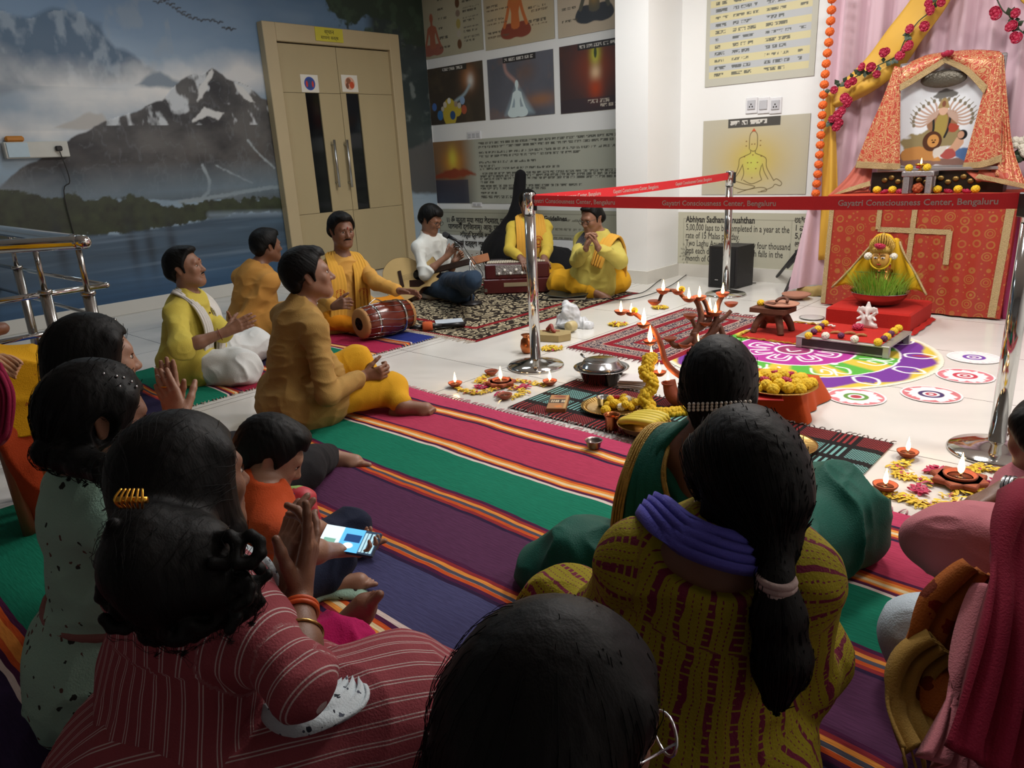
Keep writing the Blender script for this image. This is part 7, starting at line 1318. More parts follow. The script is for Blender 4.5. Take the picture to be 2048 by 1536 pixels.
# powder drawings
RC = fl(1690, 700); 
def rangoli():
    c = A([-1.65, 4.29]); R0 = .86; P = Paint(2*R0, 2*R0, .0058, 'e6e4de'); x, y = P.U-R0, P.V-R0; r = np.hypot(x, y); a = np.arctan2(y, x); n = P.noise(30, 3, 2)-.5; rr = r+.012*n; sec = .5+.5*np.sin(a*11+1)
    col = {'y': A(rgb('c9b13a')[:3]), 'p': A(rgb('6a2a8c')[:3]), 'g': A(rgb('4fa336')[:3]), 'm': A(rgb('a32a8a')[:3])}
    P.mask(np.clip((.84-rr)/.03, 0, 1)*.35, 'c9b98a'); s2 = np.clip(sec*3-1, 0, 1)[..., None]; P.mask(np.clip((.77-rr)/.02, 0, 1), col['y']); P.mask(np.clip((.735+.03*np.sin(a*11)-rr)/.02, 0, 1), col['p']); P.mask(np.clip((.58-rr)/.006, 0, 1), 'efeeee'); mixg = col['g']*(s2)+col['y']*(1-s2); P.mask(np.clip((.57-rr)/.006, 0, 1), mixg); P.mask(np.clip((.35-rr)/.006, 0, 1), 'efeeee'); P.mask(np.clip((.34-rr)/.006, 0, 1), col['m'])
    at = lambda q, t: (R0+q*math.cos(t), R0+q*math.sin(t)); wl = 'f2f1f0'
    for k in range(13):
        t = k*2*PI/13-.15; P.line([at(.60, t-.05), at(.68, t-.085), at(.75, t), at(.68, t+.085), at(.60, t+.05), at(.60, t-.05)], .013, wl, sm=4); P.line([at(.64, t), at(.70, t-.02), at(.72, t), at(.70, t+.02), at(.64, t)], .016, 'a8322c' if k % 2 else '5a3a8c')
    for k in range(8):
        t = k*2*PI/8; P.line([at(.40, t-.18), at(.50, t-.20), at(.53, t-.05), at(.47, t), at(.43, t-.06), at(.48, t-.10)], .011, wl, sm=5); P.line([at(.40, t+.18), at(.46, t+.24), at(.54, t+.14), at(.50, t+.05), at(.44, t+.08)], .011, wl, sm=5); P.line([at(.38, t), at(.45, t+.05), at(.55, t+.0)], .010, wl, sm=4)
        P.line([at(.16, t-.3), at(.26, t-.2), at(.26, t+.2), at(.16, t+.3)], .013, wl, sm=5); P.line([at(.14, t-.2), at(.22, t-.1), at(.22, t+.1), at(.14, t+.2)], .010, wl, sm=5)
    P.ell((R0, R0), (.11, .11), 'efeeee'); P.ell((R0, R0), (.095, .095), '8a2a5c'); P.line([at(.04, PI), at(.05, -PI/2), at(.04, 0)], .012, wl, sm=4); P.ell((R0+.3, R0-.18), (.02, .02), 'efeeee')
    mobj('rangoli', P.mesh('rangoli', VC('coloured_powder', .9, .2, 400), (c[0]-R0, c[1]-R0, .0025), (1, 0, 0), (0, 1, 0), keep=r < .79), None, label='large round rangoli of purple, green and yellow powder before the low silver table', cat='rangoli')
rangoli()
for k, (x, y, c1, c2, lb) in enumerate(((1712, 795, 'c0505c', '5a8a3c', 'small rangoli with a green ring, leftmost of four'), (1862, 790, 'b8404c', '3c2a5c', 'small red rangoli with a dark violet ring, nearest the big petal swastika'), (1930, 753, 'c0485a', 'b8384c', 'small rangoli with pink ring, third from the left'), (1948, 716, 'd8c8cc', '6a3a9c', 'small pale rangoli with a purple ring and dashed edge, farthest of four'))):
    c = fl(x, y); R0 = .135; P = Paint(2*R0, 2*R0, .003, 'e9e6e2'); xx, yy = P.U-R0, P.V-R0; r = np.hypot(xx, yy); a = np.arctan2(yy, xx); n = .25*R0*(vn(np.stack([a*7, r*9, r*0+k], -1), k)-.5)
    P.mask(np.clip((R0*.99-r)/.003, 0, 1), 'e9dcdc'); dm = (np.sin(a*24) > 0) if k == 3 else 1.; P.mask(np.clip((R0*.93-r)/.003, 0, 1)*np.clip((r+n-R0*.74)/.006, 0, 1)*dm, c1, .85); P.ell((R0, R0), (R0*.42, R0*.42), c2); P.ell((R0, R0), (R0*.27, R0*.27), 'efe9e9'); P.ell((R0, R0), (R0*.19, R0*.19), 'a83a4a' if k != 3 else '7a4a9c'); P.ell((R0, R0), (R0*.08, R0*.08), 'e6dada' if k else 'a83a3a')
    mobj('rangoli', P.mesh('rangoli', VC('coloured_powder', .9, .2, 400), (c[0]-R0, c[1]-R0, .0045), (1, 0, 0), (0, 1, 0), keep=r < R0), None, label=lb, cat='rangoli', group='small rangolis')
# red plinth, grass bowl and dressed pot
CX, CY_ = -1.46, 5.24; b = MB(); b.box((0, 0, .066), (.52, .52, .125), bev=.012); o = b.build('red_plinth', REDV, None, 'low box covered in bright red cloth before the altar', 'plinth', loc=(CX, CY_, .003)); b = MB(); b.grid(lambda u, v: ((.27+.03*v)*(math.cos(u*2*PI) if 0 else 1)*((1, 1)[0])*(-1+2*min(1, max(0, u)))*1., -.265-.02*v-.004*math.sin(u*30), .02-.014*v), 20, 2); b.grid(lambda u, v: (.265+.03*v+.004*math.sin(u*20), -.26+.5*u, .02-.014*v), 20, 2); b.build('hem', REDV, o)
zt = .133; BC = A([CX+.0, CY_-.02, zt]); bw = empty('steel_bowl', tuple(BC), 0, 'steel bowl of sprouting grass on the red plinth', 'bowl'); b = MB(); b.lathe([(.09, 0), (.13, .02), (.165, .06), (.178, .088), (.184, .09), (.176, .084), (.12, .06), (0, .05)], 40); b.build('bowl', STL, bw); b = MB(); b.lathe([(.168, .074), (0, .082)], 30); b.build('soil', M('soil', '2c2018', .9), bw)
b = MB(); rr = random.Random(9)
for k in range(800):
    a, q = rr.uniform(0, 2*PI), .16*math.sqrt(rr.random()); x, y = q*math.cos(a), q*math.sin(a); l = rr.uniform(.07, .18); d = A([x*.35+rr.uniform(-.04, .04), y*.3+rr.uniform(-.03, .03), l]); s_ = A([-math.sin(a), math.cos(a), 0])*.0022; p = A([x, y, .078]); b.add([p-s_, p+s_, p+d*.55+s_*.8, p+d*.55-s_*.8, p+d+A([x*.3, y*.3, .012])], [(0, 1, 2, 3), (3, 2, 4)], 0, True)
b.build('grass', GRS, bw, kind='stuff')
kl = empty('dressed_pot', (BC[0]-.0, BC[1]+.10, zt), 0, 'dressed pot with a painted face, golden crown and yellow cloth behind the grass bowl', 'idol'); k0 = A([BC[0]-.015, BC[1]+.05, 0.]); SKY = M('face_ochre', 'c99a48', .45, var=.1); b = MB(); b.lathe([(.05, .0), (.09, .05), (.10, .11), (.07, .17), (.05, .2), (.05, .22)], 24, mx=T(*(k0+A([0, .05, zt])))); b.build('pot', COP, kl, world=True)
fc = k0+A([0, -.035, zt+.30]); b = MB(); b.ball(tuple(fc), (.062, .05, .072), 0, 24); [b.ball(tuple(fc+A([q*.022, -.047, .01])), (.015, .006, .007), 1, 10) for q in (-1, 1)]; [b.ball(tuple(fc+A([q*.022, -.052, .009])), (.005, .003, .005), 2, 8) for q in (-1, 1)]; b.tube([fc+A([-.036, -.042, .026]), fc+A([-.02, -.05, .030]), fc+A([-.006, -.052, .024])], .002, 6, 2); b.tube([fc+A([.036, -.042, .026]), fc+A([.02, -.05, .030]), fc+A([.006, -.052, .024])], .002, 6, 2); b.ball(tuple(fc+A([0, -.052, -.008])), (.007, .008, .014), 0, 8); b.ball(tuple(fc+A([0, -.046, -.034])), (.015, .005, .005), 3, 10); b.ball(tuple(fc+A([0, -.05, .035])), (.003, .003, .008), 3, 8)
b.tube([fc+A([.064*math.cos(a), -.03, .066*math.sin(a)]) for a in np.linspace(PI*.95, 2.05*PI, 15)], .006, 6, 4); b.build('face', [SKY, EYEW, IRIS, M('paint_red', 'a81c1c', .4), MAY], kl, world=True)
b = MB(); 
for k in range(15): a = PI*(k/14.); hgt = .06+.05*math.sin(a); b.tube([fc+A([.06*math.cos(a), -.02, .04]), fc+A([.075*math.cos(a), -.01, .04+hgt*.8]), fc+A([.06*math.cos(a), -.01, .05+hgt])], [.008, .008, .002], 6)
b.ball(tuple(fc+A([0, -.02, .06])), (.06, .03, .03), 0, 14); b.ball(tuple(fc+A([0, -.0, .14])), (.015, .012, .03), 0, 10); b.build('crown', M('gold_pale', 'b99a4c', .35, .8, bump=.6, bs=200), kl, world=True)
flower('r', fc+A([0, -.06, .085]), 1.1, kl); flower('w', fc+A([-.075, -.02, .015]), .85, kl); flower('w', fc+A([.075, -.01, .02]), .75, kl)
b = MB()
for k in range(9): a = -1.1+k*.27; d = A([math.sin(a), -.35, .25-.5*abs(a)*.3]); p = fc+A([.02*k-.08, -.02, -.095]); x = np.cross(unit(d), A([0, 0, 1.])); b.add([p, p+d*.04+x*.02, p+d*.085, p+d*.04-x*.02], [(0, 1, 2, 3)], 0, True)
b.build('leaf', M('leaf_mango', '3c6a34', .4, var=.2), kl, world=True, kind='stuff'); YC = cloth('cloth_golden_yellow', 'd1a61e', rough=.55)
def yc(q):
    def f(u, v): a = v; top = fc+A([q*.02, .02, .115]); x = q*(-.01+.05*a+u*(.065+.17*a**1.2)+.006*math.sin(u*22)*a); y = .07-.10*u*a-.01*math.sin(a*8+u*12); return tuple(top+A([x, y, -.32*a**1.05-.012*math.sin(u*7)]))
    return f
for q in (-1, 1):
    b = MB(); b.grid(yc(q), 14, 18); s_ = b.build('yellow_cloth', YC, kl, world=True, solid=.004); b = MB(); f_ = yc(q); b.tube([A(f_(1., v))+A([0, -.004, 0]) for v in np.linspace(.02, 1, 16)], .008, 6); b.build('gold_edge', GTR, s_)
b = MB(); b.tube(smp([fc+A([-.065, .0, .10]), fc+A([-.03, .01, .145]), fc+A([.03, .01, .145]), fc+A([.065, 0, .10])], 5), .014, 8); b.build('veil_top', YC, kl, world=True)
# low silver table
HX, HY, hz_ = -1.40, 4.565, .072; ct = empty('low_table', (HX, HY, .003), 0, 'low silver table with red cloth top, edged with flowers', 'table'); b = MB(); b.box((0, 0, hz_-.006), (.53, .44, .012), bev=.003); [b.box(c_, d_) for c_, d_ in (((0, -.205, .03), (.49, .012, .05)), ((0, .205, .03), (.49, .012, .05)))]; b.build('top', M('silver_satin', 'a9aaa6', .35, .6), ct)
for i in (-1, 1):
    for j in (-1, 1): b = MB(); b.box((i*.245, j*.2, .033), (.035, .035, .066), bev=.003); b.build('leg', M('silver_satin', 'a9aaa6', .35, .6), ct)
b = MB(); b.box((0, -.212, .036), (.455, .004, .04)); b.build('dark_panel', M('panel_dark', '2e2826', .5), ct); b = MB(); b.box((0, .01, hz_+.001), (.43, .40, .004), bev=.001); b.build('red_cloth', REDV, ct)
def onct(x, y): return fl(x, y, hz_+.02)
for k, (x, y, c_, lb) in enumerate(((1617, 672, 'y', 'yellow marigold at the front left corner of the low silver table'), (1628, 664, 'p', 'dark purple flower, second of the left row on the low silver table'), (1636, 659, 'y', 'yellow marigold, third of the left row on the low silver table'), (1643, 653, 'p', 'dark purple flower, fourth of the left row on the low silver table'), (1650, 648, 'y', 'yellow marigold at the back of the left row on the low silver table'), (1651, 672, 'w', 'white chrysanthemum at the left of the front edge of the low silver table'), (1682, 672, 'p', 'purple flower between the two white chrysanthemums'), (1709, 679, 'w', 'white chrysanthemum at the middle of the front edge of the low silver table'), (1756, 685, 'y', 'yellow marigold at the front right corner of the low silver table'), (1768, 678, 'p', 'dark purple flower, second of the right row on the low silver table'), (1774, 674, 'y', 'yellow marigold, third of the right row on the low silver table'), (1782, 668, 'p', 'dark purple flower, fourth of the right row on the low silver table'), (1788, 663, 'y', 'yellow marigold, fifth of the right row on the low silver table'), (1797, 657, 'y', 'yellow marigold at the back of the right row on the low silver table'))): p = onct(x, y); flower(c_, p+A([0, 0, .003]), .72 if c_ != 'p' else .6, None, lb, 'flowers on the low table')
p = onct(1716, 655); flower('r', p, 1.1, None, 'crimson rose before the white figurine', None)
gp = fl(1733, 655, hz_+.004); F = Fld(gp-A([.08, .06, .01]), gp+A([.08, .06, .19]), .0032); g_ = lambda x, y, z: gp+A([x, y, z])
for q in (-1, 1): F.cone(g_(0, 0, .025), g_(q*.045, -.01, .018), .026, .018, .01); F.cone(g_(q*.03, 0, .08), g_(q*.055, -.01, .10), .010, .007, .006); F.cone(g_(q*.055, -.01, .10), g_(q*.050, -.01, .125), .007, .006, .005); F.cone(g_(q*.03, 0, .07), g_(q*.052, -.02, .055), .010, .007, .006); F.ell(g_(q*.032, 0, .112), (.020, .006, .020), .004)
F.ell(g_(0, 0, .05), (.034, .028, .036), .012); F.ell(g_(0, -.005, .11), (.022, .02, .024), .008); F.cone(g_(0, -.02, .105), g_(.004, -.034, .075), .009, .007, .006); F.cone(g_(.004, -.034, .075), g_(.018, -.036, .055), .007, .006, .006); F.cone(g_(0, 0, .125), g_(0, 0, .155), .018, .008, .006); F.cone(g_(-.045, 0, .006), g_(.045, 0, .006), .02, .02, .008, 0, (A([0, 0, 1.]), 2.2)); mobj('elephant_figurine', F.mesh('elephant_figurine', M('marble_white', 'd8d3d0', .35)), None, label='small white seated elephant-headed figurine on the low silver table', cat='figurine')
for k, (x, y, dx) in enumerate(((1672, 663, 10), (1700, 664, 12), (1722, 668, 10))):
    p = onct(x, y)-A([0, 0, .012]); b = MB(); b.tube(smp([p+A([-.03, -.01, 0]), p+A([0, 0, .008]), p+A([.03, .012, 0])], 4), [.006, .008, .010, .010, .008, .011, .010, .008, .005], 8); b.build('turmeric_root', M('root_ochre', '9c6a3c', .8, var=.3, vs=40), None, ('left', 'middle', 'right')[k]+' turmeric root on the red cloth of the low silver table', 'root', 'turmeric roots')
p = onct(1662, 652); b = MB(); b.tube(smp([p+A([-.02, 0, 0]), p+A([0, .01, .004]), p+A([.012, -.004, 0]), p+A([.02, .012, 0])], 4), .006, 8); b.build('white_shell', M('shell_white', 'cfcac2', .4), None, 'small white shell at the back left of the low silver table', 'shell')
# clay stand with dish, clay saucers
cs = fl(1545, 665); ck = empty('clay_stand', (cs[0], cs[1], .01), .1, 'carved clay stand with splayed legs on the small red cloth', 'stand')
b = MB(); b.prism([(-.13, -.09), (.10, -.11), (.13, .05), (.06, .11), (-.11, .09)], .135, .165, mx=Matrix.Identity(4)); b.lathe([(.04, .06), (.065, .10), (.10, .135), (.02, .137)], 20); b.build('top', CLAYD, ck)
for i, (x, y) in enumerate(((-.09, -.07), (.07, -.08), (.09, .06), (-.08, .07))): b = MB(); b.tube(smp([(x*.35, y*.35, .12), (x*.7, y*.7, .10), (x*1.0, y*1.0, .05), (x*1.15, y*1.15, .0)], 5), [.028]*4+[.026]*4+[.024]*4+[.022]*4, 8); b.build('leg', CLAYD, ck)
dm = empty('clay_dish', (cs[0]+.045, cs[1]+.01, .178), 0, 'pale clay dish holding a ring-shaped piece on the clay stand', 'dish'); b = MB(); b.lathe([(.05, 0), (.10, .012), (.112, .022), (.10, .020), (0, .010)], 30); b.build('dish', CLAYP, dm); b = MB(); b.tube([(.035*math.cos(a), .035*math.sin(a), .03+.02*abs(math.sin(a))) for a in np.linspace(0, PI, 15)], .010, 8); b.box((-.06, -.03, .02), (.06, .05, .012), bev=.004); b.build('incense_ring', CLAYD, dm)
flower('y', (cs[0]-.09, cs[1]+.0, .19), .75, None, 'yellow marigold on the left corner of the clay stand')
for x, y, r_, lb in ((1592, 598, .11, 'wide clay saucer behind the clay stand near the curtain'),): p = fl(x, y); b = MB(); b.lathe([(.05, 0), (r_, .035), (r_, .042), (r_-.012, .04), (.04, .012), (0, .012)], 30); b.build('clay_saucer', CLAYP, None, lb, 'saucer', loc=(p[0], p[1], .003))
p = fl(1640, 632); b = MB(); b.lathe([(.07, 0), (.085, .006), (.07, .008), (0, .006)], 30); b.build('glass_coaster', M('plate_pale', 'b9b9b6', .15), None, 'flat pale disc on the tiles left of the red plinth', 'disc', loc=(p[0]-.02, p[1]-.1, .003))
# orange covered box, plate of flowers, envelope
OX, OY = -1.37, 3.27; oc = cloth('cloth_orange', 'b5481a', vs=4); b = MB(); N = 40
def drape(u, v):
    a = u*2*PI; c_, s_ = math.cos(a), math.sin(a); k = 1/max(abs(c_), abs(s_)); hx, hy = .19, .165
    if v < .5: q = v/.5; return (c_*k*hx*q, s_*k*hy*q, .12+.004*math.sin(a*7)*q)
    q = (v-.5)/.5; f = 1+.13*q+.05*math.sin(a*9+1)*q; cr = .03*q*(abs(c_*s_)*2)**3; return (c_*k*hx*f+cr*c_, s_*k*hy*f+cr*s_, .12*(1-q)+.006)
b.grid(drape, 120, 20); b.build('cloth_covered_box', oc, None, 'low box covered with orange cloth between the black mat and the rangoli', 'box', loc=(OX, OY, 0)).rotation_euler = (0, 0, .12)
pp = fl(1556, 776, .13); pt = empty('flower_plate', (pp[0], pp[1], .131), 0, 'brass plate piled with yellow, orange and pink flowers on the orange box', 'plate'); b = MB(); b.lathe([(.11, 0), (.15, .008), (.172, .022), (.168, .022), (.12, .010), (0, .008)], 40); b.build('plate', BRS, pt); rr = random.Random(3)
for k in range(30):
    a = k*2.4; q = .14*math.sqrt((k+.5)/30); kind = 'o' if k in (20, 25, 27) else ('r' if q < .075 and k % 2 else ('p' if k in (3, 5) else 'y')); flower(kind, (pp[0]+q*math.cos(a), pp[1]+q*math.sin(a), .131+.022+.045*(1-q/.15)), .9, pt)
b = MB(); b.box((0, 0, 0), (.22, .11, .006), bev=.002); b.build('red_envelope', M('paper_red', 'b01c18', .5), None, 'flat red envelope on the front of the orange cloth', 'envelope', loc=tuple(fl(1512, 792, .130))).rotation_euler = (0, 0, .5)
# steel bowl, tissues, incense box, plates, cups, bananas
p = fl(1203, 765); sb = empty('steel_basin', (p[0], p[1], .002), 0, 'wide steel basin covered by an upturned steel plate, spoon inside', 'basin'); b = MB(); b.lathe([(.085, 0), (.095, .006), (.125, .075), (.148, .084), (.150, .088), (.12, .08), (.09, .01), (0, .01)], 44); b.build('basin', STL, sb); b = MB(); b.lathe([(.128, .088), (.112, .10), (.095, .125), (.085, .128), (0, .128)], 44); b.build('lid', STL, sb); b = MB(); b.tube([(-.10, .02, .10), (-.165, .04, .125)], [.005, .007], 8); b.build('spoon', STL, sb)
p = fl(1268, 782); b = MB()
for k in range(6): b.box((.004*math.sin(k*3), .004*math.cos(k*2), .008+k*.009), (.15, .13, .006), mx=Rz(.1*math.sin(k*1.7)), bev=.002)
b.build('tissue_stack', M('tissue_white', 'cfcbcb', .7, var=.05), None, 'stack of folded white tissues behind the marigold strand', 'tissues', loc=(p[0]-.03, p[1]+.05, .002)).rotation_euler = (0, 0, .35)
p = (fl(1104, 795)+fl(1143, 797)+fl(1130, 838)+fl(1089, 836))/4; bx = empty('incense_box', (p[0], p[1], .010), .0, 'flat brown printed box lying on the black mat', 'box'); e = unit((fl(1124, 796)-fl(1110, 837))*A([1, 1, 0])); bx.rotation_euler = (0, 0, math.atan2(e[1], e[0])-PI/2); b = MB(); b.box((0, 0, .012), (.095, .205, .022), bev=.002); b.build('carton', M('carton_brown', '8a5c34', .5), bx)
P = Paint(.09, .2, .002, '9a6a3e'); P.rect(.0, .075, .09, .135, '2e2018'); P.ell((.045, .175), (.03, .014), '7a3420'); P.poly([(.03, .03), (.06, .05), (.075, .02), (.05, .01)], 'c0702c'); P.rect(.08, 0, .09, .2, 'b08a54'); [P.rect(.012+k*.010, .09, .018+k*.010, .12, 'b9ab90') for k in range(7) if k != 4]; mobj('printed_face', P.mesh('printed_face', PR, (-.045, -.1, .0236), (1, 0, 0), (0, 1, 0)), bx, world=False)
p = fl(1225, 822); pl_ = empty('brass_plate', (p[0], p[1], .010), 0, 'brass plate of yellow flowers with a small steel cup on the black mat', 'plate'); b = MB(); b.lathe([(.10, 0), (.125, .008), (.150, .020), (.152, .023), (.145, .021), (.118, .010), (0, .007)], 64); [b.tube([(.122*math.cos(a), .122*math.sin(a), .012), (.146*math.cos(a), .146*math.sin(a), .023)], .0018, 5) for a in np.linspace(0, 2*PI, 61)[:-1]]; b.build('plate', BRS, pl_)
for k in range(22): a = k*2.4; q = .07*math.sqrt((k+.5)/22); flower('w' if k % 7 == 3 else ('r' if k in (9, 16) else 'y'), (p[0]+.035+q*math.cos(a)*1.1, p[1]+.03+q*math.sin(a), .035+.02*(k % 3 == 0)), .62, pl_)
flower('y', (p[0]+.02, p[1]-.085, .035), .75, pl_); b = MB(); b.lathe([(.022, 0), (.026, .004), (.034, .040), (.036, .042), (.032, .040), (.023, .008), (0, .008)], 28); b.build('steel_cup', STL, None, 'small steel cup standing in the brass flower plate', 'cup', loc=(p[0]-.055, p[1]+.0, .02))
p = fl(1224, 862); b = MB(); b.lathe([(.026, 0), (.030, .004), (.030, .055), (.037, .066), (.038, .070), (.033, .068), (.026, .05), (.025, .008), (0, .008)], 28); b.build('copper_cup', COP, None, 'copper cup in front of the brass flower plate', 'cup', loc=(p[0], p[1], .010))
p = fl(1188, 902); b = MB(); b.lathe([(.022, 0), (.027, .005), (.034, .030), (.038, .034), (.036, .035), (.030, .028), (.024, .008), (0, .008)], 28); b.build('metal_cup', M('steel_dark', '8a807c', .3, 1.), None, 'small empty metal cup on the crimson stripe of the big rug', 'cup', loc=(p[0], p[1]+.0, .016))
p = fl(1275, 872); bb = empty('fruit_bowl', (p[0]+.02, p[1]+.02, .010), 0, 'leaf-coloured bowl of bananas half hidden by the green saree', 'bowl'); b = MB(); b.lathe([(.05, 0), (.09, .02), (.115, .05), (.12, .052), (.105, .045), (0, .02)], 30); b.build('bowl', BRS, bb)
BAN = M('banana_yellow', 'c9b53a', .5, var=.15, vs=20)
for k in range(5): b = MB(); a0 = -.5+k*.22; b.tube(smp([(-.09, -.05+k*.026, .05), (-.03, -.07+k*.03, .075), (.04, -.06+k*.03, .08), (.09, -.02+k*.022, .065)], 5), [.008]+[.016]*13+[.006]*2, 8); b.build('banana', BAN, None, ('nearest', 'second', 'third', 'fourth', 'farthest')[k]+' banana in the fruit bowl beside the green saree', 'banana', 'bananas in the bowl', loc=tuple(bb.location))
p = fl(1640, 915); b = MB(); b.lathe([(.08, 0), (.12, .010), (.14, .022), (.132, .02), (.1, .008), (0, .006)], 40); b.build('brass_dish', BRS, None, 'round brass dish on the mat right of the woman in olive', 'dish', loc=(p[0]-.15, p[1]-.02, .012))
# multi-armed clay lamp tree with marigolds
D0 = 3.05; LT = fl(1400, 815); w0 = pr(LT)[2]; lt = empty('lamp_tree', (LT[0], LT[1], .01), 0, 'branching clay lamp stand with many small burning cups', 'lamp stand')
def at(x, y, o=0.): return dp(x, y, w0+o)
b = MB(); b.lathe([(.09, 0), (.10, .01), (.07, .03), (.03, .05), (.028, .10)], 28); b.build('base', CLAYD, lt)
def arm(pts, r, n='arm', m=CLAYD): b = MB(); q = smp([at(*p) for p in pts], 6); b.tube(q, [r[0]+(r[1]-r[0])*i/(len(q)-1) for i in range(len(q))], 10); return b.build(n, m, lt, world=True)
arm([(1400, 800), (1402, 740), (1392, 700), (1388, 665)], (.022, .020), 'trunk'); arm([(1388, 668), (1402, 640), (1398, 612), (1388, 596)], (.018, .012)); arm([(1392, 660), (1418, 640), (1414, 612), (1403, 594)], (.016, .010)); arm([(1390, 672), (1366, 690), (1348, 690), (1340, 678)], (.018, .012)); arm([(1398, 690), (1430, 660), (1440, 655), (1450, 690), (1446, 720)], (.018, .012)); arm([(1402, 700), (1420, 668), (1432, 640), (1436, 610), (1445, 592)], (.016, .011)); arm([(1416, 650), (1442, 640), (1462, 622)], (.012, .010)); arm([(1392, 655), (1384, 640), (1378, 636)], (.012, .009)); arm([(1372, 600), (1352, 582), (1328, 584), (1318, 604)], (.010, .008)); arm([(1388, 598), (1376, 598), (1368, 596)], (.010, .009))
arm([(1395, 790), (1372, 760), (1345, 740), (1330, 720), (1322, 690), (1310, 664), (1298, 652), (1282, 636), (1264, 624)], (.018, .010), 'arm', CLAY); arm([(1395, 790), (1370, 800), (1345, 790), (1338, 760)], (.05, .03), 'arm', CLAY)
LC = [(1242, 626, 1), (1262, 627, 2), (1287, 652, 3), (1300, 686, 3), (1303, 716, 1), (1319, 748, 1), (1336, 770, 1), (1369, 772, 1), (1326, 584, 1), (1356, 585, 2), (1309, 606, 0), (1378, 600, 1), (1399, 597, 1), (1418, 632, 3), (1430, 628, 1), (1445, 590, 1), (1462, 610, 0), (1380, 634, 0), (1410, 648, 0), (1340, 680, 0), (1370, 692, 0), (1395, 692, 1)]
CUPM = MB(); CUPM.lathe([(.008, -.004), (.018, .0), (.030, .012), (.033, .020), (.029, .020), (.018, .010), (0, .008)], 20); CUPM = CUPM.mesh('lamp_cup', CLAY)
for k, (x, y, s_) in enumerate(LC):
    p = at(x, y+3, .02*math.sin(k*2.1)); o = bpy.data.objects.new('lamp_cup', CUPM); COL.objects.link(o); wpar(o, lt); o.location = Vector([float(q) for q in p])
    if s_: f_ = flame((0, 0, .012), o, {1: .95, 2: .8, 3: 1.45}[s_], .06*math.sin(k), .28 if k % 2 == 0 else 0)
    if s_ == 2: fo = bpy.data.objects.new('marigold', FM['y']); COL.objects.link(fo); fo.parent = o; fo.location = (.02, .0, .025); fo.scale = (.5,)*3
GM = MB(); rr = random.Random(2); gp_ = smp([at(1300, 716, -.02), at(1292, 745, -.04), at(1304, 770, -.05), at(1288, 795, -.05), at(1300, 812, -.06), fl(1306, 826, .02), fl(1340, 826, .02), fl(1395, 822, .025)], 12)
for k in range(0, len(gp_)): flower_bumps(GM, tuple(gp_[k]+A([rr.uniform(-.008, .008), rr.uniform(-.008, .008), 0])), .030, 12)
GM.build('marigold_strand', MAY, None, 'thick strand of yellow marigolds hanging from the clay lamp stand to the mat', 'garland')
# wood block, bag, jar, small copper pot
p = fl(1105, 678); b = MB(); b.prism([(-.12, -.07), (.06, -.10), (.13, -.04), (.12, .05), (.02, .09), (-.11, .06)], 0, .045); b.build('wood_block', M('wood_pale', '9c8a5c', .7, var=.2, vs=20, stretch=(1, .3, 1)), None, 'pale wooden block on the tiles right of the middle belt post', 'block', loc=(p[0], p[1], .002)).rotation_euler = (0, 0, .5)
b = MB(); b.tube(smp([(-.03, 0, .006), (-.01, .01, .03), (.012, 0, .045), (.03, -.01, .02), (.05, .0, .006)], 5), [.004]+[.014]*16, 8); b.tube([(-.05, -.02, .006), (.06, .03, .008)], .003, 6); b.build('red_white_trinket', M('trinket_red', '8a3a30', .5, var=.4, vs=90), None, 'small red and white trinket on the wooden block', 'trinket', loc=(p[0]-.02, p[1], .047))
p = fl(1138, 655); F = Fld(A([p[0]-.22, p[1]-.16, -.01]), A([p[0]+.22, p[1]+.16, .26]), .006); F.cone(A([p[0], p[1], .05]), A([p[0]+.02, p[1], .10]), .085, .06, .03); F.cone(A([p[0]+.02, p[1], .10]), A([p[0]-.02, p[1], .17]), .05, .015, .03); F.cone(A([p[0]+.05, p[1]+.05, .02]), A([p[0]+.14, p[1]+.06, .02]), .05, .03, .03); F.floor(.003); mobj('plastic_bag', F.mesh('plastic_bag', M('plastic_white_thin', 'cdd2d6', .2, var=.05), folds(.016, 16, sd=4)), None, label='crumpled white plastic bag on the tiles beside the carpet', cat='bag')
p = fl(1155, 657); b = MB(); b.lathe([(.035, 0), (.038, .01), (.038, .06), (.03, .07), (0, .07)], 24, mx=Matrix.Rotation(PI/2, 4, 'X')); b.build('jar', M('jar_cream', 'b9ab7c', .4), None, 'cream jar lying at the mouth of the plastic bag', 'jar', loc=(p[0]+.03, p[1]-.08, .041))
p = fl(1055, 706); b = MB(); b.lathe([(.025, 0), (.036, .01), (.045, .045), (.038, .085), (.026, .098), (.024, .105), (.038, .118), (.036, .12), (.020, .105), (0, .10)], 28); b.build('copper_pot', COP, None, 'small copper water pot left of the middle belt post', 'pot', loc=(p[0], p[1], .002))
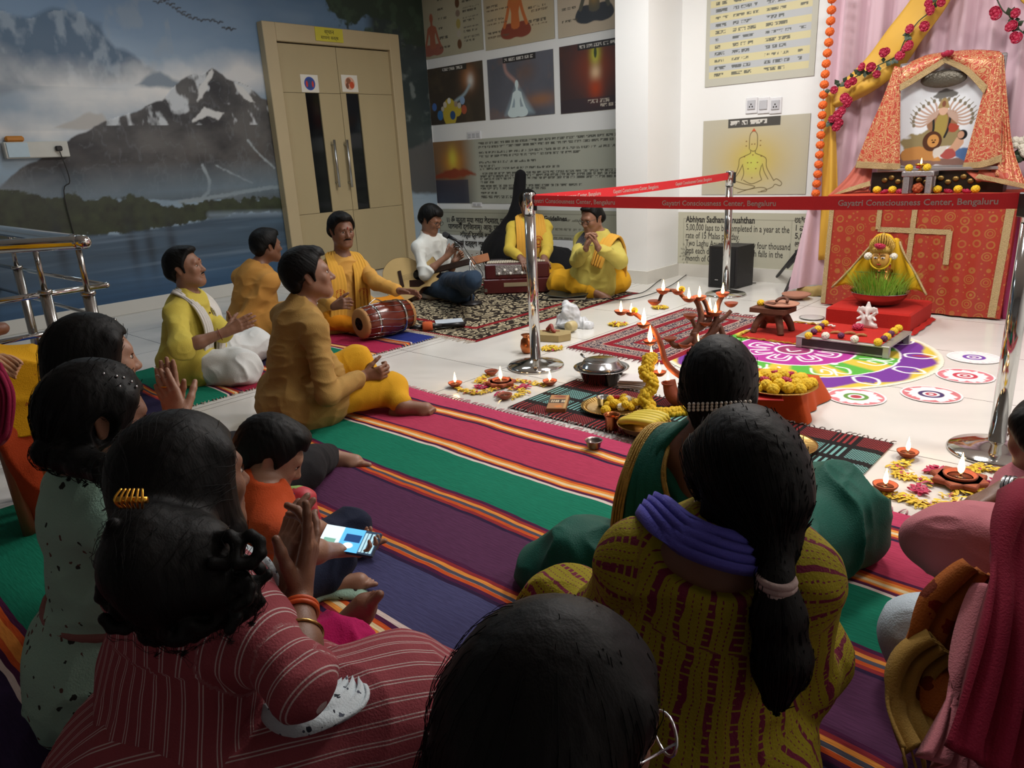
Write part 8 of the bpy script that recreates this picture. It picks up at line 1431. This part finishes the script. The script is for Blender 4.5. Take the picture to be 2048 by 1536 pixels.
# ================================================================ musicians' things
MAH = M('drum_wood', '6a2a1c', .25, var=.25, vs=8); HID = M('hide_tan', 'a87c4a', .7, var=.15); CRM = M('cord_cream', 'b9aa8c', .7)
a_, c_ = dp(719, 630, pr(DRUMMER.J['pel'])[2]-.42), dp(814, 622, pr(DRUMMER.J['pel'])[2]-.14); a_[2] = .135; c_[2] = .135; ax = unit(c_-a_); Ld = float(np.linalg.norm(c_-a_)); dm = empty('barrel_drum', tuple(a_*.5+c_*.5), 0, 'dark red barrel drum with steel bands lying before the drummer', 'drum'); q1, q2 = perp(ax); mx = Matrix([[q1[i], q2[i], ax[i], a_[i]] for i in range(3)]+[[0, 0, 0, 1]]); L = Ld
b = MB(); b.lathe([(.098, 0), (.112, L*.2), (.122, L*.45), (.118, L*.65), (.100, L)], 40, mx=mx); b.build('shell', MAH, dm, world=True); b = MB(); b.lathe([(.0, -.012), (.085, -.012), (.1, -.006), (.108, .0), (.106, .018)], 40, mx=mx, cap=False); b.build('drum_head', HID, dm, world=True); b = MB(); b.lathe([(.104, L-.016), (.103, L+.006), (.09, L+.010), (0, L+.010)], 40, mx=mx, cap=False); b.build('drum_head', HID, dm, world=True); b = MB(); b.lathe([(.045, -.0135), (0, -.0135)], 30, mx=mx); b.build('tuning_patch', M('patch_black', '15120f', .6), dm, world=True); b = MB(); b.lathe([(.045, L+.0115), (0, L+.0115)], 30, mx=mx); b.build('tuning_patch', M('patch_black', '15120f', .6), dm, world=True)
b = MB(); [b.lathe([(r_, z), (r_+.003, z), (r_+.003, z+.018), (r_, z+.018)], 40, mx=mx, cap=False) for r_, z in ((.1135, L*.22), (.118, L*.76))]; b.build('steel_band', STL, dm, world=True); b = MB()
for k in range(14):
    a0, a1 = k*2*PI/14, (k+.5)*2*PI/14; f_ = lambda r_, a, z: tuple(mx @ Vector((r_*math.cos(a), r_*math.sin(a), z))); b.tube([f_(.109, a0, .01), f_(.119, a0, L*.3), f_(.122, a1, L*.62), f_(.105, a1, L-.01)], .0025, 5)
b.build('lacing', STL, dm, world=True); b = MB(); p0 = a_+A([0, 0, .12]); b.tube(smp([p0+ax*.08, p0+ax*.14+A([0, 0, .03]), p0+ax*.2], 4), .004, 6); b.build('handle', STL, dm, world=True)
# harmonium
hl, hr = fl(968, 592), fl(1103, 587); e = unit((hr-hl)*A([1, 1, 0])); nn = A([-e[1], e[0], 0.]); W_ = np.linalg.norm((hr-hl)[:2]); hc_ = (hl+hr)/2+nn*.16; ang = math.atan2(e[1], e[0]); hm = empty('harmonium', (hc_[0], hc_[1], .008), ang, 'dark red wooden harmonium with a chrome fret panel on the carpet', 'harmonium'); WH = M('harmonium_wood', '4a1618', .25, var=.2, vs=6); b = MB(); b.box((0, 0, .07), (W_, .30, .13), bev=.008); b.build('case', WH, hm); b = MB(); b.box((0, -.0, .20), (W_*.95, .26, .14), bev=.012); b.build('body', WH, hm)
b = MB(); b.box((-.03, -.132, .215), (.32, .006, .085), bev=.002); b.build('fret_panel', M('fret_chrome', '9a9694', .3, .8, bump=1., bs=120, var=.3, vs=70), hm); b = MB(); b.box((0, -.152, .085), (.24, .004, .035)); b.build('name_plate', M('plate_brass', 'a89c80', .4, .5), hm)
for k in range(6): b = MB(); b.lathe([(.008, 0), (.014, .008), (.012, .016), (0, .018)], 12, mx=T(-.16+k*.052, -.135, .185+.03*(k % 2)) @ Matrix.Rotation(PI/2, 4, 'X')); b.build('stop_knob', M('knob_white', 'c9c5bc', .3), hm)
for k in range(24): b = MB(); b.box((-.26+k*.022, -.04, .278), (.019, .12, .012), bev=.002); b.build('key', M('key_ivory', 'c9c2b0', .3), hm)
for i in (-1, 1): b = MB(); b.box((i*(W_/2-.02), -.151, .04), (.025, .004, .03)); b.build('corner_bracket', STL, hm)
b = MB(); b.grid(lambda u, v: (-.26+.52*u, .13+.02*abs(math.sin(v*14)), .12+.16*v), 2, 28); b.build('bellows', M('bellows_dark', '241a1c', .7), hm)
# guitar
G = GUIT; c = dp(811, 556, pr(G.J['pel'])[2]-.20); hd_ = dp(1000, 508, pr(G.J['pel'])[2]-.24); gx = unit(hd_-c); gn = unit(-fw+A([0, 0, .15])); gn = unit(gn-gx*(gn@gx)); gy = np.cross(gn, gx); gt = empty('acoustic_guitar', tuple(c), 0, 'pale acoustic guitar with a cutaway body across the young man\'s lap', 'guitar'); gm = Matrix([[gx[i], gy[i], gn[i], c[i]] for i in range(3)]+[[0, 0, 0, 1]])
out = smp([(-.20, 0), (-.18, .12), (-.08, .195), (.05, .18), (.13, .125), (.20, .13), (.27, .14), (.30, .08), (.31, .02), (.31, -.03), (.27, -.06), (.31, -.10), (.27, -.14), (.20, -.13), (.13, -.125), (.05, -.18), (-.08, -.195), (-.18, -.12)], 5, True); b = MB(); b.prism([tuple(p) for p in out], -.095, 0, mx=gm); b.build('body', M('guitar_side', '4a2c1c', .3), gt, world=True); b = MB(); b.prism([tuple(p*.985) for p in out], 0, .003, mx=gm); b.build('soundboard', M('spruce', 'c4aa74', .3, var=.06, vs=30, stretch=(.2, 1, 1)), gt, world=True)
b = MB(); b.lathe([(.048, .0036), (0, .0036)], 32, mx=gm @ T(.12, 0, 0)); b.build('sound_hole', M('hole_dark', '120d0a', .9), gt, world=True); b = MB(); b.prism([(.03, -.03), (.13, -.05), (.16, -.09), (.10, -.11), (.02, -.09)], .003, .0045, mx=gm); b.build('pick_guard', M('guard_dark', '2c1610', .2), gt, world=True)
b = MB(); b.box((.42, 0, .006), (.36, .052, .022), mx=gm, bev=.003); b.build('neck', M('rosewood', '2c1a12', .35), gt, world=True); b = MB(); b.box((.675, 0, .0), (.17, .072, .018), mx=gm, bev=.004); b.build('headstock', M('head_wood', 'a06a48', .35), gt, world=True); b = MB(); b.box((-.04, 0, .008), (.03, .15, .012), mx=gm, bev=.003); b.build('bridge', M('rosewood', '2c1a12', .35), gt, world=True)
b = MB(); [b.tube([gm @ Vector((-.04, (k-2.5)*.009, .016)), gm @ Vector((.6, (k-2.5)*.0075, .019)), gm @ Vector((.66, (k-2.5)*.010, .012))], .0007, 4) for k in range(6)]; b.build('string', STL, gt, world=True)
for k in range(6): b = MB(); q = 1 if k % 2 else -1; b.tube([gm @ Vector((.62+(k//2)*.045, q*.036, .0)), gm @ Vector((.62+(k//2)*.045, q*.056, .0))], .004, 6); b.ball(tuple(gm @ Vector((.62+(k//2)*.045, q*.060, 0))), .009, 0, 8); b.build('tuning_peg', STL, gt, world=True)
# microphone on a stand
p = fl(944, 610); wz = pr(p)[2]; ms = empty('microphone_stand', (p[0], p[1], .01), 0, 'short microphone stand with a boom before the guitar player', 'microphone stand'); b = MB(); b.lathe([(.09, 0), (.09, .012), (.03, .02), (.012, .03)], 30); b.build('base', M('iron_dark', '3a3a3c', .4, .7), ms); t_ = dp(940, 517, wz); b = MB(); b.tube([(p[0], p[1], .02), tuple(t_)], .009, 10); b.build('pole', STL, ms, world=True); b = MB(); b.tube([dp(962, 561, wz-.05), dp(940, 519, wz), dp(918, 490, wz+.03), dp(905, 478, wz+.04)], .006, 8); b.build('boom', STL, ms, world=True)
m0, m1 = dp(890, 469, wz+.06), dp(912, 481, wz+.04); b = MB(); b.tube([m0, m0+(m1-m0)*.32], .024, 14); b.ball(tuple(m0), .025, 0, 14); b.tube([m0+(m1-m0)*.3, m1+(m1-m0)*.6], [.017, .011], 12, 1); b.build('microphone', [M('mic_grille', '4a4c50', .4, .7, bump=1., bs=500), M('plastic_black', '15161a', .35)], None, 'black microphone held at the singer\'s mouth by the boom', 'microphone')
CBL = M('cable_black', '15151a', .5)
b = MB(); b.tube(smp([m1+(m1-m0)*.6, dp(935, 505, wz), dp(958, 535, wz), dp(965, 552, wz), dp(945, 575, wz), fl(960, 600, .012), fl(1000, 590, .012), fl(1040, 606, .012)], 8), .0035, 6); b.build('microphone_cable', CBL, None, 'black cable looping from the boom microphone down to the carpet', 'cable')
for k, (L_, lb) in enumerate((([(1350, 545), (1320, 560), (1285, 585), (1240, 590), (1200, 598), (1120, 600), (1040, 596), (1005, 585)], 'upper black cable running from the speaker along the floor to the musicians'), ([(1412, 532), (1380, 545), (1340, 572), (1290, 592), (1240, 600), (1180, 592), (1100, 604)], 'lower black cable running from the speaker to the carpet'), ([(1000, 600), (1015, 582), (1035, 600), (1055, 585), (1070, 604), (1090, 590), (1120, 602)], 'tangled black cable on the carpet before the harmonium'), ([(1476, 575), (1500, 567), (1512, 566)], 'short black cable lying right of the speaker'))): b = MB(); b.tube(smp([fl(x, y, .012) for x, y in L_], 8), .004, 6); b.build('floor_cable', CBL, None, lb, 'cable', 'floor cables')
# microphone with orange foam on the rug, paper, book
p = fl(858, 662); wm = pr(p)[2]; ls = [dp(818, 668, wm), dp(905, 640, wm)]; d_ = unit((ls[1]-ls[0])*A([1, 1, 0])); q0 = A([p[0], p[1], .035]); rm = empty('foam_microphone', (p[0], p[1], .01), 0, 'black microphone with an orange foam ring lying on the carpet fringe', 'microphone'); b = MB(); b.tube([q0-d_*.03, q0+d_*.10], [.02, .015], 14); b.tube([q0+d_*.09, q0+d_*.27], [.014, .018], 12); b.tube([q0-d_*.14, q0-d_*.04], [.012, .018], 10); b.build('handle', M('plastic_black', '15161a', .35), rm, world=True); b = MB(); b.tube([q0-d_*.045, q0-d_*.035, q0+d_*.015, q0+d_*.03], [.03, .037, .037, .03], 20); b.build('foam_ring', M('foam_orange', 'c0582c', .9, bump=.5, bs=300), rm, world=True)
p = fl(900, 650); b = MB(); b.box((0, 0, 0), (.21, .29, .002)); b.build('paper_sheet', M('paper_blue_white', 'b9c4cf', .7), None, 'pale sheet of paper lying on the carpet by the foam microphone', 'paper', loc=(p[0], p[1], .016)).rotation_euler = (0, 0, .9)
p = fl(1137, 598); bk = empty('open_book', (p[0], p[1], .014), .5, 'dark green covered book lying open at the edge of the carpet', 'book'); b = MB(); b.box((-.09, 0, .02), (.18, .25, .008), mx=Matrix.Rotation(.12, 4, 'Y'), bev=.002); b.box((.09, 0, .02), (.18, .25, .008), mx=Matrix.Rotation(-.12, 4, 'Y'), bev=.002); b.build('cover', M('book_cover', '1c2420', .4), bk); b = MB(); b.box((.0, 0, .006), (.32, .23, .012), bev=.003); b.build('pages', M('book_pages', 'b9b5a4', .8), bk)
# covered instrument, black cloth, speaker, backdrop stand
t0 = pl(1041, 352, 1, 6.1); t1 = pl(1036, 430, 1, 6.05); t2 = pl(1010, 500, 1, 6.0); F = Fld(A([t2[0]-.35, 5.5, -.01]), A([t0[0]+1.1, 6.4, t0[2]+.15]), .009); F.cone(t0, t1, .066, .09, .05, 0, (A([0, 1., 0]), 1.4)); F.cone(t1, t2, .10, .20, .08, 0, (A([0, 1., 0]), 1.3)); F.cone(t2, A([t2[0]+.05, 6.0, .18]), .22, .24, .08); F.cone(A([t2[0]-.1, 5.98, .15]), A([t2[0]+.75, 6.05, .10]), .16, .16, .08); F.floor(.005); mobj('covered_instrument', F.mesh('covered_instrument', cloth('cloth_black', '141417'), folds(.014, 7, (1, 1, .5))), None, label='tall long-necked instrument wrapped in black cloth behind the harmonium player', cat='instrument')
p0, p1 = fl(1412, 575), fl(1472, 578); sc_ = A([(p0+p1)[0]/2+.02, (p0+p1)[1]/2+.14, 0]); an_ = math.atan2(*(p1-p0)[[1, 0]]); sp_ = empty('floor_speaker', (sc_[0], sc_[1], .002), .05, 'black box speaker on the floor under the announcement board', 'speaker'); b = MB(); b.prism([(-.15, -.13), (.11, -.13), (.15, .13), (-.11, .13)], 0, .36); b.build('cabinet', M('speaker_black', '1e1d1f', .5, bump=.2, bs=200), sp_); b = MB(); b.box((-.02, -.134, .18), (.22, .008, .32), bev=.004); b.build('grille', M('grille_black', '151517', .7, bump=1., bs=600), sp_); b = MB(); b.box((-.07, -.14, .07), (.03, .003, .008)); b.build('badge', SIL, sp_)
BKM = M('stand_black', '1c1c20', .4); bs_ = empty('backdrop_stand', (-2.5, 6.1, 0), 0, 'black folding legs of the backdrop stand beside the curtain', 'stand')
for (a_, c_) in (((1546, 563), (1604, 492)), ((1564, 598), (1583, 556)), ((1575, 535), (1600, 508))):
    q_ = fl(*a_) if a_[1] > 550 else pl(a_[0], a_[1], 1, 6.2); r_ = pl(c_[0], c_[1], 1, 6.12); b = MB(); b.tube([q_, r_], .013, 8); b.build('leg', BKM, bs_, world=True)
b = MB(); tp = pl(1600, 495, 1, 6.12); b.tube([A([tp[0]+.25, 6.31, .05]), A([tp[0]+.25, 6.31, 3.0])], .015, 10); b.build('upright', BKM, bs_, world=True)
p = fl(1620, 592); F = Fld(A([p[0]-.2, p[1]-.1, -.01]), A([p[0]+.25, p[1]+.15, .12]), .007); F.cone(A([p[0]-.08, p[1]+.03, .03]), A([p[0]+.12, p[1]+.03, .03]), .04, .04, .03); F.floor(.004); mobj('cloth_bundle', F.mesh('cloth_bundle', cloth('cloth_ochre_bundle', 'a8925c'), folds(.012, 14)), None, label='small ochre cloth bundle under the hem of the pink curtain', cat='cloth')
# bag of clothes by the child
c = dp(575, 1018, 2.22); F = Fld(c-A([.2, .2, .2]), c+A([.2, .2, .2]), .006); F.cone(dp(560, 1020, 2.2), dp(590, 1025, 2.22), .055, .055, .03, 0); F.cone(dp(606, 1000, 2.22), dp(612, 1050, 2.22), .040, .045, .015, 1); F.cone(dp(596, 982, 2.22), dp(570, 980, 2.22), .016, .008, .01, 2); F.floor(.03)
mobj('cloth_bag', F.mesh('cloth_bag', [cloth('bag_blue', '1c4a80'), M('bag_red', 'b5303c', .5), M('bag_green', '8fb05c', .5)], folds(.005, 14)), None, label='blue cloth bag with a red side pocket standing behind the small child', cat='bag')
# ================================================================ people cut by the picture's edges
YEL = YSR
# woman on a wooden chair at the left edge: lap, shin and the hem of her dress
ch_ = empty('wooden_chair', (-3.1, .62, 0), 0, 'wooden chair cut off by the left edge, its front leg on the green stripe', 'chair'); WDC = M('chair_wood', '8a5a3c', .4, var=.15, vs=5)
fl0_ = fl(62, 1072); kn = fl(2, 860, .42); b = MB(); b.tube([fl0_+A([0, 0, 0]), kn], [.022, .026], 8); b.build('leg', WDC, ch_, world=True)
bk_ = unit((CAM-fl0_)*A([1, 1, 0])); sd_ = unit(A([-rt[0], -rt[1], 0])); cc = A([fl0_[0], fl0_[1], 0])
for o_ in (sd_*.42, bk_*-.40, sd_*.42-bk_*.40): b = MB(); b.tube([cc+o_+A([0, 0, 0]), cc+o_+A([0, 0, .42])], .022, 8); b.build('leg', WDC, ch_, world=True)
b = MB(); q = cc+sd_*.21-bk_*.2+A([0, 0, .44]); mxs = Matrix([[sd_[i], bk_[i], (0, 0, 1)[i], q[i]] for i in range(3)]+[[0, 0, 0, 1]]); b.box((0, 0, 0), (.50, .48, .035), mx=mxs, bev=.01); b.build('seat', WDC, ch_, world=True)
pel = q+A([0, 0, .13])+sd_*.10; J = {'pel': pel, 'nk': pel+A([0, 0, .44]), 'hd': pel+A([0, 0, .62])}; R_ = hframe(100, 0, 0, pel); J['sR'] = J['nk']+R_[0]*.15-A([0, 0, .06]); J['sL'] = J['nk']-R_[0]*.15-A([0, 0, .06]); J['eR'] = J['sR']+R_[1]*.1-A([0, 0, .26]); J['eL'] = J['sL']+R_[1]*.1-A([0, 0, .26]); J['wR'] = J['eR']+R_[1]*.2; J['wL'] = dp(-20, 570, 2.9)
J['kR'] = dp(50, 800, 2.42); J['aR'] = fl(100, 1010, .07); J['kL'] = dp(62, 778, 2.62); J['aL'] = fl(120, 960, .07); report('chair', J)
g = Fig('person', J, 'woman in yellow seated on the wooden chair at the left edge', 100, 0, 0, 'c', 1., 1., .008, .005)
g.body(face=True, legs=False); g.top(YEL, sleeve=1.2, uv=True, skirt=[(pel, J['kR'], .16, .13, None), (pel, J['kL'], .16, .14, None), (J['kL'], J['kL']+rt*.03-A([0, 0, .06]), .14, .12, None)]); g.hair('long', h=.006)
F = Fld(np.minimum(J['kR'], J['aR'])-.2, np.maximum(J['kL'], J['aL'])+.2, .007); F.cone(J['kR']-A([0, 0, .05]), J['aR']-A([0, 0, .02]), .10, .08, .04, 0); F.cone(J['kL']-A([0, 0, .06]), J['aL'], .10, .08, .04, 0); F.floor(.01); mobj('trousers', F.mesh('trousers', TER, folds(.010, 8)), g.root)
scarf(g, [dp(-40, 725, 2.36), dp(0, 722, 2.34), dp(40, 742, 2.33)], .06, .008, cloth('shawl_peach', 'd0a07c'), 'shawl', flat=[up, up, up-fw, -fw])
scarf(g, [dp(-10, 740, 2.22), dp(14, 790, 2.2), dp(6, 860, 2.2), dp(-20, 880, 2.2)], .06, .012, cloth('sash_magenta', '8c1c40'), 'sash', flat=[-fw, -fw, -fw, -fw])
b = MB(); b.tube([dp(85+12*math.cos(a), 893+15*math.sin(a), pr(J['kR'])[2]-.115) for a in np.linspace(0, 2*PI, 21)[:-1]], .003, 5, closed=True); b.build('stitched_emblem', M('thread_pale', 'a89a90', .8), g.root, world=True)
# woman in pink at the right edge, beyond the magenta shawl
hc = dp(2098, 880, 1.95); J = {'hd': hc, 'nk': hc-A([0, .0, .17])}; J['pel'] = A([hc[0]+.03, hc[1]-.05, .13]); R_ = hframe(-130, 0, 0, hc); J['sR'] = J['nk']+R_[0]*.15-A([0, 0, .06]); J['sL'] = J['nk']-R_[0]*.15-A([0, 0, .06]); J['eR'] = J['sR']-A([0, 0, .26])+R_[1]*.08; J['wR'] = J['eR']+R_[1]*.22
J['eL'] = dp(2110, 985, 1.72); J['wL'] = dp(2012, 978, 1.80); J['kR'] = dp(2080, 1090, 1.9); J['kR'][2] = .12; J['kL'] = dp(1905, 1085, 1.78); J['aL'] = dp(1985, 1130, 1.75); J['aR'] = J['kR']-rt*.1; report('pink', J)
g = Fig('person', J, 'woman in pink at the right edge with a silver bangle and her knee up', -120, 12, 0, 'c', .95, 1., .006, .0035); g.body({'L': (dp(1932, 1014, 1.80)-J['wL'], A([0, 0, -1.]), -fw, dict(curl=.25))}); g.top(PNK, sleeve=1.3); g.hair('long'); 
def knee(F): F.cone(dp(1885, 1080, 1.78), dp(1960, 1100, 1.76), .075, .10, .05, 0); F.cone(dp(1960, 1100, 1.76), dp(2040, 1120, 1.75), .10, .10, .05, 0); F.cone(dp(1975, 1120, 1.73), dp(1985, 1240, 1.66), .07, .05, .05, 0)
g.legs(PNK, 'salwar', to=1.9, r=.01, extra=knee, disp=folds(.013, 8)); band(g, 'wL', 'eL', .0, .030, .004, SIL, 'bangle', n=3)
# nearest at the right edge: floral dress, ochre dupatta, magenta shawl
pel = dp(2330, 1560, 1.35); pel[2] = .13; J = {'pel': pel, 'nk': pel+A([0, 0, .46]), 'hd': pel+A([.02, .03, .64])}; R_ = hframe(-150, 0, 0, pel); J['sR'] = J['nk']+R_[0]*.15-A([0, 0, .05]); J['sL'] = J['nk']-R_[0]*.15-A([0, 0, .05]); J['eR'] = J['sR']-A([0, 0, .26])+R_[1]*.1; J['eL'] = J['sL']-A([0, 0, .26])+R_[1]*.1; J['wR'] = J['eR']+R_[1]*.2; J['wL'] = J['eL']+R_[1]*.2
J['kL'] = fl(1860, 1275, .13); J['aL'] = fl(1960, 1230, .06); J['kR'] = fl(2050, 1230, .13); J['aR'] = fl(1960, 1200, .06); report('mag', J)
g = Fig('person', J, 'woman under a magenta shawl at the right edge, orange floral dress and ochre fringed dupatta', -160, 8, 0, 'c', 1., 1., .007, .004); g.body(face=False); g.top(OFL, 'dress', sleeve=1.2, uv=True, r=.01, skirt=[(pel, dp(1930, 1300, 1.60), .16, .10, None), (pel, dp(1900, 1400, 1.45), .14, .08, None)]); g.legs(WFL, to=1.9, r=.02, uv=True, disp=folds(.010, 8)); g.hair('long')
scarf(g, [dp(1985, 1150, 1.42), dp(1930, 1230, 1.45), dp(1880, 1330, 1.46), dp(1830, 1370, 1.50), dp(1830, 1440, 1.47)], (.10, .16, .16, .12, .10), .008, OFL, 'kurta_front', flat=[-fw+up*.4]*5, amp=.01)
scarf(g, [dp(1900, 1310, 1.42), dp(1850, 1350, 1.44), dp(1842, 1420, 1.42), dp(1880, 1500, 1.36)], (.10, .12, .14, .15), .007, OCH, 'dupatta', flat=[-fw+up*.4]*4, amp=.012, fringe=.06)
scarf(g, [dp(2100, 990, 1.50), dp(2070, 1060, 1.42), dp(2058, 1200, 1.34), dp(2040, 1360, 1.26), dp(2010, 1560, 1.18)], (.12, .15, .18, .19, .21), .010, MAG, 'shawl', flat=[up-fw*.5, -fw, -fw, -fw+up*.2, -fw+up*.3], amp=.014)
scarf(g, [dp(1985, 1180, 1.40), dp(1960, 1300, 1.36), dp(1930, 1440, 1.30), dp(1900, 1560, 1.24)], (.04, .07, .10, .14), .010, PNK, 'pink_fold', flat=[-fw]*4, amp=.014)
